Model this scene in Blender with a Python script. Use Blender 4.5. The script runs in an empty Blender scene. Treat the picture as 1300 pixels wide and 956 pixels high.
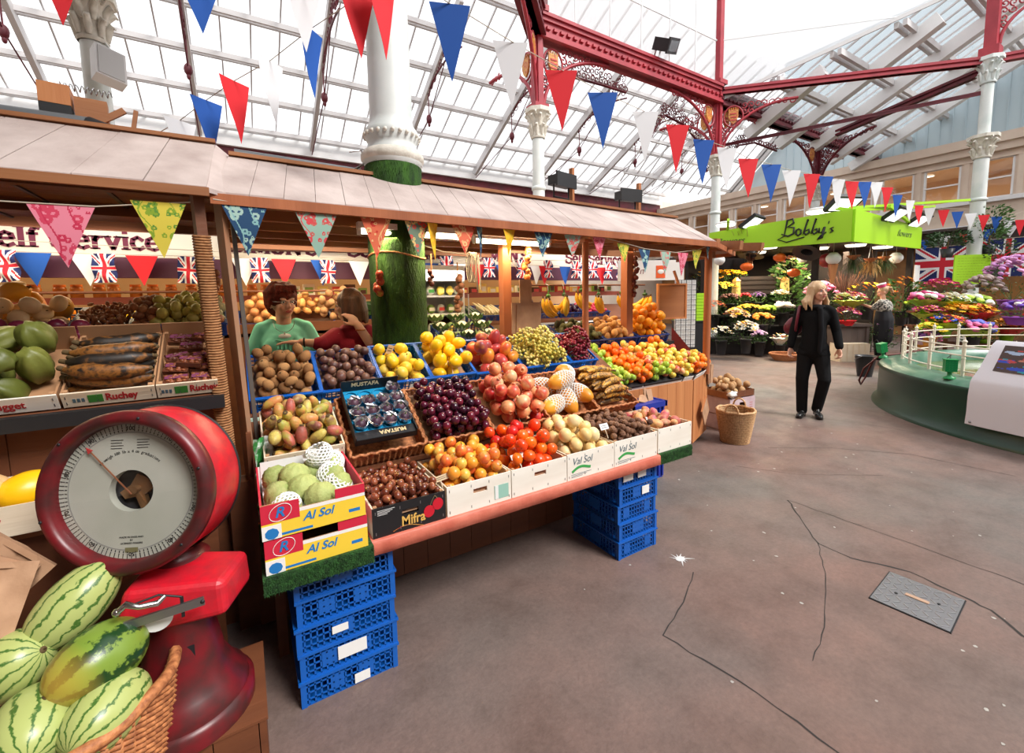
import bpy, bmesh, math, random
from mathutils import Vector, Matrix, Euler
COL = bpy.context.scene.collection
V = Vector
PI = math.pi
RND = random.Random(7)
def mat(name, col, rough=.6, col2=None, scale=8., metal=0., bump=0., bscale=40., spec=.5, emit=None, estr=1., trans=0.,
  stretch=(1, 1, 1), contrast=.5, sss=0., alpha=1., coat=0.):
 m = bpy.data.materials.new(name); m.use_nodes = True
 nt = m.node_tree; p = nt.nodes['Principled BSDF']
 def lin(c): return tuple(c) + (1,)
 p.inputs['Base Color'].default_value = lin(col)
 p.inputs['Roughness'].default_value = rough
 p.inputs['Metallic'].default_value = metal
 p.inputs['Specular IOR Level'].default_value = spec
 if coat: p.inputs['Coat Weight'].default_value = coat
 if trans: p.inputs['Transmission Weight'].default_value = trans
 if alpha < 1: p.inputs['Alpha'].default_value = alpha
 if sss:
  p.inputs['Subsurface Weight'].default_value = sss
  p.inputs['Subsurface Radius'].default_value = (.02, .008, .004)
 if emit:
  p.inputs['Emission Color'].default_value = lin(emit); p.inputs['Emission Strength'].default_value = estr
 if col2 or bump:
  tc = nt.nodes.new('ShaderNodeTexCoord'); mp = nt.nodes.new('ShaderNodeMapping')
  mp.inputs['Scale'].default_value = stretch
  nt.links.new(tc.outputs['Object'], mp.inputs['Vector'])
 if col2:
  n = nt.nodes.new('ShaderNodeTexNoise'); n.inputs['Scale'].default_value = scale; n.inputs['Detail'].default_value = 5
  r = nt.nodes.new('ShaderNodeValToRGB')
  r.color_ramp.elements[0].position = .5 - contrast * .35; r.color_ramp.elements[1].position = .5 + contrast * .35
  r.color_ramp.elements[0].color = lin(col); r.color_ramp.elements[1].color = lin(col2)
  nt.links.new(mp.outputs[0], n.inputs['Vector']); nt.links.new(n.outputs['Fac'], r.inputs[0])
  nt.links.new(r.outputs[0], p.inputs['Base Color'])
 if bump:
  n2 = nt.nodes.new('ShaderNodeTexNoise'); n2.inputs['Scale'].default_value = bscale; n2.inputs['Detail'].default_value = 3
  b = nt.nodes.new('ShaderNodeBump'); b.inputs['Strength'].default_value = bump; b.inputs['Distance'].default_value = .01
  nt.links.new(mp.outputs[0], n2.inputs['Vector']); nt.links.new(n2.outputs['Fac'], b.inputs['Height'])
  nt.links.new(b.outputs[0], p.inputs['Normal'])
 return m
def varied(name, cols, rough=.4, bump=0., bscale=40, noise=.15, scale=12, spec=.5, sss=0.):
 """fruit skin: the colour differs from fruit to fruit (object random) and a little over each skin"""
 m = mat(name, cols[0], rough=rough, bump=bump, bscale=bscale, spec=spec, sss=sss)
 nt = m.node_tree; p = nt.nodes['Principled BSDF']
 oi = nt.nodes.new('ShaderNodeObjectInfo'); r = nt.nodes.new('ShaderNodeValToRGB')
 n = nt.nodes.new('ShaderNodeTexNoise'); n.inputs['Scale'].default_value = scale; n.inputs['Detail'].default_value = 4
 tc = nt.nodes.new('ShaderNodeTexCoord')
 ad = nt.nodes.new('ShaderNodeVectorMath'); ad.operation = 'ADD'
 sc = nt.nodes.new('ShaderNodeVectorMath'); sc.operation = 'SCALE'; sc.inputs['Scale'].default_value = 60
 nt.links.new(oi.outputs['Random'], sc.inputs[0])
 nt.links.new(tc.outputs['Object'], ad.inputs[0]); nt.links.new(sc.outputs[0], ad.inputs[1])
 nt.links.new(ad.outputs[0], n.inputs['Vector'])
 ma = nt.nodes.new('ShaderNodeMath'); ma.operation = 'MULTIPLY_ADD'; ma.inputs[1].default_value = noise * 4; ma.inputs[2].default_value = -noise * 2
 nt.links.new(n.outputs['Fac'], ma.inputs[0])
 a2 = nt.nodes.new('ShaderNodeMath'); a2.operation = 'ADD'
 nt.links.new(ma.outputs[0], a2.inputs[0]); nt.links.new(oi.outputs['Random'], a2.inputs[1])
 nt.links.new(a2.outputs[0], r.inputs[0]); nt.links.new(r.outputs[0], p.inputs['Base Color'])
 cr = r.color_ramp
 while len(cr.elements) < len(cols): cr.elements.new(.5)
 for i, c in enumerate(cols):
  cr.elements[i].position = .04 + .92 * i / (len(cols) - 1); cr.elements[i].color = tuple(c) + (1,)
 return m
def wood(name, c1, c2, axis='X', rough=.6, scale=6, plank=0., seam=(.05, .03, .02)):
 st = {'X': (.12, 1.6, 1.6), 'Y': (1.6, .12, 1.6), 'Z': (1.6, 1.6, .12)}[axis]
 return mat(name, c1, rough=rough, col2=c2, scale=scale, stretch=st, bump=.15, bscale=scale * 6, contrast=1.)
def s2l(r, g, b):
 f = lambda c: ((c / 255 + .055) / 1.055) ** 2.4 if c > 10 else c / 255 / 12.92
 return (f(r), f(g), f(b))
S = s2l
class MB:
 def __init__(s): s.v = []; s.f = []; s.m = []; s.sm = []; s.cur = 0
 def add(s, vs, fs, M=None, smooth=False, mi=None):
  o = len(s.v)
  s.v += [tuple(M @ V(v)) if M else tuple(v) for v in vs]
  for f in fs:
   s.f.append(tuple(i + o for i in f)); s.m.append(s.cur if mi is None else mi); s.sm.append(smooth)
  return s
 def box(s, x0, x1, y0, y1, z0, z1, M=None):
  vs = [(x0, y0, z0), (x1, y0, z0), (x1, y1, z0), (x0, y1, z0), (x0, y0, z1), (x1, y0, z1), (x1, y1, z1), (x0, y1, z1)]
  return s.add(vs, [(3, 2, 1, 0), (4, 5, 6, 7), (0, 1, 5, 4), (1, 2, 6, 5), (2, 3, 7, 6), (3, 0, 4, 7)], M)
 def bar(s, p, q, w, h, up=(0, 0, 1)):
  p = V(p); q = V(q); d = q - p; L = d.length; d.normalize(); u = V(up)
  sd = d.cross(u)
  if sd.length < 1e-4: sd = d.cross(V((1, 0, 0)))
  sd.normalize(); u = sd.cross(d)
  M = Matrix((sd, d, u)).transposed().to_4x4(); M.translation = p
  return s.box(-w / 2, w / 2, 0, L, -h / 2, h / 2, M)
 def tube(s, pts, r, n=8, caps=True, smooth=True):
  pts = [V(p) for p in pts]; rr = r if isinstance(r, (list, tuple)) else [r] * len(pts)
  vs = []; prev = None
  for i, p in enumerate(pts):
   d = (pts[min(i + 1, len(pts) - 1)] - pts[max(i - 1, 0)])
   if d.length < 1e-9: d = V((0, 0, 1))
   d.normalize()
   if prev is None:
    a = d.cross(V((0, 0, 1)))
    if a.length < 1e-3: a = d.cross(V((1, 0, 0)))
   else: a = prev - d * prev.dot(d)
   a.normalize(); prev = a; b = d.cross(a)
   for k in range(n):
    t = 2 * PI * k / n; vs.append(p + (a * math.cos(t) + b * math.sin(t)) * rr[i])
  fs = []
  for i in range(len(pts) - 1):
   for k in range(n):
    k2 = (k + 1) % n; fs.append((i * n + k, i * n + k2, (i + 1) * n + k2, (i + 1) * n + k))
  s.add(vs, fs, None, smooth)
  if caps: s.add(vs[:n], [tuple(range(n))[::-1]]); s.add(vs[-n:], [tuple(range(n))])
  return s
 def cyl(s, p, q, r, r2=None, n=16, smooth=True, caps=True): return s.tube([p, q], [r, r if r2 is None else r2], n, caps, smooth)
 def lathe(s, prof, n=20, M=None, smooth=True, close=False):
  vs = []; fs = []
  for r, z in prof:
   for k in range(n): t = 2 * PI * k / n; vs.append((r * math.cos(t), r * math.sin(t), z))
  L = len(prof)
  for i in range(L - 1):
   for k in range(n):
    k2 = (k + 1) % n; fs.append((i * n + k, i * n + k2, (i + 1) * n + k2, (i + 1) * n + k))
  if close: fs.append(tuple(range(n))[::-1]); fs.append(tuple((L - 1) * n + k for k in range(n)))
  return s.add(vs, fs, M, smooth)
 def ell(s, c, r, nu=14, nv=9, M=None, fn=None):
  c = V(c); r = (r, r, r) if not hasattr(r, '__len__') else r
  vs = [(0, 0, -1)]
  for j in range(1, nv):
   ph = -PI / 2 + PI * j / nv
   for i in range(nu): t = 2 * PI * i / nu; vs.append((math.cos(ph) * math.cos(t), math.cos(ph) * math.sin(t), math.sin(ph)))
  vs.append((0, 0, 1))
  out = []
  for v in vs:
   w = V(v)
   if fn: w = w * fn(w)
   out.append(V((w[0] * r[0], w[1] * r[1], w[2] * r[2])) + c)
  fs = [(0, 1 + (i + 1) % nu, 1 + i) for i in range(nu)]
  for j in range(nv - 2):
   for i in range(nu):
    a = 1 + j * nu + i; b = 1 + j * nu + (i + 1) % nu; fs.append((a, b, b + nu, a + nu))
  t = len(vs) - 1; o = 1 + (nv - 2) * nu
  fs += [(o + i, o + (i + 1) % nu, t) for i in range(nu)]
  return s.add(out, fs, M, True)
 def prism(s, poly, z0, z1, M=None):
  n = len(poly)
  vs = [(x, y, z0) for x, y in poly] + [(x, y, z1) for x, y in poly]
  fs = [tuple(range(n))[::-1], tuple(range(n, 2 * n))] + [(i, (i + 1) % n, n + (i + 1) % n, n + i) for i in range(n)]
  return s.add(vs, fs, M)
 def mesh(s, name, mats):
  me = bpy.data.meshes.new(name); me.from_pydata(s.v, [], s.f)
  for m in (mats if isinstance(mats, (list, tuple)) else [mats]): me.materials.append(m)
  me.polygons.foreach_set('material_index', s.m); me.polygons.foreach_set('use_smooth', s.sm); me.update()
  return me
 def build(s, name, mats, parent=None, M=None, label=None):
  o = bpy.data.objects.new(name, s.mesh(name, mats)); COL.objects.link(o)
  if parent is not None: o.parent = parent
  if M is not None: o.matrix_local = M
  if label: o['label'] = label
  return o
REG = {}
def tag(o, label, cat, group=None, kind=None):
 if label and label not in REG: REG[label] = o
 if label: o['label'] = label
 if cat: o['category'] = cat
 if group: o['group'] = group
 if kind: o['kind'] = kind
 return o
def struct(o, label=None):
 o['kind'] = 'structure'
 if label: o['label'] = label
 return o
def thing(name, label, cat, loc=(0, 0, 0), rot=(0, 0, 0), group=None, M=None):
 o = bpy.data.objects.new(name, None); COL.objects.link(o); o.empty_display_size = .05
 if M is not None: o.matrix_world = M
 else: o.location = loc; o.rotation_euler = rot
 return tag(o, label, cat, group)
def copy_tree(o, parent=None):
 c = o.copy(); COL.objects.link(c)
 if parent is not None: c.parent = parent
 for ch in list(o.children): copy_tree(ch, c)
 return c
def dup(o, label=None, loc=None, rot=None, M=None, group=None, scale=None):
 c = copy_tree(o)
 if M is not None: c.matrix_world = M
 if loc is not None: c.location = loc
 if rot is not None: c.rotation_euler = rot
 if scale is not None: c.scale = (scale,) * 3
 if label: c['label'] = label
 if group: c['group'] = group
 return c
def inst(name, me, M, label=None, cat=None, group=None, parent=None):
 o = bpy.data.objects.new(name, me); COL.objects.link(o)
 if parent is not None: o.parent = parent; o.matrix_local = M
 else: o.matrix_world = M
 return tag(o, label, cat, group)
def text(name, body, size, m, parent, M, ext=.001, offset=0., shear=0., align='LEFT', space=1., sx=1.):
 cu = bpy.data.curves.new(name, 'FONT'); cu.body = body; cu.size = size; cu.extrude = ext; cu.offset = offset
 cu.shear = shear; cu.align_x = align; cu.align_y = 'CENTER'; cu.space_character = space; cu.resolution_u = 3
 cu.materials.append(m)
 t_ = bpy.data.objects.new(name, cu); COL.objects.link(t_); dg = bpy.context.evaluated_depsgraph_get(); dg.update()
 me = bpy.data.meshes.new_from_object(t_.evaluated_get(dg)); bpy.data.objects.remove(t_)
 if not me.materials: me.materials.append(m)
 o = bpy.data.objects.new(name, me); COL.objects.link(o); o.parent = parent
 o.matrix_local = M @ Matrix.Diagonal((sx, 1, 1, 1))
 return o
def T(x, y, z): return Matrix.Translation((x, y, z))
def R(a, ax): return Matrix.Rotation(math.radians(a), 4, ax)
FRONT = R(90, 'X')          # text / panels that face -Y
def rrot(rnd, tilt=180): return Euler((math.radians(rnd.uniform(-tilt, tilt)), math.radians(rnd.uniform(-tilt, tilt)), rnd.uniform(0, 2 * PI))).to_matrix().to_4x4()
def painted(w, h, nu, nv, fn, disp=None, thick=.0015):
 """a cloth or card of w x h (local X, Z; facing -Y) whose faces carry the material fn(u,v) picks"""
 mb = MB(); vs = []
 for side in (0, 1):
  for j in range(nv + 1):
   for i in range(nu + 1):
    u = i / nu; v = j / nv; y = disp(u, v) if disp else 0
    vs.append((u * w, y + side * thick, v * h))
 n1 = (nu + 1) * (nv + 1); mb.v = vs
 for j in range(nv):
  for i in range(nu):
   k = fn((i + .5) / nu, (j + .5) / nv)
   if k is None: continue
   a = j * (nu + 1) + i
   for q, fl in (((a, a + 1, a + nu + 2, a + nu + 1), 0), ((a + n1, a + nu + 1 + n1, a + nu + 2 + n1, a + 1 + n1), 1)):
    mb.f.append(q); mb.m.append(k); mb.sm.append(bool(disp))
 return mb
def pack(w, d, r, n, seed=1, floor=None, mound=0., tries=28, umin=None, umax=None, key=None):
 rnd = random.Random(seed); out = []
 for i in range(n):
  best = None; ri = r * rnd.uniform(.93, 1.07)
  for k in range(tries):
   u = rnd.uniform(ri, w - ri); v = rnd.uniform(ri, d - ri)
   z = (floor(u, v) if floor else 0) + ri
   for (a, b, c, q) in out:
    s2 = (ri + q) * .97; dd = (a - u) ** 2 + (b - v) ** 2
    if dd < s2 * s2: z = max(z, c + math.sqrt(s2 * s2 - dd))
   sc = z + mound * (abs(u / w - .5) + abs(v / d - .5)) * 2 * r
   if best is None or sc < best[0]: best = (sc, u, v, z, ri)
  out.append((best[1], best[2], best[3], best[4]))
 return out
def heap(name, meshes, label, cat, group, base, w, d, r, n, seed=1, floor=None, mound=0., rot=180, z0=0., tries=28, crate=None, liner='kraft'):
 if crate:
  lb = MB(); lb.box(.009, w - .009, .009, d - .009, max(0, z0 - .006), z0 - .001); lb.build('packing_sheet', M_[liner], REG[crate])
 rnd = random.Random(seed * 31 + 5)
 for i, (u, v, z, q) in enumerate(pack(w, d, r, n, seed, floor, mound, tries)):
  s = q / r
  M = base @ T(u, v, z + z0) @ rrot(rnd, rot) @ Matrix.Diagonal((s, s, s, 1))
  inst(name, meshes[i % len(meshes)], M, label, cat, group)
cam = bpy.data.cameras.new('camera'); camo = bpy.data.objects.new('camera', cam); COL.objects.link(camo)
cr = V((0.85055587, -0.52552484, -0.01945148)); cu_ = V((0.0682255, 0.0735956, 0.99495174)); cf = V((0.52144031, 0.84758913, -0.09845136))
camo.matrix_world = Matrix(((cr[0], cu_[0], -cf[0], 0), (cr[1], cu_[1], -cf[1], 0), (cr[2], cu_[2], -cf[2], 1.55), (0, 0, 0, 1)))
cam.sensor_width = 36; cam.lens = 556 * 36 / 1300; cam.shift_y = -45 / 1300; cam.clip_start = .05; cam.clip_end = 200
bpy.context.scene.camera = camo
sc = bpy.context.scene
sc.view_settings.view_transform = 'Standard'; sc.view_settings.look = 'None'; sc.view_settings.gamma = 1; sc.view_settings.exposure = .5
sc.view_settings.use_curve_mapping = False
try:
 sc.cycles.max_bounces = 8; sc.cycles.transparent_max_bounces = 12; sc.cycles.use_denoising = True; sc.cycles.diffuse_bounces = 3
 sc.cycles.sample_clamp_indirect = 4; sc.cycles.use_adaptive_sampling = True
except Exception: pass
wd = bpy.data.worlds.new('overcast_sky'); sc.world = wd; wd.use_nodes = True
nt = wd.node_tree; bg = nt.nodes['Background']; bg.inputs['Strength'].default_value = 1.22
tcw = nt.nodes.new('ShaderNodeTexCoord'); sx_ = nt.nodes.new('ShaderNodeSeparateXYZ'); rw = nt.nodes.new('ShaderNodeValToRGB')
nt.links.new(tcw.outputs['Generated'], sx_.inputs[0]); nt.links.new(sx_.outputs['Z'], rw.inputs[0]); nt.links.new(rw.outputs[0], bg.inputs['Color'])
rw.color_ramp.elements[0].position = 0; rw.color_ramp.elements[0].color = (.45, .46, .48, 1)
rw.color_ramp.elements[1].position = .10; rw.color_ramp.elements[1].color = (.97, .985, 1, 1)
sun = bpy.data.lights.new('hazy_sun', 'SUN'); sun.energy = 2.7; sun.angle = math.radians(22); sun.color = (1, .97, .93)
suno = bpy.data.objects.new('hazy_sun', sun); COL.objects.link(suno)
suno.rotation_euler = V((.42, -.85, 1.)).to_track_quat('Z', 'Y').to_euler()
def area_lamp(name, loc, sx, sy, power, color=(1, .85, .6), rot=(0, 0, 0)):
 l = bpy.data.lights.new(name, 'AREA'); l.shape = 'RECTANGLE'; l.size = sx; l.size_y = sy; l.energy = power; l.color = color
 o = bpy.data.objects.new(name, l); COL.objects.link(o); o.location = loc; o.rotation_euler = rot; return o
M_ = {}
M_['white_iron'] = mat('white_painted_iron', (.78, .8, .78), .45, col2=(.62, .68, .66), scale=3, bump=.05)
M_['cream_iron'] = mat('cream_stone_paint', (.78, .74, .66), .6, col2=(.6, .56, .48), scale=14, bump=.3, bscale=50)
M_['red_iron'] = mat('red_painted_iron', S(176, 50, 62), .45, col2=S(150, 36, 50), scale=3)
M_['maroon'] = mat('maroon_painted_iron', S(112, 22, 38), .5, col2=S(84, 16, 30), scale=3)
M_['maroon_band'] = mat('maroon_fascia_paint', S(92, 42, 66), .6)
M_['gold'] = mat('gilded_shield', S(215, 165, 70), .4, col2=S(180, 60, 40), scale=30)
M_['grey_bar'] = mat('weathered_white_paint', (.62, .6, .6), .6)
M_['white_paint'] = mat('white_gloss_paint', (.85, .85, .85), .5)
M_['floor'] = None
M_['pipe'] = mat('grey_pipe', (.12, .13, .14), .45)
M_['cream'] = mat('cream_painted_timber', S(226, 208, 190), .6, col2=S(214, 194, 176), scale=2)
M_['black'] = mat('matt_black', (.012, .012, .014), .5)
M_['blackbox'] = mat('black_printed_card', (.012, .012, .014), .4)
M_['darkplastic'] = mat('black_plastic_bucket', (.02, .02, .023), .4)
M_['pine'] = wood('orange_pine', S(205, 140, 88), S(170, 100, 55), 'Z')
M_['pine_x'] = wood('orange_pine_planks', S(176, 118, 74), S(130, 78, 45), 'X')
M_['darkpine'] = wood('brown_stained_timber', S(126, 74, 44), S(92, 50, 28), 'X')
M_['post'] = wood('varnished_post', S(186, 110, 66), S(140, 74, 40), 'Z')
M_['shingle'] = mat('faded_pink_grey_boards', S(196, 180, 174), .8, col2=S(166, 148, 142), scale=5, stretch=(1, .3, 1), bump=.2)
M_['poplar'] = wood('pale_poplar_veneer', S(236, 222, 200), S(218, 196, 166), 'X', rough=.7)
M_['poplar_s'] = wood('poplar_end_wood', S(196, 150, 110), S(170, 122, 84), 'X', rough=.7)
M_['whitewood'] = mat('whitewashed_veneer', S(243, 238, 228), .7, col2=S(228, 218, 204), scale=6, stretch=(.3, 1, 2))
M_['bluecrate'] = mat('blue_plastic', S(14, 92, 182), .4)
M_['bluecrate2'] = mat('dark_blue_plastic', S(26, 60, 130), .4)
M_['bluebin'] = mat('royal_blue_plastic', S(30, 50, 150), .4)
M_['wicker'] = mat('brown_wicker', S(208, 136, 84), .6, col2=S(140, 80, 46), scale=60, bump=.3, bscale=120)
M_['wicker_pale'] = mat('pale_wicker', S(226, 186, 138), .6, col2=S(180, 132, 88), scale=60, bump=.3, bscale=120)
M_['turf'] = mat('artificial_turf', S(48, 98, 40), .9, col2=S(22, 56, 20), scale=60, bump=1, bscale=200)
M_['turf_dark'] = mat('dark_green_turf_wrap', S(52, 92, 22), .95, col2=S(24, 52, 12), scale=25, stretch=(1, 1, .3), bump=1, bscale=120)
M_['pinkcloth'] = mat('salmon_table_covering', S(212, 120, 98), .55, col2=S(196, 98, 78), scale=12, bump=.4, bscale=25)
M_['paper'] = mat('white_paper', (.82, .82, .8), .8)
M_['kraft'] = mat('brown_kraft_paper', S(190, 150, 118), .8, col2=S(164, 124, 94), scale=10, bump=.2)
M_['card'] = mat('price_card', S(222, 196, 160), .8)
M_['cardboard'] = mat('corrugated_cardboard', S(176, 130, 92), .85)
M_['steel'] = mat('dull_steel', (.35, .35, .36), .35, metal=.9)
M_['chrome'] = mat('worn_chrome', (.6, .6, .6), .2, metal=1)
M_['tube_light'] = mat('fluorescent_glow', (1, .9, .7), emit=(1, .82, .52), estr=9)
M_['downlight'] = mat('downlight_glow', (1, .9, .7), emit=(1, .8, .5), estr=8)
M_['disc_light'] = mat('ceiling_disc_glow', (1, .95, .85), emit=(1, .9, .72), estr=2.2)
M_['red_cloth'] = mat('red_bunting_cloth', S(222, 32, 44), .8)
M_['blue_cloth'] = mat('blue_bunting_cloth', S(24, 84, 172), .8)
M_['white_cloth'] = mat('white_bunting_cloth', (.8, .8, .82), .8)
M_['rope'] = mat('pale_cord', S(190, 178, 160), .8)
M_['jute'] = mat('jute_rope', S(178, 128, 84), .9, col2=S(140, 92, 56), scale=60)
M_['navy'] = mat('navy_cloth', S(28, 34, 84), .8)
M_['skin'] = mat('skin', S(226, 172, 146), .5, sss=.1)
M_['lime'] = mat('lime_green_paint', S(168, 220, 40), .5)
M_['ink'] = mat('black_ink', (.015, .015, .015), .6)
M_['redink'] = mat('dark_red_ink', S(150, 24, 36), .6)
M_['signwhite'] = mat('cream_white_sign_board', S(238, 226, 206), .6)
M_['signred'] = mat('maroon_sign_lettering', S(112, 28, 58), .6)
M_['leaf'] = varied('green_leaf', [S(30, 62, 22), S(62, 104, 38), S(92, 132, 52)], .5, noise=.2)
#  THE HALL
fm = mat('trodden_concrete', S(158, 134, 126), .55, spec=.35)
M_['floor'] = fm
nt = fm.node_tree; p = nt.nodes['Principled BSDF']; tc = nt.nodes.new('ShaderNodeTexCoord')
def nnoise(scale, det=6, rough=.6):
 n = nt.nodes.new('ShaderNodeTexNoise'); n.inputs['Scale'].default_value = scale; n.inputs['Detail'].default_value = det
 n.inputs['Roughness'].default_value = rough; nt.links.new(tc.outputs['Object'], n.inputs['Vector']); return n.outputs['Fac']
def nramp(src, stops):
 r = nt.nodes.new('ShaderNodeValToRGB'); cr_ = r.color_ramp
 while len(cr_.elements) < len(stops): cr_.elements.new(.5)
 for i, (q, c) in enumerate(stops): cr_.elements[i].position = q; cr_.elements[i].color = tuple(c) + (1,)
 nt.links.new(src, r.inputs[0]); return r.outputs[0]
def nmix(a, b, f, mode='MIX'):
 m = nt.nodes.new('ShaderNodeMix'); m.data_type = 'RGBA'; m.blend_type = mode
 nt.links.new(a, m.inputs[6]); nt.links.new(b, m.inputs[7])
 if isinstance(f, float): m.inputs[0].default_value = f
 else: nt.links.new(f, m.inputs[0])
 return m.outputs[2]
big = nramp(nnoise(.35, 4), [(.4, S(124, 100, 92)), (.52, S(119, 104, 98)), (.6, S(114, 107, 102))])
mid = nramp(nnoise(3.1, 8, .7), [(.3, (.62, .6, .58)), (.5, (.95, .95, .95)), (.72, (1.25, 1.2, 1.18))])
fine = nramp(nnoise(45, 4, .8), [(.3, (.72, .72, .72)), (.62, (1.1, 1.1, 1.1))])
c1 = nmix(big, mid, .8, 'MULTIPLY'); c2 = nmix(c1, fine, .6, 'MULTIPLY')
nt.links.new(c2, p.inputs['Base Color'])
rr = nramp(nnoise(2.2, 5), [(.3, (.38,) * 3), (.7, (.7,) * 3)]); nt.links.new(rr, p.inputs['Roughness'])
bu = nt.nodes.new('ShaderNodeBump'); bu.inputs['Strength'].default_value = .25; bu.inputs['Distance'].default_value = .01
nt.links.new(nnoise(60, 4), bu.inputs['Height']); nt.links.new(bu.outputs[0], p.inputs['Normal'])
fb = MB(); fb.box(-7, 24, -10, 17.5, -.2, 0); floor = struct(fb.build('floor', fm))
crackm = mat('floor_crack', (.035, .03, .028), .9)
def crack(pts, w=.006, z=.0012, m=crackm, nm='floor_crack'):
 mb = MB(); rnd = random.Random(len(pts) * 7 + int(pts[0][0] * 100)); fine_ = []
 for (a, b) in zip(pts[:-1], pts[1:]):
  L = math.dist(a, b); n = max(2, int(L / .06))
  for i in range(n):
   t = i / n; j = .006 if nm == 'floor_crack' else 0
   fine_.append((a[0] + (b[0] - a[0]) * t + rnd.uniform(-j, j), a[1] + (b[1] - a[1]) * t + rnd.uniform(-j, j)))
 fine_.append(pts[-1]); vs = []
 for i, q in enumerate(fine_):
  a = V(fine_[max(0, i - 1)]); b = V(fine_[min(len(fine_) - 1, i + 1)]); d = (b - a).normalized(); nrm = V((-d[1], d[0]))
  ww = w * rnd.uniform(.5, 1.3) / 2; q = V(q)
  vs += [(*(q - nrm * ww), z), (*(q + nrm * ww), z)]
 mb.add(vs, [(2 * i, 2 * i + 2, 2 * i + 3, 2 * i + 1) for i in range(len(fine_) - 1)])
 return mb.build(nm, m, floor)
crack([(3.39, 1.61), (3.40, 1.0), (3.40, .44), (3.42, -.6)], .006)
crack([(3.39, 1.61), (3.15, 1.40), (2.94, 1.21), (2.93, 1.04)], .008)
crack([(2.93, 1.04), (2.98, .93), (3.05, .8), (3.0, .55), (2.99, .48), (2.88, .36), (2.8, .1)], .013)
crack([(2.05, 1.45), (1.80, 1.32), (1.54, 1.24), (1.57, 1.05), (1.60, .91), (1.62, .5)], .007)
crack([(2.94, 1.21), (2.6, 1.02), (2.2, .86), (1.95, .8)], .004)
crack([(4.4, 2.3), (4.9, 1.95), (5.3, 1.45), (5.35, .8)], .006)
crack([(5.6, 3.3), (6.1, 2.2), (6.2, 1.5)], .005); crack([(3.7, 2.2), (3.95, 1.8), (4.5, 1.4)], .004)
spot = MB(); rs = random.Random(5)
for i in range(60):
 x = rs.uniform(1.3, 5.5); y = rs.uniform(.2, 2.6); r = rs.uniform(.003, .011)
 spot.prism([(x + r * math.cos(t) * rs.uniform(.6, 1.4), y + r * math.sin(t) * rs.uniform(.6, 1.4)) for t in [k * PI / 3 for k in range(6)]], .0004, .0014)
spot.build('floor_litter_specks', mat('trodden_gum', (.45, .43, .4), .8), floor)
sp = MB(); r0 = random.Random(3)
for k in range(11):
 t = k * 2 * PI / 11; L = r0.uniform(.03, .085)
 sp.prism([(1.98, 1.62), (1.98 + .016 * math.cos(t + .8), 1.62 + .016 * math.sin(t + .8)), (1.98 + L * math.cos(t), 1.62 + L * math.sin(t))], .0004, .002)
sp.prism([(1.98 + .03 * math.cos(t), 1.62 + .022 * math.sin(t)) for t in [k * PI / 5 for k in range(10)]], .0004, .0022)
sp.build('floor_splash', mat('dried_white_splash', (.7, .69, .68), .8), floor, M=T(.12, -.05, 0))
mh = thing('manhole_cover', 'grey chequer-plate metal cover set in the concrete floor with a small brass plate', 'manhole cover', (2.79, .70, 0))
a = MB(); a.box(-.17, .17, -.145, .145, .0, .006); a.build('cover_plate', M_['steel'], mh)
a = MB()
for i in range(9):
 for j in range(8):
  x = -.145 + i * .036; y = -.125 + j * .036; s = 1 if (i + j) % 2 else -1
  a.add([(x - .012, y - .012 * s, .006), (x, y - .003, .0085), (x + .012, y + .012 * s, .006), (x, y + .003, .0085)], [(0, 1, 2, 3)])
  a.bar((x - .011, y - .011 * s, .007), (x + .011, y + .011 * s, .007), .005, .003)
a.build('tread_pattern', mat('worn_bright_tread', (.5, .5, .52), .3, metal=.9), mh)
a = MB(); a.box(-.012, .012, -.045, .045, .006, .0095); a.build('name_plate', mat('brass_plate', S(200, 165, 140), .4, metal=.3), mh)
a = MB()
for q in ((-.03, .075), (.03, -.075)): a.cyl((q[0], q[1], .0062), (q[0], q[1], .0088), .007, n=8)
a.build('lifting_hole', M_['black'], mh)
a = MB()
for q in ((-.175, .175, -.15, -.145), (-.175, .175, .145, .15), (-.175, -.17, -.15, .15), (.17, .175, -.15, .15)): a.box(q[0], q[1], q[2], q[3], 0, .003)
a.build('cover_frame', M_['black'], mh)
mh.rotation_euler[2] = .08
def glass_mat(name, trans, col=(1, 1, 1), tl=(.9, .9, .92)):
 m = bpy.data.materials.new(name); m.use_nodes = True; nt = m.node_tree; nt.nodes.clear()
 o = nt.nodes.new('ShaderNodeOutputMaterial'); a = nt.nodes.new('ShaderNodeBsdfTransparent'); a.inputs[0].default_value = col + (1,)
 b = nt.nodes.new('ShaderNodeBsdfTranslucent'); b.inputs[0].default_value = tl + (1,)
 x = nt.nodes.new('ShaderNodeMixShader'); x.inputs[0].default_value = trans
 nt.links.new(b.outputs[0], x.inputs[1]); nt.links.new(a.outputs[0], x.inputs[2]); nt.links.new(x.outputs[0], o.inputs[0]); return m
M_['roof_glass'] = glass_mat('wired_roof_glass', .82)
M_['drum_glass'] = glass_mat('white_obscured_glass', .22, tl=(.97, .97, .98))
wg = bpy.data.materials.new('window_glass'); wg.use_nodes = True; _n = wg.node_tree; _n.nodes.clear()
_o = _n.nodes.new('ShaderNodeOutputMaterial'); _a = _n.nodes.new('ShaderNodeBsdfTransparent'); _b = _n.nodes.new('ShaderNodeBsdfGlossy'); _b.inputs['Roughness'].default_value = .03
_f = _n.nodes.new('ShaderNodeFresnel'); _f.inputs[0].default_value = 1.45; _x = _n.nodes.new('ShaderNodeMixShader')
_n.links.new(_f.outputs[0], _x.inputs[0]); _n.links.new(_a.outputs[0], _x.inputs[1]); _n.links.new(_b.outputs[0], _x.inputs[2]); _n.links.new(_x.outputs[0], _o.inputs[0])
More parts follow.
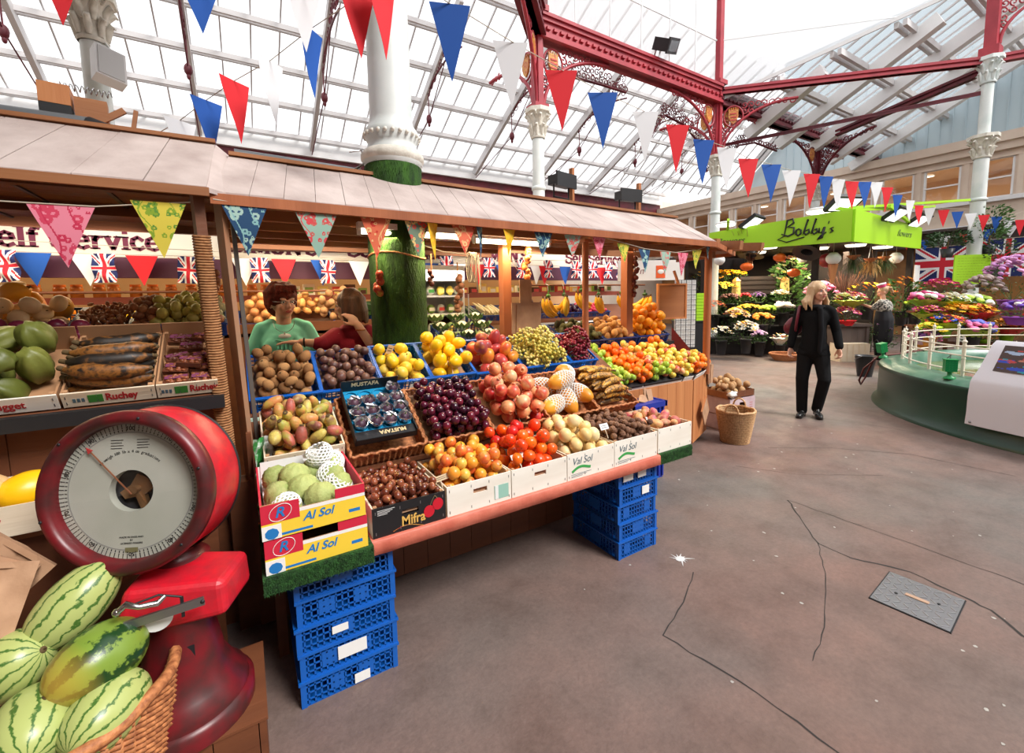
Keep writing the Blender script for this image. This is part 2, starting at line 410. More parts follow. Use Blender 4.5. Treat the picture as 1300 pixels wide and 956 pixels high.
M_['window_glass'] = wg
EY, EZ, SL = 16.0, 6.66, .5
def rz(y): return EZ + SL * (EY - y)
def rr7(y): return 6.4 + SL * (7 - y)
rg = MB()
def quad(mb, pts): mb.add(pts, [tuple(range(len(pts)))])
quad(rg, [(x, y, rz(y)) for x, y in ((-7, 16), (19.2, 16), (19.2, 9.5), (-7, 9.5))])
quad(rg, [(x, y, rr7(y)) for x, y in ((10.6, 7), (24, 7), (24, -3), (20.5, -3))])
roof = struct(rg.build('ceiling', M_['roof_glass'])); roof['label'] = 'sloping glazed market roof'
def hipy(x): return 7 - (x - 10.6) * 10 / 9.9
gb = MB(); x = -6.9
while x < 19.2: gb.bar((x, 16, rz(16) - .03), (x, 9.5, rz(9.5) - .03), .034, .07); x += .63
x = 10.7
while x < 24: y0 = max(-3, hipy(x)); gb.bar((x, 7, rr7(7) - .02), (x, y0, rr7(y0) - .02), .022, .045); x += .40
gb.build('glazing_bars', M_['grey_bar'], roof)
pb = MB()
for y in (15.7, 14.68, 13.66, 12.64, 11.62, 10.6):
 for dy in (0, .14): pb.box(-7, 19.2, y - dy - .03, y - dy + .03, rz(y) - .2, rz(y) - .08)
for i in range(12):
 y = 6.2 - i * .9
 if y < -3: break
 x0 = 10.6 + (7 - y) * 9.9 / 10
 for dy in (0, .16): pb.box(x0, 24, y - dy - .04, y - dy + .04, rr7(y) - .2, rr7(y) - .06)
pb.build('purlins', M_['grey_bar'], roof)
eb = MB(); eb.box(-7, 19, 15.88, 16.15, 6.36, 6.75); eb.box(-7, 19, 15.72, 15.9, 6.18, 6.40); eb.build('eaves_plate', M_['white_paint'], roof)
eb = MB(); eb.box(-7, 19, 15.85, 16.15, 5.65, 6.18); struct(eb.build('trim_1', M_['maroon']))
wb = MB(); wb.box(-7, 24, 16.15, 16.3, 0, 6.5); struct(wb.build('wall_back', M_['cream']))
wb = MB(); wb.box(-7.15, -7, -10, 16.3, 0, 6.5); struct(wb.build('wall_left', M_['cream']))
wb = MB(); wb.box(-7, 24, -10.15, -10, 0, 6.5); struct(wb.build('wall_front', M_['cream']))
wb = MB(); wb.box(-7, .5, -10, 6.3, 6.62, 6.7); wb.box(.5, 24, -10, -6.6, 6.62, 6.7); struct(wb.build('ceiling_light_blocker', mat('light_blocker_grey', S(170, 160, 150), .8)))  # unseen opaque slabs overhead, added to cut the sky fill and leave the sun open
dm = MB()
for x0, y0, z0, x1, y1, z1 in ((5.0, 7.05, 6.75, 10.5, 7.05, 6.75), (10.6, 7.0, rr7(7.0) + .02, 20.4, -2.9, rr7(-2.9)), (.9, 2.9, 6.75, 4.95, 6.95, 6.75)):
 quad(dm, [(x0, y0, z0), (x1, y1, z1), (x1, y1, 15), (x0, y0, 15)])
drum = struct(dm.build('wall_drum', M_['drum_glass'])); drum['label'] = 'white glazed drum of the lantern'
dl = MB()
for k in range(1, 9):
 z = 6.8 + k * .95; dl.bar((5.0, 7.03, z), (10.5, 7.03, z), .03, .03)
 xx = 10.6 + max(0, (z - rr7(7)) / SL) * .99; yy = 7 - max(0, (z - rr7(7)) / SL)
 if xx < 20: pass
 dl.bar((10.5, 6.98, z), (min(xx, 20), max(yy, -2.5), z), .02, .02)
for k in range(1, 6): x = 5 + k * .92; dl.bar((x, 7.03, 6.8), (x, 7.03, 15), .025, .025)
dl.build('drum_glazing_bars', M_['white_paint'], drum)
hb = MB(); hb.bar((10.6, 6.95, rr7(7) + .0), (20.4, -2.95, rr7(-2.95)), .05, .08); hb.build('hip_rail', M_['grey_bar'], drum)
def scroll(mb, c, r, a0, turns, M, rad=.012, n=14, dirn=1):
 pts = []
 for i in range(n + 1):
  t = i / n; a = a0 + dirn * turns * 2 * PI * t; q = r * (1 - .75 * t)
  pts.append(M @ V((c[0] + q * math.cos(a), 0, c[1] + q * math.sin(a))))
 mb.tube(pts, rad, 5)
def lattice(parent, M, W, H, red, gold=True, seed=1):
 """quarter-arch bracket: local X away from the post, Z down from the beam (0 at the beam)"""
 mb = MB(); arc = [M @ V((W * (1 - math.cos(t)), 0, -H * (1 - math.sin(t)))) for t in [k * PI / 2 / 12 for k in range(13)]]
 arc = [M @ V((.04 + (W - .04) * (1 - math.cos(t)), 0, -H * (1 - math.sin(t)) - .03)) for t in [k * PI / 2 / 12 for k in range(13)]]
 mb.tube(arc, .035, 6)
 rnd = random.Random(seed)
 for i in range(int(W * 7) + 2):
  for j in range(8):
   u = .08 + i * .15; w = .07 + j * .145
   if u > W - .08: continue
   q = min(1, max(0, 1 - (u - .04) / (W - .04))); lim = H * (1 - math.sqrt(max(0, 1 - q * q)))
   if w > max(.1, lim - .02): continue
   if gold and u < .5 and w < .56: continue
   scroll(mb, (u, -w), .08, rnd.uniform(0, 6), 1.1, M, .015, 9, 1 if (i + j) % 2 else -1)
 o = mb.build('scroll_bracket', red, parent)
 if gold:
  g = MB(); c = (.28, -.32)
  ring = [M @ V((c[0] + .22 * math.cos(t), 0, c[1] + .25 * math.sin(t))) for t in [k * PI / 12 for k in range(25)]]
  rr_ = MB(); rr_.tube(ring, .02, 6); rr_.build('shield_ring', red, parent)
  sh = [(-.11, .12), (.11, .12), (.11, -.02), (.06, -.13), (0, -.18), (-.06, -.13), (-.11, -.02)]
  g.prism(sh, -.02, .02, M @ T(c[0], 0, c[1]) @ R(90, 'X'))
  for k in range(5): g.bar(M @ V((c[0] - .1 + k * .05, 0, c[1] + .15)), M @ V((c[0] - .1 + k * .05, 0, c[1] + .215)), .02, .03)
  g.bar(M @ V((c[0] - .11, 0, c[1] + .145)), M @ V((c[0] + .11, 0, c[1] + .145)), .03, .04)
  s_ = g.build('crowned_shield', M_['gold'], parent)
  g = MB()
  for k in range(3): g.bar(M @ V((c[0] - .07, -.025, c[1] + .06 - k * .075)), M @ V((c[0] + .07, -.025, c[1] + .06 - k * .075)), .012, .028)
  g.build('shield_lions', mat('shield_red', S(190, 60, 50), .5), s_)
 return o
def capital(parent, z0, z1, r, m):
 h = z1 - z0; c = MB()
 c.lathe([(r * 1.1, z0), (r * 1.25, z0 + .03), (r * 1.05, z0 + .06), (r * 1.05, z0 + h * .3), (r * 1.3, z0 + h * .65), (r * 1.75, z0 + h * .84), (r * 1.8, z0 + h * .86)], 20)
 c.prism([(r * 2.1 * math.cos(t), r * 2.1 * math.sin(t)) for t in [PI / 8 + k * PI / 4 for k in range(8)]], z0 + h * .86, z1)
 for row in range(2):
  for k in range(8):
   t = k * PI / 4 + row * PI / 8; b = z0 + .05 + row * h * .3
   pts = [V((rr_ * math.cos(t), rr_ * math.sin(t), zz)) for rr_, zz in ((r * 1.1, b), (r * 1.2, b + h * .2), (r * (1.5 + row * .35), b + h * .36), (r * (1.75 + row * .3), b + h * .3))]
   c.tube(pts, [r * .2, r * .32, r * .26, r * .1], 6)
 for k in range(4):
  t = k * PI / 2 + PI / 4; scroll(c, (r * 1.75, z1 - h * .22), r * .42, 0, 1.3, Matrix.Rotation(t, 4, 'Z'), r * .12, 12)
 return c.build('capital', m, parent)
def column(x, y, r, zc0, zc1, label, base_z=0, ztop=None, group=None, cm='cream_iron'):
 o = thing('iron_column', label, 'column', (x, y, 0), group=group)
 s_ = MB(); s_.lathe([(r * 1.5, 0), (r * 1.5, .25), (r * 1.2, .35), (r * 1.05, .5), (r, .6), (r * .98, zc0)], 24); s_.build('shaft', M_['white_iron'], o)
 q = MB(); zz = zc0 - .9; q.lathe([(r, zz - .04), (r * 1.18, zz - .02), (r * 1.18, zz + .02), (r, zz + .04)], 24); q.build('collar', M_['white_iron'], o)
 capital(o, zc0, zc1, r, M_[cm]); return o
c1o = column(-1.22, 6.95, .12, 4.5, 5.03, 'white iron column with ornate cream capital rising behind the left-hand stall roof', cm='cream_iron')
c3 = column(4.97, 7.0, .115, 4.5, 5.03, 'white iron column standing behind the middle of the stall roof under the crowned shields')
c4 = column(10.48, 7.0, .115, 4.5, 5.0, 'white iron column behind the stall end, beside the lime green kiosk canopy')
c5 = column(15.65, 7.0, .115, 4.4, 4.9, 'white iron column farthest back, with a flaring maroon stanchion on its capital')
spk = thing('loudspeaker', 'pale grey boxy loudspeaker fixed to the column left of the green-wrapped one', 'loudspeaker', (-1.04, 6.54, 4.12))
spk.rotation_euler = (math.radians(-18), math.radians(8), math.radians(28))
a = MB(); a.box(-.13, .13, -.07, .07, -.19, .19); a.build('cabinet', mat('pale_grey_plastic', (.66, .64, .64), .5), spk)
a = MB(); a.box(-.11, .11, -.078, -.07, -.17, .17); a.build('grille', mat('grey_grille', (.5, .49, .49), .7), spk)
a = MB(); a.tube([(0, .05, .15), (.08, .1, .3), (.05, .2, .5)], .012, 6); a.build('bracket', M_['white_iron'], spk)
c2 = thing('turf_wrapped_column', 'thick column wrapped in dark green artificial turf at the stall, white shaft above', 'column', (.985, 3.16, 0))
a = MB(); a.lathe([(.2, 0), (.198, 1.5), (.196, 2.47), (.17, 2.5)], 32, close=False); a.build('turf_wrap', M_['turf_dark'], c2)
tf = MB(); rs = random.Random(9)
for i in range(2600):
 t = rs.uniform(0, 2 * PI); z = rs.uniform(1.1, 2.5); b = V((.196 * math.cos(t), .196 * math.sin(t), z)); d = V((math.cos(t), math.sin(t), rs.uniform(-1.2, .2))) * .013
 s_ = V((-math.sin(t), math.cos(t), 0)) * .0025; tf.add([b - s_, b + s_, b + d], [(0, 1, 2)])
tf.build('turf_pile', M_['turf_dark'], c2)['kind'] = 'stuff'
a = MB(); a.lathe([(.17, 2.46), (.205, 2.5), (.2, 2.55), (.17, 2.6), (.165, 2.64), (.19, 2.68), (.178, 2.72), (.15, 2.76), (.145, 2.8), (.137, 4.75)], 32); a.build('shaft', M_['white_iron'], c2)
a = MB(); a.lathe([(.2, 2.5), (.215, 2.52), (.215, 2.55), (.19, 2.58)], 32)
for k in range(24): t = k * PI / 12; a.ell((.185 * math.cos(t), .185 * math.sin(t), 2.68), .016, 6, 4)
a.build('moulded_ring', M_['cream_iron'], c2)
capital(c2, 4.75, 5.3, .135, M_['cream_iron'])
a = MB(); a.tube([(.2 * math.cos(t), .2 * math.sin(t), 1.86 + .02 * math.sin(2 * t)) for t in [k * PI / 12 for k in range(25)]], .007, 6); a.build('cord', M_['jute'], c2)
c6 = column(14.4, 3.1, .13, 4.45, 4.95, 'white iron column at the right, in front of the cream balcony windows, two capitals high')
a = MB(); a.cyl((0, 0, 4.95), (0, 0, 6.1), .105, n=20); a.build('upper_shaft', M_['white_iron'], c6); capital(c6, 6.05, 6.6, .115, M_['white_iron'])
def girder(name, p, q, h, w, m, label, dent=True, cat='beam', soffit=None):
 p = V(p); q = V(q); L = (q - p).length; ang = math.atan2(q[1] - p[1], q[0] - p[0]); pit = -math.asin((q[2] - p[2]) / L)
 o = thing(name, label, cat, p, (0, pit, ang))
 a = MB(); a.box(0, L, -w * .25, w * .25, -h, 0); a.box(0, L, -w / 2, w / 2, -.06, 0); a.box(0, L, -w / 2, w / 2, -h, -h + .05)
 if h > .3: a.box(0, L, -w * .38, w * .38, -h * .3, -.06); a.box(0, L, -w * .34, w * .34, -h + .05, -h + .12)
 a.build('girder_web', m, o)
 if dent:
  a = MB(); k = 0
  while k * .16 < L: a.box(k * .16, k * .16 + .08, -w * .4, w * .4, -h * .62, -h * .5); k += 1
  a.build('dentil_row', m, o)
 return o
g1 = girder('iron_girder', (4.97, 7, 6.72), (10.48, 7, 6.68), .44, .3, M_['red_iron'], 'bright red iron girder with dentils running right from the shielded post to the next column')
g2 = girder('iron_girder', (10.48, 7, 6.62), (24, 7, 6.62), .42, .3, M_['maroon'], 'dark maroon girder running on behind, below the white rafters')
g3 = girder('iron_girder', (4.97, 7, 6.8), (.95, 2.95, 6.8), .5, .36, M_['maroon'], 'dark maroon girder crossing the top of the view toward the green-wrapped column')
g4 = girder('tie_beam', (10.48, 7, 6.62), (14.4, 3.1, 6.62), .16, .16, M_['red_iron'], 'pink-red tie beam from the shielded post to the right-hand column', False)
g5 = girder('tie_beam', (15.65, 7, 6.3), (14.4, 3.1, 6.45), .16, .16, M_['maroon'], 'dark maroon tie beam rising from the far flaring stanchion to the right-hand column', False)
g6 = girder('tie_rod', (14.4, 3.1, 5.9), (11.6, 8.2, 5.7), .02, .02, M_['maroon'], 'thin red tie rod left of the right-hand column', False)
g7 = girder('tie_beam', (14.4, 3.1, 6.62), (17.5, -.4, 6.9), .16, .16, M_['red_iron'], 'red tie beam leaving the right-hand column towards the picture edge', False)
I4 = Matrix()
def rotz(a): return Matrix.Rotation(math.radians(a), 4, 'Z')
for (o, zc, zb, w, m, dirs, seed) in ((c3, 5.03, 6.72, .22, 'red_iron', (0, 225, 90), 1), (c4, 5.0, 6.7, .2, 'red_iron', (180, 0, -45, 90), 5), (c5, 4.9, 6.5, .2, 'maroon', (180, 0, 250), 9)):
 a = MB(); a.box(-w / 2, w / 2, -.05, .05, zc, zb); a.box(-.05, .05, -w / 2, w / 2, zc, zb)
 a.box(-w * .7, w * .7, -w * .7, w * .7, zc, zc + .08); a.box(-w * .75, w * .75, -w * .75, w * .75, zb, zb + .1); a.build('stanchion', M_[m], o)
 for i, d in enumerate(dirs): lattice(o, T(0, 0, zb - .46) @ rotz(d) @ T(w * .4, 0, 0), 1.7, 1.2, M_[m], gold=(m == 'red_iron' or i == 0), seed=seed + i)
def filigree(parent, pts, band, seed, m='maroon'):
 rnd = random.Random(seed); off = parent.location; pts = [V(p) - off for p in pts]; up_v = V((0, 0, band)); a = MB(); fine_ = []
 for p_, q_ in zip(pts[:-1], pts[1:]):
  k_ = max(2, int((q_ - p_).length / .13)); fine_ += [p_.lerp(q_, i / k_) for i in range(k_)]
 fine_.append(pts[-1]); a.tube(fine_, .03, 6); n_ = len(fine_)
 for i, p_ in enumerate(fine_):
  h_ = band * (1 - .5 * i / n_) if True else band
  for j in range(max(1, int(h_ / .15))): scroll(a, (p_.x, p_.z + .09 + j * .15), .085, rnd.uniform(0, 6), 1.1, T(0, p_.y, 0), .014, 8, 1 if (i + j) % 2 else -1)
 a.build('filigree_arch', M_[m], parent)
filigree(c3, [(5.55, 8, 5.35), (5.72, 8, 5.85), (6.1, 8, 6.2), (6.7, 8, 6.42), (7.5, 8, 6.45), (8.3, 8, 6.45)], .5, 3)
filigree(c4, [(11.55, 8, 5.0), (11.2, 8, 5.7), (10.5, 8, 6.1), (9.7, 8, 6.2), (9.2, 8, 5.6), (8.9, 8, 5.15)], .45, 4); filigree(c4, [(11.9, 7.6, 5.35), (12.4, 7.6, 5.75), (13.2, 7.6, 5.95), (14.4, 7.6, 5.9)], .4, 5)
a = MB(); a.box(-.09, .09, -.09, .09, 6.8, 15); a.box(-.17, .17, -.12, .12, 6.8, 9); a.build('upper_post', M_['maroon'], c3)
a = MB(); a.box(-.07, .07, -.07, .07, 6.8, 15); a.build('upper_post', M_['red_iron'], c4)
a = MB(); a.box(-.1, .1, -.1, .1, 6.6, 14); a.box(-.16, .16, -.16, .16, 6.6, 6.8); a.build('upper_post', M_['red_iron'], c6)
lattice(c6, T(0, 0, 7.9) @ rotz(-50) @ T(.1, 0, 0), 1.5, 1.0, M_['red_iron'], gold=False, seed=21)
def rafter(x, y0, y1, m, w, h, label, group, drop=.12, tie=True, rz=rz):
 o = thing('roof_rafter', label, 'rafter', (x, 0, 0), group=group)
 a = MB(); a.bar((0, y0, rz(y0) - drop - h / 2), (0, y1, rz(y1) - drop - h / 2), w, h, (0, .45, .9)); a.build('rafter_beam', m, o)
 if tie:
  yb = y1 + (y0 - y1) * .45; zb = rz(yb) - 1.2
  a = MB(); a.tube([(0, yb, rz(yb) - .3), (0, yb, zb)], .018, 5); a.tube([(0, y1 + .1, rz(y1) - .5), (0, yb, zb), (0, y0 - .2, rz(y0) - .45)], .016, 5)
  a.build('tie_rods', M_['maroon'], o)
  a = MB(); a.ell((0, yb, zb), (.09, .09, .14), 8, 6); a.ell((0, yb, zb - .15), (.045, .045, .08), 8, 5); a.build('boss', M_['maroon'], o)
  a = MB(); pts = []
  for k in range(9):
   t = k / 8; y = y1 + .05 + t * 2.6; z = rz(y) - .42 - 1.0 * (1 - t) ** 2; pts.append((0, y, z))
  a.tube(pts, .028, 5)
  rnd = random.Random(int(x * 10))
  for k in range(10):
   y = y1 + .2 + k * .24; dep = 1.0 * (1 - (y - y1) / 2.7) ** 2
   for j in range(max(1, int(dep / .2))): scroll(a, (y, rz(y) - .52 - j * .2), .12, rnd.uniform(0, 6), 1.1, Matrix.Rotation(PI / 2, 4, 'Z'), .016, 9)
  a.build('scroll_web', M_['maroon'], o)
 return o
for i in range(8):
 x = -3.6 + 2.94 * i
 if x > 18: continue
 rafter(x, 15.95, 10.6, M_['grey_bar'], .11, .25, 'slender iron rafter with scroll web under the glass behind the stall', 'rafters under the glass behind the stall', drop=.2)
for i, x in enumerate((12.3, 13.9, 15.5, 17.1, 18.7, 20.3)):
 yy = max(-2.8, hipy(x) + .15)
 o = rafter(x, 7.3, yy, M_['white_paint'], .22, .3, 'broad white rafter sloping up on the right of the glass roof', 'white rafters on the right', drop=.2, tie=False, rz=rr7)
fl = thing('floodlight', 'black floodlight clamped on top of the bright red girder', 'floodlight', (8.3, 6.85, 7.0)); fl.rotation_euler = (math.radians(25), math.radians(-20), math.radians(20))
a = MB(); a.box(-.3, .3, -.16, .16, -.12, .12); a.box(-.33, .33, -.2, -.16, -.15, .15); a.build('housing', M_['black'], fl)
a = MB(); a.box(-.27, .27, -.205, -.2, -.1, .1); a.build('lens', mat('dark_lens', (.08, .08, .09), .1), fl)
a = MB(); a.tube([(-.2, .1, 0), (-.15, .12, -.32), (.1, .12, -.32), (.12, .1, 0)], .02, 6); a.build('yoke', M_['white_paint'], fl)
M_['office'] = mat('office_wall', S(206, 176, 146), .8)
M_['blueboard'] = mat('pale_blue_boarding', S(190, 208, 216), .7)
w = MB(); w.box(19, 19.25, -4, 17.5, 3.42, 4.12); w.box(19, 19.2, -4, 17.5, 5.35, 5.5); fac = struct(w.build('wall_right', M_['cream']))
w = MB(); w.box(18.75, 19.3, -4, 17.5, 5.72, 5.98); w.box(18.85, 19.3, -4, 17.5, 5.5, 5.74); w.box(18.92, 19.1, -4, 17.5, 5.3, 5.36); struct(w.build('trim_2', M_['cream']))
w = MB(); w.box(18.86, 19.05, -4, 17.5, 4.08, 4.2); w.box(18.9, 19.05, -4, 17.5, 3.36, 3.46); struct(w.build('trim_3', M_['white_paint']))
w = MB(); w.box(18.4, 19.2, -4, 17.5, 3.3, 3.38); w.box(18.7, 19.2, -4, 17.5, 2.9, 3.3); struct(w.build('trim_4', mat('dark_shop_fascia', S(70, 56, 52), .6)))
w = MB(); w.box(19.6, 19.8, -4, 17.5, 0, 3.3); struct(w.build('wall_shopfront', mat('shopfront_timber', S(196, 140, 76), .6, col2=S(120, 84, 60), scale=1.2)))
w = MB(); GV = [(-4, 5.98), (12.4, 5.98), (10.3, 7.9), (-4, 7.9)]; w.add([(x, y, z) for x in (19.9, 20.0) for y, z in GV], [(0, 3, 2, 1), (4, 5, 6, 7), (0, 1, 5, 4), (1, 2, 6, 5), (2, 3, 7, 6), (3, 0, 4, 7)]); w.box(19.9, 20.0, -4, 10.3, 7.9, 11)
for k in range(48): w.box(19.87, 19.9, -4 + k * .3, -3.98 + k * .3, 5.98, 9.5)
vb = MB()
for q_ in (0, .22): vb.bar((19.7, 12.7 - q_, 5.98), (19.7, 10.0 - q_, 8.45), .14, .2, (0, .7, .7))
for k in range(12): vb.bar((12.9 + k * .6, 12.7, 5.98), (12.9 + k * .6, 10.0, 8.45), .03, .05)
for y, z in ((12.4, 6.25), (11.4, 7.17)): vb.box(12.8, 19.7, y - .04, y + .04, z - .06, z + .06)
vb.build('verge_bars', M_['grey_bar'], roof)
struct(w.build('wall_gable', M_['blueboard']))
w = MB(); w.box(23.5, 23.6, -4, 17.5, 3.3, 5.9); w.box(19.2, 23.6, -4, 17.5, 3.35, 3.45); struct(w.build('wall_office', M_['office']))
w = MB(); w.box(19.2, 23.6, -4, 17.5, 5.75, 5.8); struct(w.build('ceiling_office', mat('office_ceiling', S(214, 196, 176), .8)))
yw = -3.2; n = 1
piers = MB()
while yw < 17:
 o = struct(thing('window_%d' % n, None, None, (19, yw, 4.18)))
 wy = .86 if yw < 7.5 else .8; h = 1.15
 fr = MB()
 for q in ((0, .05, 0, h), (wy - .05, wy, 0, h)): fr.box(-.02, .08, q[0], q[1], q[2], q[3])
 fr.box(-.02, .08, 0, wy, 0, .05); fr.box(-.02, .08, 0, wy, h - .05, h); fr.box(-.03, .05, 0, wy, h * .5 - .02, h * .5 + .02)
 fr.build('window_frame', M_['white_paint'], o)
 gl = MB(); gl.box(.02, .025, .05, wy - .05, .05, h - .05); gl.build('pane', M_['window_glass'], o)
 piers.box(18.97, 19.15, yw + wy, yw + wy + .24, 4.15, 5.35); piers.box(18.93, 19.0, yw + wy + .06, yw + wy + .18, 4.15, 5.35)
 yw += wy + .24; n += 1
piers.build('window_piers', M_['cream'], fac)
for k in range(9):
 x, y = 20.6 + (k % 2) * 1.4, 1.6 + k * 1.5
 o = thing('ceiling_disc_light', 'round warm ceiling light seen through the balcony windows', 'ceiling light', (x, y, 5.74), group='round lights behind the balcony windows')
 a = MB(); a.lathe([(.17, -.0), (.16, -.03), (.0, -.035)], 16); a.build('diffuser', M_['disc_light'], o)
 a = MB(); a.lathe([(.17, 0), (.2, -.0), (.19, -.03), (.17, -.03)], 16); a.build('rim', M_['white_paint'], o)
for y in (3.5, 6.5, 9.5, 12.5): area_lamp('office_light', (21.2, y, 5.6), 1, 1, 30, (1, .85, .65))
#  THE STALL STRUCTURE
def planks(mb, x0, x1, y, z0, z1, w=.11, th=.02, gap=.003):
 x = x0
 while x < x1 - .01: mb.box(x, min(x + w - gap, x1), y, y + th, z0, z1); x += w
st = thing('stall_canopy', 'long low timber canopy over the fruit display with a faded pinkish boarded roof', 'stall roof')
def roof_slab(pts_top, th, name, m, parent):
 a = MB(); n = len(pts_top); lo = [(p[0], p[1], p[2] - th) for p in pts_top]
 a.add(list(pts_top) + lo, [tuple(range(n)), tuple(range(n, 2 * n))[::-1]] + [(i, n + i, n + (i + 1) % n, (i + 1) % n) for i in range(n)])
 return a.build(name, m, parent)
def boards(A, B, Cc, D, n, name, m, parent, th=.018, seed=1):
 """roof boards between eave edge A-B and ridge edge D-C"""
 A, B, Cc, D = map(V, (A, B, Cc, D)); a = MB(); rnd = random.Random(seed)
 for i in range(n):
  t0 = i / n; t1 = (i + .985) / n; o = V((0, 0, rnd.uniform(0, .004)))
  q = [A.lerp(B, t0) + o, A.lerp(B, t1) + o, D.lerp(Cc, t1) + o, D.lerp(Cc, t0) + o]; lo = [v - V((0, 0, th)) for v in q]
  a.add(q + lo, [(0, 1, 2, 3), (7, 6, 5, 4), (0, 4, 5, 1), (1, 5, 6, 2), (2, 6, 7, 3), (3, 7, 4, 0)])
 return a.build(name, m, parent)
boards((-.07, 2.33, 2.03), (3.50, 2.33, 2.0), (3.95, 3.1, 2.34), (.0, 3.1, 2.40), 26, 'roof_boards', M_['shingle'], st, seed=2)
boards((3.50, 2.33, 2.0), (4.52, 2.80, 2.0), (4.1, 3.2, 2.33), (3.95, 3.1, 2.34), 7, 'roof_boards', M_['shingle'], st, seed=3)
boards((4.52, 2.80, 2.0), (4.62, 3.6, 2.0), (4.2, 3.9, 2.33), (4.1, 3.2, 2.33), 7, 'roof_boards', M_['shingle'], st, seed=4)
boards((.0, 3.1, 2.40), (3.95, 3.1, 2.34), (3.9, 4.6, 2.34), (.0, 4.6, 2.40), 26, 'roof_deck', M_['shingle'], st, seed=5)
a = MB(); a.bar((-.08, 2.32, 2.0), (3.5, 2.32, 1.97), .02, .045); a.bar((3.5, 2.32, 1.97), (4.53, 2.79, 1.97), .02, .045); a.bar((4.53, 2.79, 1.97), (4.63, 3.6, 1.97), .02, .045)
a.build('eaves_board', M_['post'], st)
a = MB(); a.bar((0, 3.08, 2.41), (3.95, 3.08, 2.355), .04, .02); a.build('ridge_strip', M_['pine_x'], st)
a = MB()
k = 2.66
while k < 4.8: a.box(-.05, 2.6, k, k + .115, 2.12, 2.135); k += .118
a.build('ceiling_boards', M_['darkpine'], st)
a = MB()
for k in range(6): a.box(-.05, 2.6, 2.66 + k * .40, 2.71 + k * .40, 2.04, 2.12)
a.build('ceiling_joists', M_['pine_x'], st)
a = MB()
for k in range(6): a.bar((2.6 + k * .36, 2.42, 2.0), (2.6 + k * .36, 4.5, 2.2), .05, .08)
a.bar((2.5, 2.5, 1.97), (4.4, 2.95, 1.97), .05, .07); a.bar((2.6, 4.5, 2.12), (4.3, 4.2, 2.1), .06, .08); a.bar((4.3, 2.9, 2.0), (4.2, 3.9, 2.05), .05, .07)
a.build('rafters', M_['pine_x'], st)
a = MB(); a.bar((-.05, 4.78, 2.09), (2.0, 4.78, 2.12), .04, .12); a.build('back_beam', M_['darkpine'], st)
def post(x, y, z0, z1, r, label, group=None, m='post', sq=False):
 o = thing('stall_post', label, 'post', (x, y, 0), group=group); a = MB()
 if sq: a.box(-r, r, -r, r, z0, z1)
 else: a.cyl((0, 0, z0), (0, 0, z1), r, n=14)
 a.build('pole', M_[m], o)
 a = MB(); a.box(-r * 1.5, r * 1.5, -r * 1.5, r * 1.5, z1 - .02, z1); a.build('top_plate', M_[m], o); return o
post(2.38, 2.72, .95, 2.0, .026, 'thin round varnished post in the middle of the stall front, between plantains and apples')
post(4.10, 2.80, .72, 2.0, .036, 'round varnished post at the right-hand corner of the apple display')
post(3.30, 3.15, 1.0, 2.05, .042, 'stout brown post behind the piled oranges crate', sq=True)
post(1.97, 3.30, .9, 2.1, .04, 'square timber post behind the white grapes, hung with kraft bags', sq=True)
post(3.95, 3.75, 0, 2.1, .045, 'square timber post beside the brown hanging board at the back right', m='pine', sq=True)
lp = thing('stall_post', 'leaning rope-bound corner post with a scuffed board, between the two stalls', 'post', (-.045, 2.38, 0))
a = MB(); a.bar((-.03, 0, 0), (-.085, -.02, 2.03), .04, .04); a.build('pole', M_['darkpine'], lp)
a = MB()
for k in range(96):
 z = .72 + k * .0118; x = -.03 - .055 * z / 2.03
 a.tube([(x + .030 * math.cos(t), .030 * math.sin(t) - .01 * z, z + .003 * math.sin(t)) for t in [q * PI / 4 for q in range(9)]], .006, 5, caps=False)
a.build('rope_binding', M_['jute'], lp)
a = MB(); a.bar((.045, .02, .3), (-.005, .0, 2.0), .078, .02); a.build('side_board', mat('scuffed_board', S(170, 116, 80), .6, col2=S(150, 120, 96), scale=3.5, contrast=.5), lp)
a = MB(); a.bar((.088, .01, .3), (.038, -.01, 1.95), .006, .018); a.build('glass_edge', mat('dusty_edge', (.10, .085, .075), .3), lp)
a = MB(); a.box(-.06, .08, -.04, .05, 0, .72); a.build('foot_board', M_['darkpine'], lp)
st2 = thing('stall_canopy', 'left-hand timber canopy with pinkish boarded roof ending beside the rope-bound post', 'stall roof')
boards((-3.2, 2.28, 2.04), (-.085, 2.28, 2.04), (-.06, 3.15, 2.47), (-3.2, 3.15, 2.45), 15, 'roof_boards', M_['shingle'], st2, seed=8)
roof_slab([(-.10, 2.28, 2.04), (-.02, 2.33, 2.03), (.02, 3.15, 2.40), (-.06, 3.15, 2.47)], .02, 'hip_board', M_['shingle'], st2)
a = MB(); a.box(-3.2, -.08, 2.27, 2.29, 2.0, 2.035); a.build('eaves_board', M_['pine_x'], st2)
a = MB(); a.bar((-3.2, 3.15, 2.465), (-.06, 3.15, 2.485), .05, .02); a.build('ridge_strip', M_['pine_x'], st2)
a = MB(); k = 2.68
while k < 4.6: a.box(-3.2, -.1, k, k + .13, 2.17, 2.185); k += .134
a.build('ceiling_boards', M_['darkpine'], st2)
a = MB()
for y in (2.9, 3.7, 4.4): a.box(-3.2, -.1, y, y + .06, 2.11, 2.17)
a.build('ceiling_joists', M_['darkpine'], st2)
a = MB()
for i in range(9): a.box(-3.1 + i * .36, -3.08 + i * .36, 2.7, 4.7, 2.16, 2.17)
a.build('ceiling_seams', M_['black'], st2)
o = thing('grey_pipe', 'dark grey pipe lying along the top of the left-hand canopy', 'pipe'); a = MB(); a.tube([(-3.2, 3.22, 2.49), (-.9, 3.22, 2.50), (-.60, 3.22, 2.50)], .04, 10); a.build('pipe_run', M_['pipe'], o)
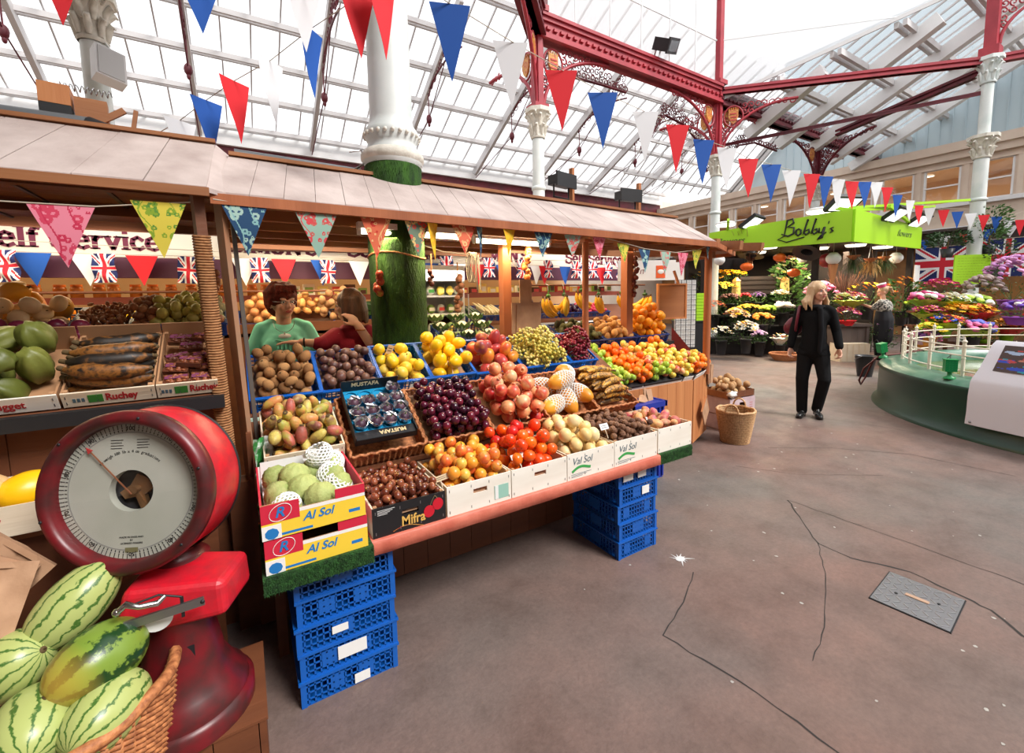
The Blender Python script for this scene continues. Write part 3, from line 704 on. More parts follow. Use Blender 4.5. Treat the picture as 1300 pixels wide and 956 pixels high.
a = MB(); a.tube([(-.62, 3.22, 2.50), (-.54, 3.2, 2.47)], .045, 10); a.build('pipe_socket', M_['black'], o)
o = thing('grey_pipe', 'grey pipe running along the roof to the green-wrapped column', 'pipe'); a = MB(); a.tube([(.03, 3.25, 2.46), (.78, 3.25, 2.44)], .03, 10); a.build('pipe_run', M_['pipe'], o)
a = MB(); a.tube([(.72, 3.22, 2.44), (.8, 3.2, 2.5), (.78, 3.2, 2.58), (.7, 3.2, 2.56)], .008, 6); a.build('cable', M_['chrome'], o)
o = thing('grey_pipe', 'pale grey conduit on the canopy roof right of the green-wrapped column', 'pipe'); a = MB(); a.tube([(1.2, 3.3, 2.42), (3.0, 3.3, 2.37)], .022, 8); a.build('pipe_run', M_['steel'], o)
for s_ in ((1.2, 2.42), (3.0, 2.37)): a = MB(); a.tube([(s_[0] - .03, 3.3, s_[1]), (s_[0] + .03, 3.3, s_[1])], .028, 8); a.build('pipe_clip', M_['black'], o)
bx = thing('timber_box', 'small orange wooden box with coiled wire standing on the left canopy roof', 'box', (-.80, 3.22, 2.50)); bx.rotation_euler[2] = .1
a = MB(); a.box(0, .12, 0, .14, .09, .19); a.build('block', M_['pine'], bx)
a = MB(); a.box(0, .12, 0, .14, 0, .088); a.build('base_block', M_['black'], bx)
a = MB(); a.box(.13, .30, 0, .1, .0, .03); a.bar((.2, .02, .02), (.33, .02, .12), .03, .02, (0, 1, 0)); a.bar((.36, .02, .02), (.38, .02, .13), .02, .02, (0, 1, 0)); a.box(.13, .26, .02, .1, .03, .15); a.build('frame', M_['pine_x'], bx)
a = MB(); a.tube([(.08 + k * .0045, .05 + .018 * math.sin(k * 1.3), .2 + .018 * math.cos(k * 1.3)) for k in range(46)], .003, 4); a.build('wire_coil', M_['steel'], bx)
def floodlight(x, y, z, rz_, label, h=.2):
 o = thing('floodlight', label, 'floodlight', (x, y, z), (0, 0, rz_))
 a = MB(); a.box(-.12, .12, -.05, .05, h - .06, h + .02); a.box(-.13, .13, -.07, -.05, h - .08, h + .04); a.build('housing', M_['black'], o)
 a = MB(); a.tube([(-.1, 0, h - .02), (-.1, 0, .04), (.1, 0, .04), (.1, 0, h - .02)], .009, 6); a.build('yoke', M_['black'], o)
 a = MB(); a.box(.13, .16, -.02, .02, -.02, h + .12); a.build('timber_batten', M_['pine'], o)
 return o
floodlight(2.48, 3.15, 2.38, .2, 'black floodlight with a timber batten on the middle of the canopy roof')
floodlight(3.35, 3.2, 2.35, -.1, 'black floodlight with a timber batten near the right end of the canopy roof')
def tube_lamp(x0, x1, y, z, label):
 o = thing('fluorescent_lamp', label, 'strip light', (0, 0, 0))
 a = MB(); a.box(x0, x1, y - .03, y + .03, z, z + .04); a.build('fitting', M_['white_paint'], o)
 a = MB(); a.cyl((x0 + .02, y, z - .02), (x1 - .02, y, z - .02), .016, n=10); a.build('tube', M_['tube_light'], o)
 for x in (x0, x1 - .02): a = MB(); a.box(x, x + .02, y - .02, y + .02, z - .04, z); a.build('end_cap', M_['white_paint'], o)
 area_lamp('strip_glow', ((x0 + x1) / 2, y, z - .05), x1 - x0, .06, 11, (1, .78, .48))
tube_lamp(.68, 1.42, 3.0, 2.02, 'lit fluorescent strip under the canopy in front of the green-wrapped column')
tube_lamp(1.62, 2.38, 3.2, 2.03, 'lit fluorescent strip under the canopy right of the green-wrapped column')
for x, y, l in ((.2, 3.6, 'round downlight in the canopy ceiling above the woman in mint green'), (.78, 4.1, 'round downlight in the canopy ceiling left of the green-wrapped column'), (1.75, 3.9, 'round downlight in the canopy ceiling right of the green-wrapped column'), (4.02, 3.3, 'round downlight under the right end of the canopy')):
 o = thing('downlight', l, 'ceiling light', (x, y, 2.115 if x < 3 else 2.05))
 a = MB(); a.lathe([(.035, -.006), (0, -.007)], 14); a.build('bulb', M_['downlight'], o)
 a = MB(); a.lathe([(.036, 0), (.05, 0), (.048, -.01), (.036, -.01)], 14); a.build('rim', M_['chrome'], o)
area_lamp('warm_fill', (.6, 4.2, 2.03), 1.2, .4, 16, (1, .76, .45)); area_lamp('warm_fill', (3.3, 3.5, 1.98), 1.4, .8, 16, (1, .78, .48)); area_lamp('warm_fill', (-1.4, 3.9, 2.1), 2, .4, 16, (1, .76, .45))
cn = thing('counter', 'orange pine planked counter under the apples, angled at its right end', 'counter', (0, 0, 0))
a = MB(); planks(a, 2.2, 3.70, 2.66, .10, .72, .125); a.build('front_planks', M_['pine'], cn)
a = MB()
L = math.dist((3.71, 2.66), (4.22, 2.86)); M = T(3.71, 2.66, 0) @ Matrix.Rotation(math.atan2(.20, .51), 4, 'Z'); b = MB(); planks(b, 0, L, 0, .08, .74, .11)
b.build('angled_planks', M_['pine'], cn, M=M)
b = MB(); planks(b, 0, .9, 0, .08, .74, .11); b.build('side_planks', M_['pine'], cn, M=T(4.22, 2.87, 0) @ Matrix.Rotation(math.radians(84), 4, 'Z'))
a = MB(); a.prism([(2.2, 2.69), (3.7, 2.69), (4.2, 2.89), (4.28, 3.7), (2.2, 3.7)], .66, .70); a.build('shelf', M_['pine_x'], cn)
for x, y in ((3.62, 2.75), (4.1, 2.95), (4.2, 3.5), (2.3, 3.5)): a = MB(); a.box(x - .03, x + .03, y - .03, y + .03, 0, .1 if x > 3 and y < 3.2 else .66); a.build('leg', M_['darkpine'], cn)
dia = thing('plywood_square', 'plain plywood square hung cornerwise on the angled end of the pine counter', 'board', M=T(3.96, 2.735, .36) @ Matrix.Rotation(math.atan2(.20, .51), 4, 'Z') @ T(0, -.03, 0) @ R(8, 'Y') @ R(45, 'Y'))
a = MB(); a.box(-.105, .105, -.006, .006, -.105, .105); a.build('sheet', M_['kraft'], dia)
a = MB(); a.box(-.11, -.102, -.008, .008, -.105, .105); a.box(-.105, .105, -.008, .008, .102, .11); a.build('edge_strip', M_['pine'], dia)
cn2 = thing('counter', 'dark planked counter base behind the salmon-edged table', 'counter', (0, 0, 0))
a = MB(); planks(a, -.02, 2.2, 2.30, .02, .74, .14); a.build('front_planks', M_['darkpine'], cn2)
a = MB(); a.add([(0.0, 2.13, .745), (2.3, 2.13, .745), (2.3, 2.50, .96), (0.0, 2.50, .96), (0.0, 2.13, .725), (2.3, 2.13, .725), (2.3, 2.50, .94), (0.0, 2.50, .94)], [(0, 1, 2, 3), (7, 6, 5, 4), (0, 4, 5, 1), (1, 5, 6, 2), (2, 6, 7, 3), (3, 7, 4, 0)]); a.build('lower_sloping_shelf', M_['darkpine'], cn2)
a = MB(); a.add([(0.0, 2.60, .965), (2.55, 2.60, .965), (2.55, 2.97, 1.17), (0.0, 2.97, 1.17), (0.0, 2.60, .94), (2.55, 2.60, .94), (2.55, 2.97, 1.145), (0.0, 2.97, 1.145)], [(0, 1, 2, 3), (7, 6, 5, 4), (0, 4, 5, 1), (1, 5, 6, 2), (2, 6, 7, 3), (3, 7, 4, 0)]); a.build('upper_sloping_shelf', M_['darkpine'], cn2)
a = MB(); a.box(-.02, 2.3, 2.51, 2.54, .7, .97); a.build('riser', mat('pale_green_shelf_edge', S(168, 194, 178), .6), cn2)
a = MB(); a.box(-.02, 0, 2.32, 3.0, .02, .95); a.box(0, 2.5, 3.0, 3.03, .02, 1.14); a.build('end_and_back_boards', M_['darkpine'], cn2)
pl_ = thing('plastic_wrap', 'crumpled white and green plastic sheeting hanging beside the prickly pear crate', 'plastic sheet', (0.035, 2.18, .52))
rs = random.Random(4); a = MB(); n = 14; vs = []
for j in range(15):
 for i in range(7): vs.append((-.03 + i * .012 + rs.uniform(-.006, .006), rs.uniform(-.014, .014) + i * .01 - .06, j * .032 + rs.uniform(-.004, .004)))
a.add(vs, [(j * 7 + i, j * 7 + i + 1, j * 7 + i + 8, j * 7 + i + 7) for j in range(14) for i in range(6)], smooth=False)
plm = mat('printed_plastic_wrap', (.75, .78, .76), .3, col2=S(60, 140, 70), scale=14, contrast=.12); a.build('sheet', plm, pl_)
a = MB(); vs = [(.02 + .03 * k, .36 + rs.uniform(-.006, .006), .475 + k * .0005 + rs.uniform(-.004, .004)) for k in range(12)]
a.tube(vs, .012, 5); a.build('rolled_edge', plm, pl_)
cn3 = thing('counter', 'dark timber counter of the left-hand stall with a black ledge under the crates', 'counter', (0, 0, 0))
a = MB(); planks(a, -3.2, -.1, 2.42, .0, 1.10, .3); a.build('front_planks', M_['darkpine'], cn3)
a = MB(); a.box(-3.2, -.09, 2.30, 2.345, 1.09, 1.145); a.build('black_ledge', M_['black'], cn3)
a = MB(); a.add([(-3.2, 2.34, 1.135), (-.1, 2.34, 1.135), (-.1, 2.84, 1.42), (-3.2, 2.84, 1.42), (-3.2, 2.34, 1.11), (-.1, 2.34, 1.11), (-.1, 2.84, 1.395), (-3.2, 2.84, 1.395)], [(0, 1, 2, 3), (7, 6, 5, 4), (0, 4, 5, 1), (1, 5, 6, 2), (2, 6, 7, 3), (3, 7, 4, 0)]); a.build('sloping_shelf', M_['darkpine'], cn3)
a = MB(); a.box(-3.2, -.1, 2.86, 3.5, 1.34, 1.37); a.build('top_shelf', M_['darkpine'], cn3)
a = MB(); a.box(-3.2, -.14, 2.05, 2.42, .78, .81); a.build('lower_shelf', M_['pine_x'], cn3)
a = MB(); a.box(-3.2, -.14, 2.07, 2.09, .0, .78)
a.build('lower_panel', M_['darkpine'], cn3)
tb = thing('display_table', 'low plank table with a salmon-pink covered edge carrying the front row of boxes', 'table', (0, 0, 0))
a = MB(); a.box(-.0, 2.36, 1.70, 2.14, .575, .60); a.build('tabletop', M_['pine_x'], tb)
a = MB(); n = 60; vs = []
rs = random.Random(2)
for i in range(n + 1):
 x = .375 + (2.06 - .375) * i / n; j = rs.uniform(-.003, .003)
 vs += [(x, 1.80, .604), (x, 1.695 + j, .604), (x, 1.688 + j, .598), (x, 1.688 - j, .545 + j), (x, 1.70, .54), (x, 1.80, .565)]
a.add(vs, [(i * 6 + k, i * 6 + k + 1, i * 6 + 7 + k, i * 6 + 6 + k) for i in range(n) for k in range(5)], smooth=True); a.build('salmon_edge_cover', M_['pinkcloth'], tb)
def turf_mat(x0, x1, y0, y1, z, drop, parent):
 a = MB(); a.box(x0, x1, y0, y1, z, z + .006); a.box(x0, x1, y0 - .006, y0, z - drop, z + .006); rs = random.Random(int(x0 * 100))
 for i in range(1500):
  x = rs.uniform(x0, x1); q = rs.uniform(0, drop + .02); b = V((x, y0 - .006, z - drop + q)) if q < drop else V((x, rs.uniform(y0, y0 + .04), z + .006))
  d = V((rs.uniform(-.004, .004), -.008, rs.uniform(-.008, .004))); a.add([b - V((.0012, 0, 0)), b + V((.0012, 0, 0)), b + d], [(0, 1, 2)])
 return a.build('turf_mat', M_['turf'], parent)
turf_mat(-.0, .375, 1.665, 2.1, .60, .06, tb); turf_mat(2.06, 2.36, 1.70, 2.1, .60, .06, tb)
for x, y in ((.06, 2.08), (2.1, 2.10), (2.34, 2.12)): a = MB(); a.box(x - .02, x + .02, y - .02, y + .02, 0.0, .575); a.build('leg', M_['darkpine'], tb)
#  CRATES, BASKETS, BOXES
RX = lambda a: R(a, 'X')
def R2(x): return T(x, 2.13, .76) @ RX(31)
def R3(x): return T(x, 2.62, .98) @ RX(30)
def RL(x): return T(x, 2.355, 1.155) @ RX(31)
def wood_crate(M, w, d, h, label, group=None, front='whitewood', fh=None, bh=None, slot=False, name='wooden_crate', side='poplar_s', inner='poplar'):
 fh = fh or h; bh = bh or h; o = thing(name, label, 'crate', M=M, group=group); t = .007
 a = MB(); a.box(t, w - t, t, d - t, 0, .005); a.build('base_board', M_[inner], o)
 a = MB()
 if slot:
  s0, s1, z0, z1 = w / 2 - .035, w / 2 + .035, fh * .56, fh * .72
  a.box(0, s0, 0, t, 0, fh); a.box(s1, w, 0, t, 0, fh); a.box(s0, s1, 0, t, 0, z0); a.box(s0, s1, 0, t, z1, fh)
 else: a.box(0, w, 0, t, 0, fh)
 a.build('front_board', M_[front], o)
 a = MB(); a.box(0, w, d - t, d, 0, bh); a.build('back_board', M_[inner], o)
 for x in (0, w - t): a = MB(); a.box(x, x + t, t, d - t, 0, min(h, max(fh, h * .9))); a.build('side_board', M_[inner], o)
 for x in (t, w - t - .014):
  for y in (t, d - t - .014):
   a = MB(); a.box(x, x + .014, y, y + .014, 0, h + .004); a.build('corner_block', M_[side], o)
 a = MB()
 for x in (.012, w - .012, w * .36, w * .64):
  for z in (.02, fh - .02): a.box(x - .0015, x + .0015, -.001, 0, z - .006, z + .006)
 a.build('staples', M_['steel'], o)
 return o
def lattice_wall(a, p, q, h, step=.022, bt=.004, panel=None, z0=0.):
 """grid wall from p to q (2D), thickness bt; solid rails, real holes"""
 p = V((p[0], p[1], z0)); q = V((q[0], q[1], z0)); d = (q - p); L = d.length; d.normalize(); n = max(3, int(L / step))
 for i in range(n + 1):
  b = p + d * (L * i / n); a.bar(b + V((0, 0, .004)), b + V((0, 0, h - .004)), .006, bt, (d.y, -d.x, 0) if abs(d.z) < .9 else (1, 0, 0))
 m = max(2, int(h / step))
 for j in range(m + 1):
  z = h * j / m; w = .014 if j in (0, m) else .0055
  a.bar(p + V((0, 0, z)), q + V((0, 0, z)), bt, w)
 if panel:
  for (s, e) in panel: a.bar(p + d * (L * s) + V((0, 0, h * .5)), p + d * (L * e) + V((0, 0, h * .5)), bt * .9, h * .62)
def plastic_crate(M, w, d, h, label, group=None, m='bluecrate', panels=((.28, .42), (.58, .74)), rim=.012, feet=True):
 o = thing('plastic_crate', label, 'crate', M=M, group=group)
 a = MB(); lattice_wall(a, (0, 0), (w, 0), h, panel=panels); a.build('front_wall', M_[m], o)
 a = MB(); lattice_wall(a, (0, d), (w, d), h, step=.03); a.build('back_wall', M_[m], o)
 for x in (0, w): a = MB(); lattice_wall(a, (x, 0), (x, d), h, step=.026, panel=((.38, .62),)); a.build('side_wall', M_[m], o)
 a = MB()
 a.box(-rim, w + rim, -rim, .004, h - .006, h + .004); a.box(-rim, w + rim, d - .004, d + rim, h - .006, h + .004)
 a.box(-rim, .004, 0, d, h - .006, h + .004); a.box(w - .004, w + rim, 0, d, h - .006, h + .004); a.build('rim', M_[m], o)
 a = MB(); a.box(0, w, 0, d, 0, .004); a.build('base', M_[m], o)
 for x in (-.006, w - .014):
  for y in (-.006, d - .014): a = MB(); a.box(x, x + .02, y, y + .02, 0, h); a.build('corner_post', M_[m], o)
 return o
def woven(a, ring, z0, z1, rows, r=.004, off=0, flare=None):
 """ring(t)->(x,y) closed curve; rows of horizontal rods weaving in and out"""
 n = 110
 for j in range(rows):
  z = z0 + (z1 - z0) * (j + .5) / rows; pts = []
  for i in range(n + 1):
   x, y, nx, ny = ring(i / n, z); s_ = r * 1.1 * (1 if i % 2 else -1); pts.append((x + nx * s_, y + ny * s_, z))
  a.tube(pts, (z1 - z0) / rows * .55, 5, caps=False)
def rect_ring(w, d, fl, h):
 P = 2 * (w + d)
 def f(t, z):
  e = fl * (z / h); s = (t % 1) * P; hw, hd = w, d
  if s < hw: x, y, nx, ny = s, 0, 0, -1
  elif s < hw + hd: x, y, nx, ny = hw, s - hw, 1, 0
  elif s < 2 * hw + hd: x, y, nx, ny = hw - (s - hw - hd), hd, 0, 1
  else: x, y, nx, ny = 0, hd - (s - 2 * hw - hd), -1, 0
  cx, cy = w / 2, d / 2; return cx + (x - cx) * (1 + e), cy + (y - cy) * (1 + e), nx, ny
 return f
def wicker_tray(M, w, d, h, label, group=None, m='wicker'):
 o = thing('wicker_basket', label, 'basket', M=M, group=group); f = rect_ring(w, d, .06, h)
 a = MB(); woven(a, f, 0, h - .01, 10); a.build('woven_sides', M_[m], o)
 a = MB()
 for i in range(56):
  x, y, nx, ny = f(i / 56, 0); x2, y2, _, _ = f(i / 56, h); a.bar((x, y, 0), (x2, y2, h), .005, .004, (nx, ny, 0))
 a.build('stakes', M_[m], o)
 a = MB(); pts = []
 for i in range(121): x, y, nx, ny = f(i / 120, h); pts.append((x + nx * .004 * math.sin(i * 1.7), y + ny * .004 * math.sin(i * 1.7), h - .003 + .003 * math.cos(i * 1.7)))
 a.tube(pts, .0075, 6, caps=False); a.build('braided_rim', M_[m], o)
 a = MB(); a.box(0, w, 0, d, 0, .005); a.build('base', M_[m], o)
 return o
cr0 = plastic_crate(T(.10, 1.74, .0), .36, .38, .104, 'blue plastic crate at the bottom of the near stack under the table')
def stick(o, x0, x1, z0, z1, y=-.008, m='paper'):
 a = MB(); a.box(x0, x1, y - .001, y, z0, z1); a.build('paper_label', M_[m], o)
stick(cr0, .19, .25, .01, .05)
nm = ['bottom but one of the near stack, with a torn paper label', 'middle of the near stack, with a small white label', 'second from the top of the near stack', 'top of the near stack under the turf']
for i in range(1, 5):
 o = plastic_crate(T(.10 + (.004, -.003, .005, 0)[i - 1], 1.74 + (.003, 0, .004, .002)[i - 1], .108 * i), .36, .38, .104, 'blue plastic crate ' + nm[i - 1], panels=((.2, .36), (.56, .72)) if i % 2 else ((.34, .56),))
 if i == 1: stick(o, .13, .24, .03, .085)
 if i == 2: stick(o, .12, .18, .04, .07)
nm = ['bottom of the far stack under the table', 'second from the bottom of the far stack under the table', 'middle of the far stack under the table', 'second from the top of the far stack, with a paper label', 'top of the far stack, tucked under the table edge']
for i in range(5):
 M = T(1.79 + (.0, .006, -.004, .004, .0)[i], 1.76 + (.0, .002, .004, 0, .003)[i], .11 * i)
 o = plastic_crate(M, .31, .40, .106, 'blue plastic crate ' + nm[i], m='bluecrate', panels=((.35, .65),) if i % 2 else ((.15, .3), (.7, .85)))
 if i == 3: stick(o, .18, .24, .03, .08)
 if i == 4: stick(o, .03, .11, .03, .085); stick(o, .15, .22, .03, .085)
bb = thing('storage_bin', 'royal blue ribbed plastic bin with a paper bag, standing in front of the pine counter', 'bin', (2.62, 2.42, 0))
a = MB(); a.prism([(.0, 0), (.36, 0), (.36, .2), (0, .2)], .0, .66)
for k in range(8): a.box(.01 + k * .047, .025 + k * .047, -.012, 0, .02, .62)
for k in range(4): a.box(.36, .372, .01 + k * .05, .025 + k * .05, .02, .62)
a.build('body', M_['bluebin'], bb)
a = MB(); a.box(-.015, .38, -.018, .005, .62, .665); a.box(.36, .385, -.018, .2, .62, .665); a.box(-.015, 0, -.018, .2, .62, .665); a.build('rim', M_['bluebin'], bb)
pb_ = thing('paper_bag', 'folded brown paper bag sticking out of the blue bin', 'bag', (2.84, 2.5, .64), (math.radians(-15), math.radians(14), 0.1))
a = MB(); a.box(0, .1, 0, .012, -.0, .13); a.add([(.02, -.03, .0), (.09, -.03, .0), (.11, .0, .14), (.03, .0, .12)], [(0, 1, 2, 3)]); a.build('bag_sheet', M_['kraft'], pb_)
a = MB(); a.add([(-.12, -.02, .01), (.02, -.03, .0), (.04, .01, .09), (-.04, .02, .07)], [(0, 1, 2, 3)]); a.build('bag_fold', M_['kraft'], pb_)
FR = []
xs = [.70, 1.03, 1.365, 1.70]
wh = wood_crate(T(.703, 1.705, .602), .325, .375, .135, 'whitewashed wooden crate of yellow plums, right of the black cherry-printed box', slot=True)
a = MB(); a.box(.235, .31, -.0015, -.0005, .02, .085); a.build('grey_green_label', mat('grey_green_label', S(150, 196, 180), .7), wh)
a = MB(); a.box(.238, .255, -.002, -.0015, .02, .085); a.build('label_edge', M_['paper'], wh)
wood_crate(T(1.033, 1.705, .602), .33, .375, .135, 'whitewashed wooden crate of persimmons, with a hand slot', slot=True)
greenlogo = mat('green_hill_print', S(60, 160, 80), .7); greyink = mat('grey_blue_print', S(80, 104, 116), .7)
def valsole(o, w):
 text('lettering', 'Val Sol', .052, greyink, o, T(.03, -.0012, .095) @ FRONT, .0003, shear=.25, sx=.95)
 a = MB(); pts = [(.03 + .014 * k, .042 + .014 * math.sin(k * .45) + .002 * k) for k in range(10)]
 for (p, q) in zip(pts[:-1], pts[1:]): a.bar((p[0], -.0006, p[1]), (q[0], -.0006, q[1]), .001, .014, (0, 0, 1))
 a.build('green_hill_logo', greenlogo, o)
 a = MB()
 for k in range(3): a.box(.025, .16 - k * .03, -.001, -.0003, .028 - k * .007, .030 - k * .007)
 a.build('small_print', greyink, o)
v1 = wood_crate(T(1.368, 1.705, .602), .328, .375, .14, 'whitewashed crate with a green hill print holding cream-coloured granadillas', front='whitewood'); valsole(v1, .33)
v2 = wood_crate(T(1.70, 1.705, .602), .345, .375, .145, 'whitewashed crate with a green hill print holding brown lychees', front='whitewood'); valsole(v2, .35)
ve = wood_crate(T(2.06, 1.71, .607), .31, .39, .145, 'whitewashed crate at the right end of the table, holding cactus pears and pink tubers', front='whitewood')
mf = wood_crate(T(.385, 1.705, .602), .31, .375, .125, 'black printed box with red cherries holding chestnuts', front='blackbox', slot=True, name='cherry_print_box')
text('lettering', 'Mifra', .058, mat('gold_print', S(222, 176, 90), .5), mf, T(.115, -.0015, .042) @ FRONT, .0004, offset=.0012, sx=.85)
chm = mat('cherry_print', S(200, 24, 44), .5)
a = MB()
for cx, cz in ((.235, .055), (.275, .078)): a.prism([(cx + .024 * math.cos(t), cz + .026 * math.sin(t)) for t in [k * PI / 9 for k in range(18)]], 0, .0012, T(0, -.0003, 0) @ FRONT)
a.build('cherry_print', chm, mf)
a = MB(); a.tube([(.24, -.001, .078), (.25, -.001, .10), (.262, -.001, .118)], .0012, 4); a.tube([(.275, -.001, .1), (.268, -.001, .11), (.262, -.001, .118)], .0012, 4); a.build('cherry_stalk_print', mat('stalk_print', S(150, 130, 90), .6), mf)
a = MB(); a.tube([(.08 + .016 * k, -.0012, .012 + .012 * math.sin(k * .5)) for k in range(9)], .0012, 4); a.build('gold_flourish', M_['gold'], mf)
a = MB()
for k in range(4): a.box(.02, .09 - k * .01, -.001, -.0003, .112 - k * .006, .1135 - k * .006)
a.build('small_print', M_['paper'], mf)
yel = mat('yellow_print', S(244, 206, 60), .6); redp = mat('red_print', S(206, 34, 62), .6); blp = mat('blue_print', S(30, 120, 190), .6); whp = mat('white_card', S(238, 236, 232), .7)
M_['yel'] = yel
def al_sol_box(M, label, cut=False):
 w, d, h = .345, .42, .125; o = thing('cardboard_box', label, 'box', M=M); t = .005
 a = MB(); a.box(0, w, 0, d, 0, .004); a.build('base_sheet', M_['cardboard'], o)
 a = MB(); a.box(0, w, 0, t, 0, h * .72); a.box(0, .09, 0, t, h * .72, h); a.box(w - .105, w, 0, t, h * .72, h); a.build('front_panel', M_['cardboard'], o)
 a = MB(); a.cur = 0; a.box(0, w, -.0012, 0, 0, h * .62)
 a.cur = 1; a.box(0, .12, -.0018, -.0002, h * .46, h * .99); a.box(w - .105, w, -.0016, -.0002, h * .72, h)
 a.cur = 2; a.box(0, .06, -.0024, -.0002, 0, h * .40); a.box(.12, w - .105, -.0014, -.0002, h * .62, h * .72); a.box(w - .105, w, -.0014, -.0002, h * .62, h * .72)
 a.cur = 3
 a.prism([(.03 + .022 * math.cos(k * .7), h * .16 + .02 * math.sin(k * .7)) for k in range(9)], 0, .0028, FRONT); a.box(.055, .16, -.0016, -.0002, h * .05, h * .12); a.box(w - .06, w - .02, -.0016, -.0002, h * .2, h * .3)
 a.build('printed_front', [yel, redp, whp, blp], o)
 text('lettering', 'Al Sol', .042, blp, o, T(.13, -.0022, h * .42) @ FRONT, .0004, offset=.001, shear=.3)
 text('lettering', 'R', .05, blp, o, T(.042, -.0032, h * .72) @ FRONT, .0004, offset=.001, shear=.25)
 a = MB(); a.tube([(.06 + .034 * math.cos(t) + .008 * math.sin(t), -.0026, h * .72 + .03 * math.sin(t)) for t in [k * PI / 10 for k in range(21)]], .0012, 4); a.build('white_oval_print', whp, o)
 for x in (0, w - t): a = MB(); a.cur = 0; a.box(x, x + t, t, d, 0, h); a.cur = 1; a.box(x - .001, x + t + .001, t, d, h * .5, h + .001); a.build('side_panel', [whp, redp], o)
 a = MB(); a.box(0, w, d - t, d, 0, h); a.build('back_panel', whp, o)
 return o
al_sol_box(T(.012, 1.672, .607), 'yellow and red printed cardboard box, the lower of the two stacked on the turf')
al2 = al_sol_box(T(.008, 1.668, .735), 'yellow and red printed cardboard box of custard apples, the upper of the two stacked')
pc = wood_crate(T(.04, 2.12, .775) @ RX(20), .325, .37, .13, 'pale wooden crate of prickly pears at the left end of the sloping row', front='poplar', inner='poplar')
wicker_tray(R2(.40), .345, .385, .085, 'brown wicker tray under the black fig box')
wicker_tray(R2(.775), .36, .385, .085, 'brown wicker tray full of dark plums')
wicker_tray(R2(1.165), .36, .385, .085, 'brown wicker tray heaped with pomegranates')
wicker_tray(R2(1.555), .375, .385, .075, 'brown wicker tray of papayas in white foam nets')
wicker_tray(R2(1.96), .33, .385, .075, 'brown wicker tray of blackening plantains beside the thin post')
fb_ = thing('fig_box', 'black card box with gold lettering and a blue moulded tray of figs', 'box', M=T(.415, 2.105, .865) @ RX(31))
a = MB(); a.box(0, .30, 0, .37, 0, .004)
a.build('base_sheet', M_['blackbox'], fb_)
a = MB(); a.box(0, .30, .0, .055, .03, .034); a.box(0, .30, 0, .004, 0, .034); a.build('front_flap', M_['blackbox'], fb_)
a = MB(); a.box(0, .30, .366, .37, 0, .09); a.build('back_panel', M_['blackbox'], fb_)
for x in (0, .296): a = MB(); a.box(x, x + .004, 0, .37, 0, .05); a.build('side_panel', M_['blackbox'], fb_)
a = MB(); a.box(.006, .294, .057, .364, .005, .022)
for i in range(4):
 for j in range(4): a.lathe([(.034, .022), (.03, .03), (.036, .031), (.037, .022)], 12, T(.042 + i * .072, .09 + j * .075, 0))
a.build('moulded_tray', mat('bright_blue_tray', S(26, 140, 186), .35), fb_)
gp = mat('gold_letter_print', S(226, 200, 150), .5)
text('lettering', 'MUSTAFA', .035, gp, fb_, T(.05, .362, .065) @ FRONT, .0005, offset=.001, sx=.95)
text('lettering', 'MUSTAFA', .032, gp, fb_, T(.25, .03, .0355) @ R(180, 'Z'), .0005, offset=.001, sx=.95)
plastic_crate(R3(.015), .325, .37, .09, 'blue plastic crate full of kiwi fruit')
plastic_crate(R3(.355), .32, .37, .085, 'blue plastic crate of brown passion fruit beside the kiwi fruit')
c_ = plastic_crate(R3(.69), .29, .37, .095, 'blue plastic crate of yellow quinces with a barcode label', m='bluecrate'); stick(c_, .16, .24, .02, .07)
plastic_crate(R3(1.0), .29, .37, .095, 'blue plastic crate of bright yellow melons right of the quinces')
plastic_crate(R3(1.31), .36, .37, .085, 'blue plastic crate of red and orange mangoes')
plastic_crate(R3(1.69), .42, .37, .085, 'blue plastic crate heaped with white grapes')
plastic_crate(R3(2.13), .24, .37, .085, 'blue plastic crate heaped with red grapes')
SH = lambda x: T(x, 3.12, 1.055) @ RX(22)
a_ = thing('produce_shelf', 'black edged shelf carrying crates of kiwis and oranges above the apples', 'shelf', (0, 0, 0))
a = MB(); a.box(2.45, 3.92, 3.06, 3.09, 1.0, 1.06); a.build('black_edge', M_['black'], a_)
a = MB(); a.add([(2.45, 3.09, 1.04), (3.95, 3.09, 1.04), (3.95, 3.55, 1.22), (2.45, 3.55, 1.22), (2.45, 3.09, 1.02), (3.95, 3.09, 1.02), (3.95, 3.55, 1.2), (2.45, 3.55, 1.2)], [(0, 1, 2, 3), (7, 6, 5, 4), (0, 4, 5, 1), (1, 5, 6, 2), (2, 6, 7, 3), (3, 7, 4, 0)]); a.build('shelf_board', M_['darkpine'], a_)
for x in (2.5, 3.85): a = MB(); a.box(x, x + .04, 3.3, 3.34, .7, 1.1); a.build('bracket', M_['darkpine'], a_)
for k, (x, w, l, m) in enumerate(((2.52, .42, 'dark blue crate of small dark green kiwis on the upper shelf', 'bluecrate2'), (2.97, .42, 'dark blue crate of tan sweet potatoes on the upper shelf', 'bluecrate2'), (3.42, .44, 'dark blue crate under the heap of oranges on the upper shelf', 'bluecrate2'))):
 plastic_crate(SH(x), w, .38, .085, l, m=m)
AP = T(2.36, 2.66, .745) @ RX(31)
tr = thing('display_tray', 'white and black edged sloping tray under the mixed apples and oranges', 'tray', M=AP)
a = MB(); a.box(0, 1.33, 0, .5, 0, .006); a.build('tray_base', M_['black'], tr)
a = MB(); a.box(0, .62, -.006, 0, -.0, .022); a.box(.64, 1.16, -.006, 0, 0, .022); a.build('black_lip', M_['black'], tr)
a = MB(); a.box(0, .45, -.004, .0, -.045, 0); a.box(.46, 1.17, -.004, 0, -.045, 0); a.box(1.19, 1.33, -.004, 0, -.04, .02); a.build('white_strip', whp, tr)
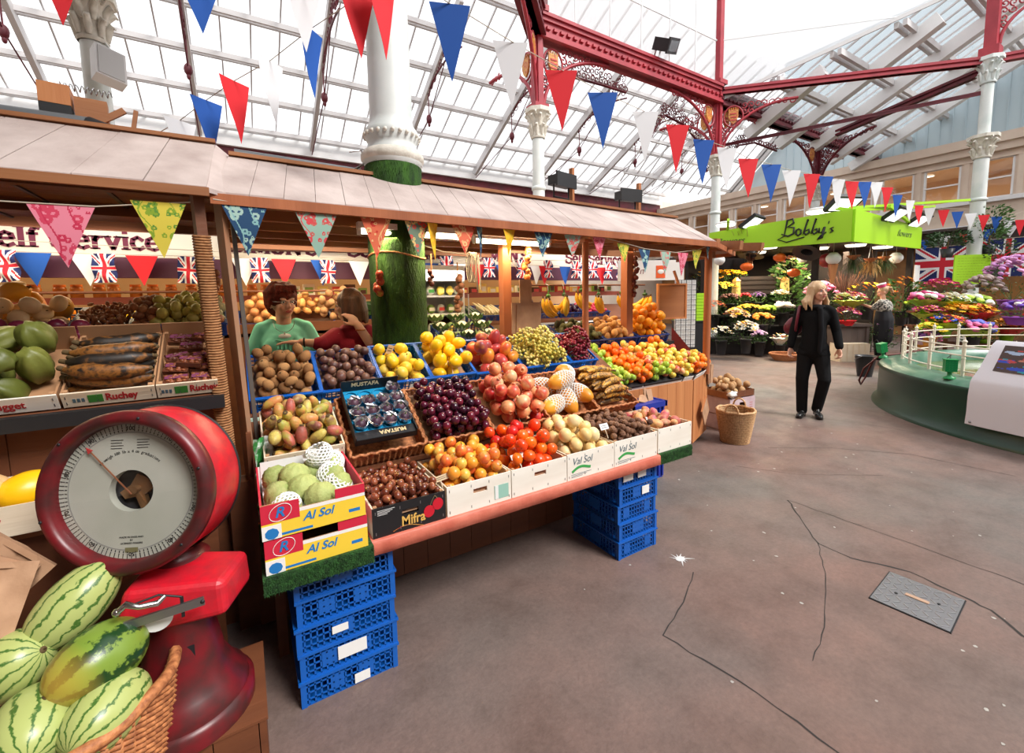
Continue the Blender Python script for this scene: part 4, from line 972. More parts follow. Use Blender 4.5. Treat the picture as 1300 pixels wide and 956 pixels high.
t2 = thing('display_tray', 'white edged tray at the angled right end of the apple display', 'tray', M=T(3.71, 2.65, .745) @ Matrix.Rotation(math.atan2(.20, .51), 4, 'Z') @ RX(28))
a = MB(); a.box(0, .52, 0, .30, -.01, .002); a.build('tray_base', M_['black'], t2)
a = MB(); a.box(0, .25, -.004, 0, -.04, .022); a.box(.27, .52, -.004, 0, -.04, .022); a.build('white_strip', whp, t2)
sb = thing('side_board', 'dark red sloping board closing the right side of the apple display', 'board')
a = MB(); a.add([(3.93, 3.1, 1.20), (4.14, 2.92, .86), (4.14, 2.92, .74), (3.93, 3.1, .74)] + [(3.95, 3.12, 1.20), (4.16, 2.94, .86), (4.16, 2.94, .74), (3.95, 3.12, .74)], [(0, 1, 2, 3), (7, 6, 5, 4), (0, 4, 5, 1), (1, 5, 6, 2), (2, 6, 7, 3), (3, 7, 4, 0)])
a.build('panel', mat('oxblood_board', S(136, 40, 40), .6), sb)
ruchey = mat('brick_red_print', S(176, 38, 40), .7); grn = mat('green_print', S(60, 130, 50), .7)
def ruchey_print(o, x):
 a = MB(); a.cur = 0; a.box(x, x + .045, -.001, 0, .014, .052); a.cur = 1
 for k in range(3): a.box(x - .045 + k * .013, x - .036 + k * .013, -.001, 0, .022, .04)
 a.build('green_square_print', [grn, greyink], o)
 text('lettering', 'Ruchey', .047, ruchey, o, T(x + .052, -.001, .034) @ FRONT, .0004, offset=.0016, sx=.72)
c_ = wood_crate(RL(-.615), .285, .40, .068, 'pale wooden crate of blackened plantains on the left counter', front='poplar', bh=.12, inner='cardboard'); ruchey_print(c_, .075)
c_ = wood_crate(RL(-.325), .215, .40, .068, 'pale wooden crate of packed dates beside the rope-bound post', front='poplar', bh=.12, inner='cardboard'); ruchey_print(c_, .06)
c_ = wood_crate(RL(-1.08), .455, .40, .068, 'grey-white wooden crate of green chayotes at the left edge', front='whitewood', bh=.12, inner='cardboard')
text('lettering', 'nugget', .045, ruchey, c_, T(.27, -.001, .034) @ FRONT, .0004, offset=.001, sx=.8)
c_ = wood_crate(T(-.98, 2.0, .815), .38, .36, .10, 'wooden crate of orange and yellow melons on the low left shelf', front='poplar', inner='poplar')
text('lettering', 'Ruchey', .06, ruchey, c_, T(.13, -.001, .05) @ FRONT, .0004, offset=.0016, sx=.85)
#  PRODUCE
def fmesh(name, m, fns, nu=14, nv=9, extra=None):
 out = []
 for i, (r, fn) in enumerate(fns):
  a = MB(); a.ell((0, 0, 0), r, nu, nv, fn=fn)
  mats = [m]
  if extra: mats.append(extra[0]); a.cur = 1; extra[1](a, i)
  out.append(a.mesh(name, mats))
 return out
def bump(seed, amp, freq=3.):
 rr = random.Random(seed); ph = [rr.uniform(0, 6) for _ in range(6)]
 return lambda w: 1 + amp * (math.sin(freq * w[0] + ph[0]) + math.sin(freq * 1.3 * w[1] + ph[1]) + math.sin(freq * w[2] + ph[2])) / 2
def apple(w): return 1 - .22 * max(0, w[2] - .75) * 3 - .10 * max(0, -w[2] - .8) * 3 + .03 * w[2]
def stemfn(z, h=.35, r=.05): return lambda a, i: a.cyl((0, 0, z), (.004, 0, z + h * .03), .0018, .0022, 5)
P = {}
P['kiwi'] = varied('kiwi_skin', [S(126, 86, 48), S(160, 112, 66), S(180, 134, 84)], .85, .6, 260)
P['passion'] = varied('passion_fruit_skin', [S(70, 40, 40), S(104, 66, 58), S(132, 96, 76), S(88, 50, 50)], .45, .3, 60)
P['quince'] = varied('quince_skin', [S(246, 206, 40), S(238, 190, 30), S(226, 190, 70)], .4, .15, 30)
P['ymelon'] = varied('yellow_melon_skin', [S(252, 200, 20), S(248, 184, 14), S(244, 206, 60)], .35, .1, 30)
P['mango'] = varied('mango_skin', [S(170, 60, 60), S(214, 90, 50), S(232, 160, 50), S(150, 70, 76), S(206, 70, 60)], .35, noise=.3, scale=9)
P['plum'] = varied('plum_skin', [S(52, 12, 32), S(92, 18, 40), S(70, 26, 50), S(120, 30, 48), S(44, 14, 36)], .22, noise=.15, spec=.6)
P['pome'] = varied('pomegranate_skin', [S(204, 50, 50), S(228, 120, 84), S(240, 176, 120), S(216, 90, 70), S(238, 190, 140)], .35, .1, 40, noise=.35, scale=14)
P['prickly'] = varied('prickly_pear_skin', [S(190, 180, 78), S(216, 140, 84), S(156, 160, 66), S(186, 90, 74), S(130, 84, 70), S(210, 190, 96)], .45, .3, 90, noise=.2, scale=16)
P['chestnut'] = varied('chestnut_shell', [S(92, 40, 26), S(128, 62, 38), S(150, 84, 56), S(80, 34, 24)], .25, noise=.15)
P['yplum'] = varied('yellow_plum_skin', [S(240, 178, 50), S(244, 150, 50), S(236, 196, 84), S(226, 96, 50), S(240, 168, 60)], .3, noise=.22, scale=20)
P['persimmon'] = varied('persimmon_skin', [S(246, 92, 14), S(238, 60, 24), S(250, 120, 24), S(220, 40, 34)], .25, noise=.1)
P['cream'] = varied('granadilla_skin', [S(244, 214, 150), S(240, 200, 124), S(248, 228, 176)], .4, .1, 40, noise=.12)
P['lychee'] = varied('lychee_skin', [S(120, 80, 58), S(150, 108, 80), S(100, 64, 50)], .7, .8, 160)
P['tuber'] = varied('pink_tuber_skin', [S(220, 130, 110), S(228, 176, 110), S(206, 96, 110), S(200, 180, 120), S(186, 100, 90)], .5, .3, 60, noise=.25)
P['gapple'] = varied('green_apple_skin', [S(140, 176, 44), S(168, 196, 62), S(190, 206, 84), S(120, 160, 40)], .3, noise=.1)
P['yapple'] = varied('yellow_apple_skin', [S(244, 214, 80), S(240, 226, 120), S(246, 190, 70), S(230, 216, 90)], .3, noise=.15)
P['papple'] = varied('pink_apple_skin', [S(226, 96, 84), S(240, 170, 110), S(232, 206, 110), S(216, 70, 70), S(238, 190, 130)], .3, noise=.4, scale=16)
P['orange'] = varied('orange_peel', [S(248, 120, 16), S(252, 140, 24), S(244, 104, 20)], .4, .25, 160, noise=.08)
P['bigorange'] = varied('large_orange_peel', [S(252, 158, 20), S(250, 172, 34), S(248, 140, 20)], .4, .25, 140, noise=.08)
P['gkiwi'] = varied('dark_green_kiwi_skin', [S(80, 78, 44), S(112, 108, 62), S(70, 64, 40)], .7, .3, 120)
P['tan'] = varied('tan_potato_skin', [S(206, 150, 84), S(226, 170, 100), S(190, 132, 76)], .6, .2, 80)
P['potato'] = varied('potato_skin', [S(190, 150, 104), S(166, 122, 84), S(206, 170, 124)], .8, .3, 60)
P['chayote'] = varied('chayote_skin', [S(104, 110, 46), S(90, 98, 40), S(124, 128, 58)], .45, .2, 30)
P['plantain'] = varied('blackened_plantain_skin', [S(26, 20, 15), S(46, 32, 20), S(140, 88, 36), S(34, 25, 18), S(24, 18, 14)], .5, noise=.35, scale=34)
P['plantain2'] = varied('spotted_plantain_skin', [S(220, 160, 60), S(60, 40, 24), S(206, 150, 70), S(84, 58, 34)], .5, noise=.8, scale=36)
P['banana'] = varied('banana_skin', [S(240, 182, 40), S(226, 164, 34), S(236, 196, 70)], .4, noise=.15)
P['papaya'] = varied('papaya_skin', [S(236, 170, 50), S(226, 140, 40), S(210, 170, 60)], .4)
P['custard'] = varied('custard_apple_skin', [S(176, 184, 112), S(150, 164, 92), S(192, 186, 128)], .7, .4, 60, noise=.3, scale=20)
P['squash'] = varied('butternut_skin', [S(240, 180, 60), S(246, 160, 50), S(250, 206, 110)], .4)
P['peachonion'] = varied('pale_squash_skin', [S(244, 206, 150), S(238, 190, 130), S(250, 220, 170)], .5)
P['nut'] = varied('nut_shell', [S(170, 108, 66), S(140, 84, 50), S(190, 130, 84)], .6, .4, 120)
P['gpear'] = varied('pale_green_pear_skin', [S(186, 180, 84), S(206, 196, 104), S(170, 170, 80)], .45)
P['celery'] = varied('celeriac_skin', [S(196, 190, 150), S(176, 170, 124)], .7, .5, 60)
P['onion'] = varied('onion_skin', [S(208, 140, 80), S(224, 168, 110), S(190, 110, 66)], .4)
P['ronion'] = varied('red_onion_skin', [S(120, 30, 66), S(150, 50, 84), S(96, 24, 54)], .3)
P['lemon'] = varied('lemon_skin', [S(250, 214, 40), S(240, 220, 70)], .4)
P['grape'] = varied('white_grape_skin', [S(222, 204, 104), S(232, 216, 134), S(206, 190, 84)], .25, sss=.1)
P['rgrape'] = varied('red_grape_skin', [S(128, 30, 48), S(160, 50, 64), S(104, 24, 44)], .25)
P['fig'] = varied('fig_skin', [S(60, 34, 56), S(84, 52, 68)], .5)
P['date'] = varied('dried_fruit', [S(120, 62, 36), S(150, 84, 50), S(90, 46, 30)], .4, .5, 60)
P['stem'] = mat('fruit_stem', S(90, 70, 40), .8)
foam = mat('white_foam_net', (.85, .85, .83), .8)
K = {}
sph = lambda r, s=1., amp=.03, sd=1: [((r, r * s, r * s), bump(sd + k, amp)) for k in range(3)]
K['kiwi'] = fmesh('kiwi_fruit', P['kiwi'], [((.036, .027, .027), bump(1, .03)), ((.034, .028, .027), bump(2, .03)), ((.037, .028, .026), bump(3, .03))], extra=(P['stem'], lambda a, i: a.ell((.0355, 0, 0), (.003, .005, .005), 6, 4)))
K['passion'] = fmesh('passion_fruit', P['passion'], sph(.027, .95, .04, 5), extra=(P['stem'], stemfn(.025)))
K['quince'] = fmesh('quince', P['quince'], [((.042, .038, .038), bump(k, .07)) for k in (4, 5, 6)], extra=(P['stem'], lambda a, i: a.cyl((.04, 0, 0), (.047, 0, 0), .005, .004, 6)))
K['ymelon'] = fmesh('yellow_melon', P['ymelon'], [((.054, .042, .042), bump(k, .03)) for k in (7, 8, 9)], extra=(P['stem'], lambda a, i: a.cyl((.052, 0, 0), (.057, 0, 0), .003, .003, 6)))
K['mango'] = fmesh('mango', P['mango'], [((.062, .045, .040), bump(k, .06)) for k in (10, 11, 12)])
K['plum'] = fmesh('plum', P['plum'], [((.0235, .0235, .0225), lambda w: 1 - .05 * max(0, w[2] - .8) * 5)])
K['pome'] = fmesh('pomegranate', P['pome'], [((.041, .041, .038), bump(k, .03)) for k in (13, 14)], extra=(P['pome'], lambda a, i: a.lathe([(.008, .034), (.009, .042), (.013, .050), (.010, .046), (.006, .040)], 8)))
K['prickly'] = fmesh('prickly_pear', P['prickly'], [((.047, .023, .022), lambda w: (1 - .12 * w[0]) * (1 + .03 * math.sin(13 * w[1]) * math.sin(11 * w[0]))), ((.042, .026, .025), lambda w: 1 - .05 * w[0])], extra=(P['stem'], lambda a, i: a.lathe([(.012, 0), (.010, .003), (.002, .001)], 8, T(.0395, 0, 0) @ R(90, 'Y'))))
K['chestnut'] = fmesh('chestnut', P['chestnut'], [((.0185, .0175, .014), lambda w: 1 + .12 * max(0, w[0]) ** 3)], 10, 7, extra=(P['tan'], lambda a, i: a.ell((-.0145, 0, 0), (.0035, .009, .006), 7, 4)))
K['yplum'] = fmesh('yellow_plum', P['yplum'], sph(.029, .97, .02, 20), extra=(P['stem'], stemfn(.027)))
def calyx(a, i):
 for k in range(4):
  t = k * PI / 2; c = V((.010 * math.cos(t), .010 * math.sin(t), .0265)); s_ = V((-math.sin(t), math.cos(t), 0)) * .008
  a.add([(0, 0, .028), c - s_, c + V((math.cos(t), math.sin(t), -.1)) * .008, c + s_], [(0, 1, 2, 3)])
K['persimmon'] = fmesh('persimmon', P['persimmon'], [((.034, .034, .029), lambda w: 1)], extra=(P['leaf'] if 'leaf' in P else M_['leaf'], calyx))
K['cream'] = fmesh('granadilla', P['cream'], [((.038, .035, .035), bump(k, .03)) for k in (30, 31)], extra=(P['stem'], stemfn(.034)))
K['lychee'] = fmesh('lychee', P['lychee'], sph(.018, 1, .05, 40), 10, 7)
K['tuber'] = fmesh('pink_tuber', P['tuber'], [((.048, .026, .025), bump(50, .1)), ((.04, .03, .028), bump(51, .1))])
K['gapple'] = fmesh('green_apple', P['gapple'], [((.034, .034, .031), apple)], extra=(P['stem'], stemfn(.024)))
K['yapple'] = fmesh('yellow_apple', P['yapple'], [((.033, .033, .031), apple)], extra=(P['stem'], stemfn(.024)))
K['papple'] = fmesh('pink_apple', P['papple'], [((.034, .034, .031), apple)], extra=(P['stem'], stemfn(.024)))
K['orange'] = fmesh('orange', P['orange'], sph(.034, 1, .01, 60), extra=(M_['leaf'], lambda a, i: a.ell((0, 0, .0335), (.003, .003, .0015), 5, 4)))
K['bigorange'] = fmesh('large_orange', P['bigorange'], sph(.045, 1, .02, 62), extra=(M_['leaf'], lambda a, i: a.ell((0, 0, .0445), (.003, .003, .0015), 5, 4)))
K['gkiwi'] = fmesh('green_kiwi', P['gkiwi'], [((.044, .027, .027), bump(1, .03))])
K['tan'] = fmesh('tan_sweet_potato', P['tan'], [((.046, .030, .030), bump(70, .07)), ((.038, .033, .03), bump(71, .07))])
K['potato'] = fmesh('potato', P['potato'], [((.05, .036, .033), bump(72, .08)), ((.042, .036, .034), bump(73, .08))])
rib = lambda w: 1 + .09 * math.cos(5 * math.atan2(w[1], w[2])) - .12 * w[0]
K['chayote'] = fmesh('chayote', P['chayote'], [((.085, .055, .050), rib), ((.075, .058, .052), rib)], 22, 14, extra=(P['stem'], lambda a, i: a.ell((-.082 if i == 0 else -.073, 0, 0), (.006, .006, .006), 6, 4)))
K['squash'] = fmesh('butternut_squash', P['squash'], [((.09, .045, .045), lambda w: 1 - .22 * max(0, w[0]) + .1 * max(0, -w[0])), ((.06, .052, .045), rib)], extra=(P['stem'], lambda a, i: a.cyl((.066 if i == 0 else .052, 0, 0), (.08 if i == 0 else .066, 0, 0), .008, .006, 6)))
K['pale'] = fmesh('pale_squash', P['peachonion'], [((.042, .042, .030), lambda w: 1 - .15 * max(0, abs(w[2]) - .8) * 4)], extra=(P['stem'], stemfn(.029, .4)))
K['nut'] = fmesh('almond', P['nut'], [((.017, .010, .008), lambda w: 1)], 8, 6)
K['walnut'] = fmesh('walnut', P['nut'], sph(.021, .92, .05, 80), 10, 7)
K['gpear'] = fmesh('green_pear', P['gpear'], [((.033, .025, .025), lambda w: 1 - .14 * w[0]), ((.030, .026, .026), lambda w: 1 - .08 * w[0])], extra=(P['stem'], lambda a, i: a.cyl((-.033, 0, 0), (-.042, 0, .003), .002, .002, 5)))
K['celery'] = fmesh('celeriac', P['celery'], sph(.029, 1, .06, 90))
K['onion'] = fmesh('brown_onion', P['onion'], [((.042, .042, .038), lambda w: 1 + .25 * max(0, w[2] - .9) * 4)], extra=(P['stem'], stemfn(.042, .5)))
K['ronion'] = fmesh('red_onion', P['ronion'], [((.036, .036, .032), lambda w: 1 + .25 * max(0, w[2] - .9) * 4)])
K['lemon'] = fmesh('lemon', P['lemon'], [((.036, .027, .027), lambda w: 1 + .15 * max(0, abs(w[0]) - .9) * 4)])
K['bigmelon'] = fmesh('melon', P['peachonion'], [((.10, .078, .075), bump(95, .02))], 20, 14, extra=(P['stem'], lambda a, i: a.ell((.1, 0, 0), (.004, .01, .01), 8, 4)))
heap('chestnut', K['chestnut'], 'glossy brown chestnut in the black cherry-printed box', 'chestnut', 'chestnuts in the cherry-printed box', T(.39, 1.712, .602), .296, .36, .0165, 190, 1, z0=.08, mound=.2, crate='black printed box with red cherries holding chestnuts')
heap('yellow_plum', K['yplum'], 'yellow plum with an orange blush in the whitewashed crate', 'plum', 'yellow plums in the first whitewashed crate', T(.71, 1.712, .602), .315, .36, .028, 66, 2, z0=.08, mound=.5, crate='whitewashed wooden crate of yellow plums, right of the black cherry-printed box')
heap('persimmon', K['persimmon'], 'bright orange-red persimmon in the second whitewashed crate', 'persimmon', 'persimmons in the second whitewashed crate', T(1.04, 1.712, .602), .315, .36, .033, 46, 3, z0=.08, mound=.7, crate='whitewashed wooden crate of persimmons, with a hand slot')
heap('granadilla', K['cream'], 'cream-coloured granadilla in the crate with a green hill print', 'granadilla', 'granadillas in the third whitewashed crate', T(1.375, 1.712, .602), .315, .36, .036, 38, 4, z0=.08, mound=.8, crate='whitewashed crate with a green hill print holding cream-coloured granadillas')
heap('lychee', K['lychee'], 'brown rough-skinned lychee in the fourth whitewashed crate', 'lychee', 'lychees in the fourth whitewashed crate', T(1.707, 1.712, .602), .33, .36, .0185, 170, 5, z0=.115, mound=.3, crate='whitewashed crate with a green hill print holding brown lychees')
heap('pink_tuber', K['tuber'], 'pink and yellow tuber in the end crate of the front row', 'tuber', 'pink and yellow tubers in the end crate', T(2.068, 1.72, .607), .295, .37, .032, 34, 6, z0=.06, crate='whitewashed crate at the right end of the table, holding cactus pears and pink tubers')
heap('prickly_pear', K['prickly'], 'mottled prickly pear in the pale crate at the left end', 'prickly pear', 'prickly pears in the pale crate', T(.048, 2.128, .775) @ RX(20), .31, .355, .0275, 74, 7, z0=.06, mound=.2, crate='pale wooden crate of prickly pears at the left end of the sloping row')
heap('plum', K['plum'], 'dark purple plum in the second wicker tray', 'plum', 'dark plums in the wicker tray', R2(.782) @ T(0, -.016, 0), .345, .385, .0225, 160, 8, z0=.055, mound=.15, crate='brown wicker tray full of dark plums')
heap('pomegranate', K['pome'], 'red and pink pomegranate in the third wicker tray', 'pomegranate', 'pomegranates heaped in the wicker tray', R2(1.172) @ T(0, -.02, 0), .35, .40, .040, 42, 9, z0=.04, mound=.7, crate='brown wicker tray heaped with pomegranates')
heap('kiwi_fruit', K['kiwi'], 'furry brown kiwi fruit in the blue crate beside the post', 'kiwi fruit', 'brown kiwi fruit in the first blue crate', R3(.025), .305, .36, .029, 58, 10, z0=.035, mound=.2, crate='blue plastic crate full of kiwi fruit')
heap('passion_fruit', K['passion'], 'wrinkled purple-brown passion fruit in the second blue crate', 'passion fruit', 'passion fruit in the second blue crate', R3(.365), .30, .36, .026, 64, 11, z0=.035, mound=.1, crate='blue plastic crate of brown passion fruit beside the kiwi fruit')
heap('quince', K['quince'], 'yellow quince in the blue crate with the barcode label', 'quince', 'quinces in the third blue crate', R3(.70), .28, .36, .038, 19, 12, z0=.015, crate='blue plastic crate of yellow quinces with a barcode label')
heap('yellow_melon', K['ymelon'], 'small bright yellow melon in the fourth blue crate', 'melon', 'yellow melons in the fourth blue crate', R3(1.005), .28, .36, .043, 20, 13, z0=.03, mound=.4, crate='blue plastic crate of bright yellow melons right of the quinces')
heap('mango', K['mango'], 'red-orange mango in the fifth blue crate', 'mango', 'mangoes in the fifth blue crate', R3(1.32), .34, .36, .045, 20, 14, z0=.02, mound=.2, crate='blue plastic crate of red and orange mangoes')
heap('green_kiwi', K['gkiwi'], 'dark green kiwi in the crate behind the thin round post', 'kiwi fruit', 'dark kiwis on the upper shelf', SH(2.53), .40, .36, .030, 58, 15, z0=.04, mound=.6, crate='dark blue crate of small dark green kiwis on the upper shelf')
heap('tan_sweet_potato', K['tan'], 'tan sweet potato in the middle crate of the upper shelf', 'sweet potato', 'tan sweet potatoes on the upper shelf', SH(2.98), .40, .36, .034, 42, 16, z0=.045, mound=.8, crate='dark blue crate of tan sweet potatoes on the upper shelf')
heap('large_orange', K['bigorange'], 'large orange piled high in the right-hand crate of the upper shelf', 'orange', 'large oranges piled on the upper shelf', SH(3.42), .46, .38, .045, 42, 17, z0=.045, mound=1.8, crate='dark blue crate under the heap of oranges on the upper shelf')
def grape_bunch(m, seed, nm_, n=38, r=.0135):
 rnd = random.Random(seed); a = MB(); placed = []
 for i in range(n):
  for k in range(30):
   t = rnd.random(); q = .052 * math.sqrt(math.sin(PI * min(.97, max(.12, t)) ** .8)) ; an = rnd.uniform(0, 2 * PI)
   c = V((t * .15 - .075, q * math.cos(an) * .9, q * math.sin(an) * .8))
   if all((c - p).length > r * 1.5 for p in placed): placed.append(c); a.ell(c, (r, r * .95, r * .95), 7, 5); break
 return a.mesh('berries', m)
stalkb = MB(); stalkb.tube([(-.08, 0, 0), (0, 0, .0), (.06, 0, 0)], .003, 5); stalkb.tube([(-.08, 0, 0), (-.1, .01, .015)], .003, 5); stalkm = stalkb.mesh('stalk', M_['leaf'])
def bunches(key, name, label, group, base, w, d, n, seed, z0, r=.046):
 ms = [grape_bunch(P[key], seed + k, name) for k in range(3)]; rnd = random.Random(seed)
 for i, (u, v, z, q) in enumerate(pack(w, d, r, n, seed, mound=2.)):
  o = thing(name, label, 'grapes', M=base @ T(u, v, z + z0) @ R(rnd.uniform(0, 360), 'Z') @ R(rnd.uniform(-20, 20), 'X'), group=group)
  for mm, nn in ((ms[i % 3], 'berries'), (stalkm, 'stalk')): c = bpy.data.objects.new(nn, mm); COL.objects.link(c); c.parent = o
bunches('grape', 'grape_bunch', 'bunch of pale yellow-green grapes heaped in the sixth blue crate', 'white grapes in the blue crate', R3(1.70), .40, .36, 19, 3, .035)
bunches('rgrape', 'grape_bunch', 'bunch of dark red grapes heaped beside the thin round post', 'red grapes in the blue crate', R3(2.135), .23, .36, 9, 9, .03)
def band(u, v):
 y = v / .5; w_ = .02 * math.sin(v * 31); g = .50 - .14 * y + w_
 if y > .84 and u > .8: return 'orange'
 if u < g: return 'gapple'
 if y < .26 and g + .24 < u < g + .46: return 'gapple'
 if u < g + .30 - .06 * y: return 'orange'
 if u < g + .50 - .2 * y: return 'papple' if (int(u * 40) + int(v * 30)) % 3 else 'orange'
 if y < .4: return 'papple' if (int(u * 40) + int(v * 30)) % 2 else 'yapple'
 return 'yapple' if (int(u * 31) + int(v * 27)) % 4 else 'papple'
info = {'gapple': ('green_apple', 'green apple at the left of the sloping display', 'apple', 'green apples on the sloping tray'), 'orange': ('orange', 'bright orange among the apples on the sloping tray', 'orange', 'oranges on the sloping tray'),
  'yapple': ('yellow_apple', 'yellow apple on the right of the sloping display', 'apple', 'yellow apples on the sloping tray'), 'papple': ('pink_apple', 'pink-blushed apple in the middle of the sloping display', 'apple', 'pink apples on the sloping tray')}
rnd = random.Random(77)
for i, (u, v, z, q) in enumerate(pack(1.33, .50, .034, 250, 21, tries=36)):
 k = band(u, v); nmk, lb, ct, gr = info[k]; inst(nmk, K[k][0], AP @ T(u, v, z + .006) @ rrot(rnd, 70), lb, ct, gr)
M2 = t2.matrix_world.copy() if False else (T(3.71, 2.65, .745) @ Matrix.Rotation(math.atan2(.20, .51), 4, 'Z') @ RX(28))
for i, (u, v, z, q) in enumerate(pack(.50, .27, .034, 44, 22)):
 k = 'orange' if v < .1 else ('yapple' if (i % 3) else 'papple'); nmk, lb, ct, gr = info[k]; inst(nmk, K[k][0], M2 @ T(u, v, z + .003) @ rrot(rnd, 70), lb, ct, gr)
foilm = mat('crumpled_foil', (.75, .75, .78), .25, metal=.85)
def foil_cup(seed):
 rr = random.Random(seed); a = MB(); n = 14; rows = [(.012, 0), (.023, .006), (.029, .02), (.034, .034), (.037, .042)]; vs = []
 for r, z in rows:
  for k in range(n): t = k * 2 * PI / n; q = r * rr.uniform(.82, 1.18); vs.append((q * math.cos(t), q * math.sin(t), z + rr.uniform(-.004, .006)))
 a.add(vs, [(j * n + k, j * n + (k + 1) % n, (j + 1) * n + (k + 1) % n, (j + 1) * n + k) for j in range(4) for k in range(n)]); return a.mesh('foil_cup', foilm)
fc = [foil_cup(s_) for s_ in (1, 2, 3)]
FBm = T(.415, 2.105, .865) @ RX(31); a = MB(); a.ell((0, 0, 0), (.024, .024, .024), 12, 8, fn=lambda w: 1 + .25 * max(0, w[2] - .7)); figm = a.mesh('fig_flesh', P['fig'])
sk = MB(); sk.cyl((0, 0, .028), (.003, 0, .04), .003, .002, 6); skm = sk.mesh('stalk', M_['leaf'])
for i in range(4):
 for j in range(4):
  if (i, j) in ((1, 3), (2, 3), (0, 3)): continue
  o = thing('fig', 'dark fig in a crinkled foil cup in the blue moulded tray', 'fig', M=FBm @ T(.042 + i * .072, .09 + j * .075, .045), group='figs in foil cups')
  for mm, nn, MM in ((fc[(i + j) % 3], 'foil_cup', T(0, 0, -.018) @ R(rnd.uniform(0, 360), 'Z')), (figm, 'flesh', T(0, 0, .004) @ rrot(rnd, 40))):
   c = bpy.data.objects.new(nn, mm); COL.objects.link(c); c.parent = o; c.matrix_local = MM
  c = bpy.data.objects.new('stalk', skm); COL.objects.link(c); c.parent = o
def foam_net(rx, ry, rz_, n=11, rows=9, open_=.9, tw=.0028):
 a = MB()
 for s_ in (1, -1):
  for k in range(n):
   pts = []
   for i in range(rows * 2 + 1):
    t = -open_ + 2 * open_ * i / (rows * 2); an = 2 * PI * k / n + s_ * i * PI / n * .9; c = math.sqrt(max(.02, 1 - t * t))
    pts.append((t * rx, ry * c * math.cos(an), rz_ * c * math.sin(an)))
   a.tube(pts, tw, 5, caps=False)
 return a.mesh('foam_net', foam)
netm = foam_net(.098, .058, .058); a = MB(); a.ell((0, 0, 0), (.105, .055, .055), 18, 12, fn=lambda w: 1 - .12 * w[0]); papm = a.mesh('papaya_skin', P['papaya'])
pap = [((.08, .10, .07), 20, 30), ((.19, .12, .085), 95, 10), ((.10, .26, .08), 160, 20), ((.24, .27, .075), 40, 20), ((.18, .21, .17), 10, 25), ((.31, .15, .09), 100, 50), ((.28, .30, .14), 15, 60)]
for i, (c_, az, el) in enumerate(pap):
 o = thing('papaya', 'orange papaya wrapped in a white foam net', 'papaya', M=R2(1.565) @ T(*c_) @ R(az, 'Z') @ R(el - 30, 'Y'), group='papayas in foam nets')
 for mm, nn in ((papm, 'flesh'), (netm, 'foam_net')): c = bpy.data.objects.new(nn, mm); COL.objects.link(c); c.parent = o
def scaly(w): return 1 + .085 * math.cos(9 * math.atan2(w[1], w[0]) + 8 * w[2]) * math.cos(8 * w[2])
a = MB(); a.ell((0, 0, 0), (.058, .055, .05), 30, 20, fn=scaly); cusm = a.mesh('custard_apple_skin', P['custard'])
cnet = foam_net(.05, .058, .056, n=12, rows=6, open_=.75, tw=.0035)
for i, (c_, net) in enumerate((((.08, .07, .07), 1), ((.2, .07, .085), 0), ((.15, .15, .10), 0), ((.27, .12, .085), 1), ((.07, .17, .08), 0), ((.13, .24, .12), 0), ((.26, .21, .1), 1), ((.07, .3, .1), 0), ((.2, .32, .09), 0), ((.28, .33, .11), 1))):
 lab = 'green custard apple partly in a white foam net' if net else 'bare knobbly green custard apple in the yellow box'
 o = thing('custard_apple', lab, 'custard apple', M=T(.008, 1.668, .735) @ T(*c_) @ rrot(rnd, 60), group='netted custard apples' if net else 'bare custard apples')
 for mm, nn in ((cusm, 'flesh'),) + (((cnet, 'foam_net'),) if net else ()): c = bpy.data.objects.new(nn, mm); COL.objects.link(c); c.parent = o
o = thing('foam_sleeve', 'empty white foam net standing at the back of the custard apple box', 'foam net', M=T(.24, 1.98, .90) @ R(70, 'Y')); c = bpy.data.objects.new('foam_net', cnet); COL.objects.link(c); c.parent = o
a = MB(); a.box(-.02, -.019, -.04, .04, -.06, .0); a.build('tissue', M_['paper'], o)
a = MB(); a.add([(.015, .01, .06), (.325, .01, .06), (.33, .41, .06), (.015, .41, .06), (.015, .41, .145), (.33, .41, .145)], [(0, 1, 2, 3), (3, 2, 5, 4)]); a.build('white_tissue_lining', M_['paper'], al2)
def banana_mesh(m, L=.2, r=.019, bend=1.1, name='banana', tipm=None):
 a = MB(); n = 12; pts = []; rr = []
 for i in range(n + 1):
  t = i / n; an = (t - .5) * bend; R_ = L / bend; pts.append((R_ * math.sin(an), 0, -R_ * math.cos(an) + R_)); rr.append(r * (min(1, .28 + 3.2 * t) if t < .25 else min(1, .3 + 3 * (1 - t))))
 a.tube(pts, rr, 8)
 a.cur = 1; a.tube([pts[0], V(pts[0]) + V((-.02, 0, .012))], [r * .32, r * .3], 6); a.ell(pts[-1], r * .32, 6, 4)
 return a.mesh(name, [m, tipm or P['stem']])
bm = banana_mesh(P['banana'], .235, .023, 1.5); crown = MB(); crown.ell((0, 0, 0), (.03, .02, .02), 8, 5); crown.tube([(0, 0, 0), (0, 0, .05)], .009, 6); crownm = crown.mesh('crown', M_['leaf'])
def banana_hand(x, y, z, n, rzz, label, spread=60):
 o = thing('banana_bunch', label, 'bananas', (x, y, z), (0, 0, math.radians(rzz)))
 c = bpy.data.objects.new('crown', crownm); COL.objects.link(c); c.parent = o
 for k in range(n):
  q = (k - (n - 1) / 2) * spread / max(1, n - 1)
  MM = T(-.012 * (k - (n - 1) / 2) * 1.6, .02 * (k % 2), -.02) @ R(q * .5, 'Z') @ R(8 * (k - (n - 1) / 2) - 38, 'Y') @ T(-.09, 0, -.07) @ R(180, 'Z')
  c = bpy.data.objects.new('banana', bm); COL.objects.link(c); c.parent = o; c.matrix_local = MM
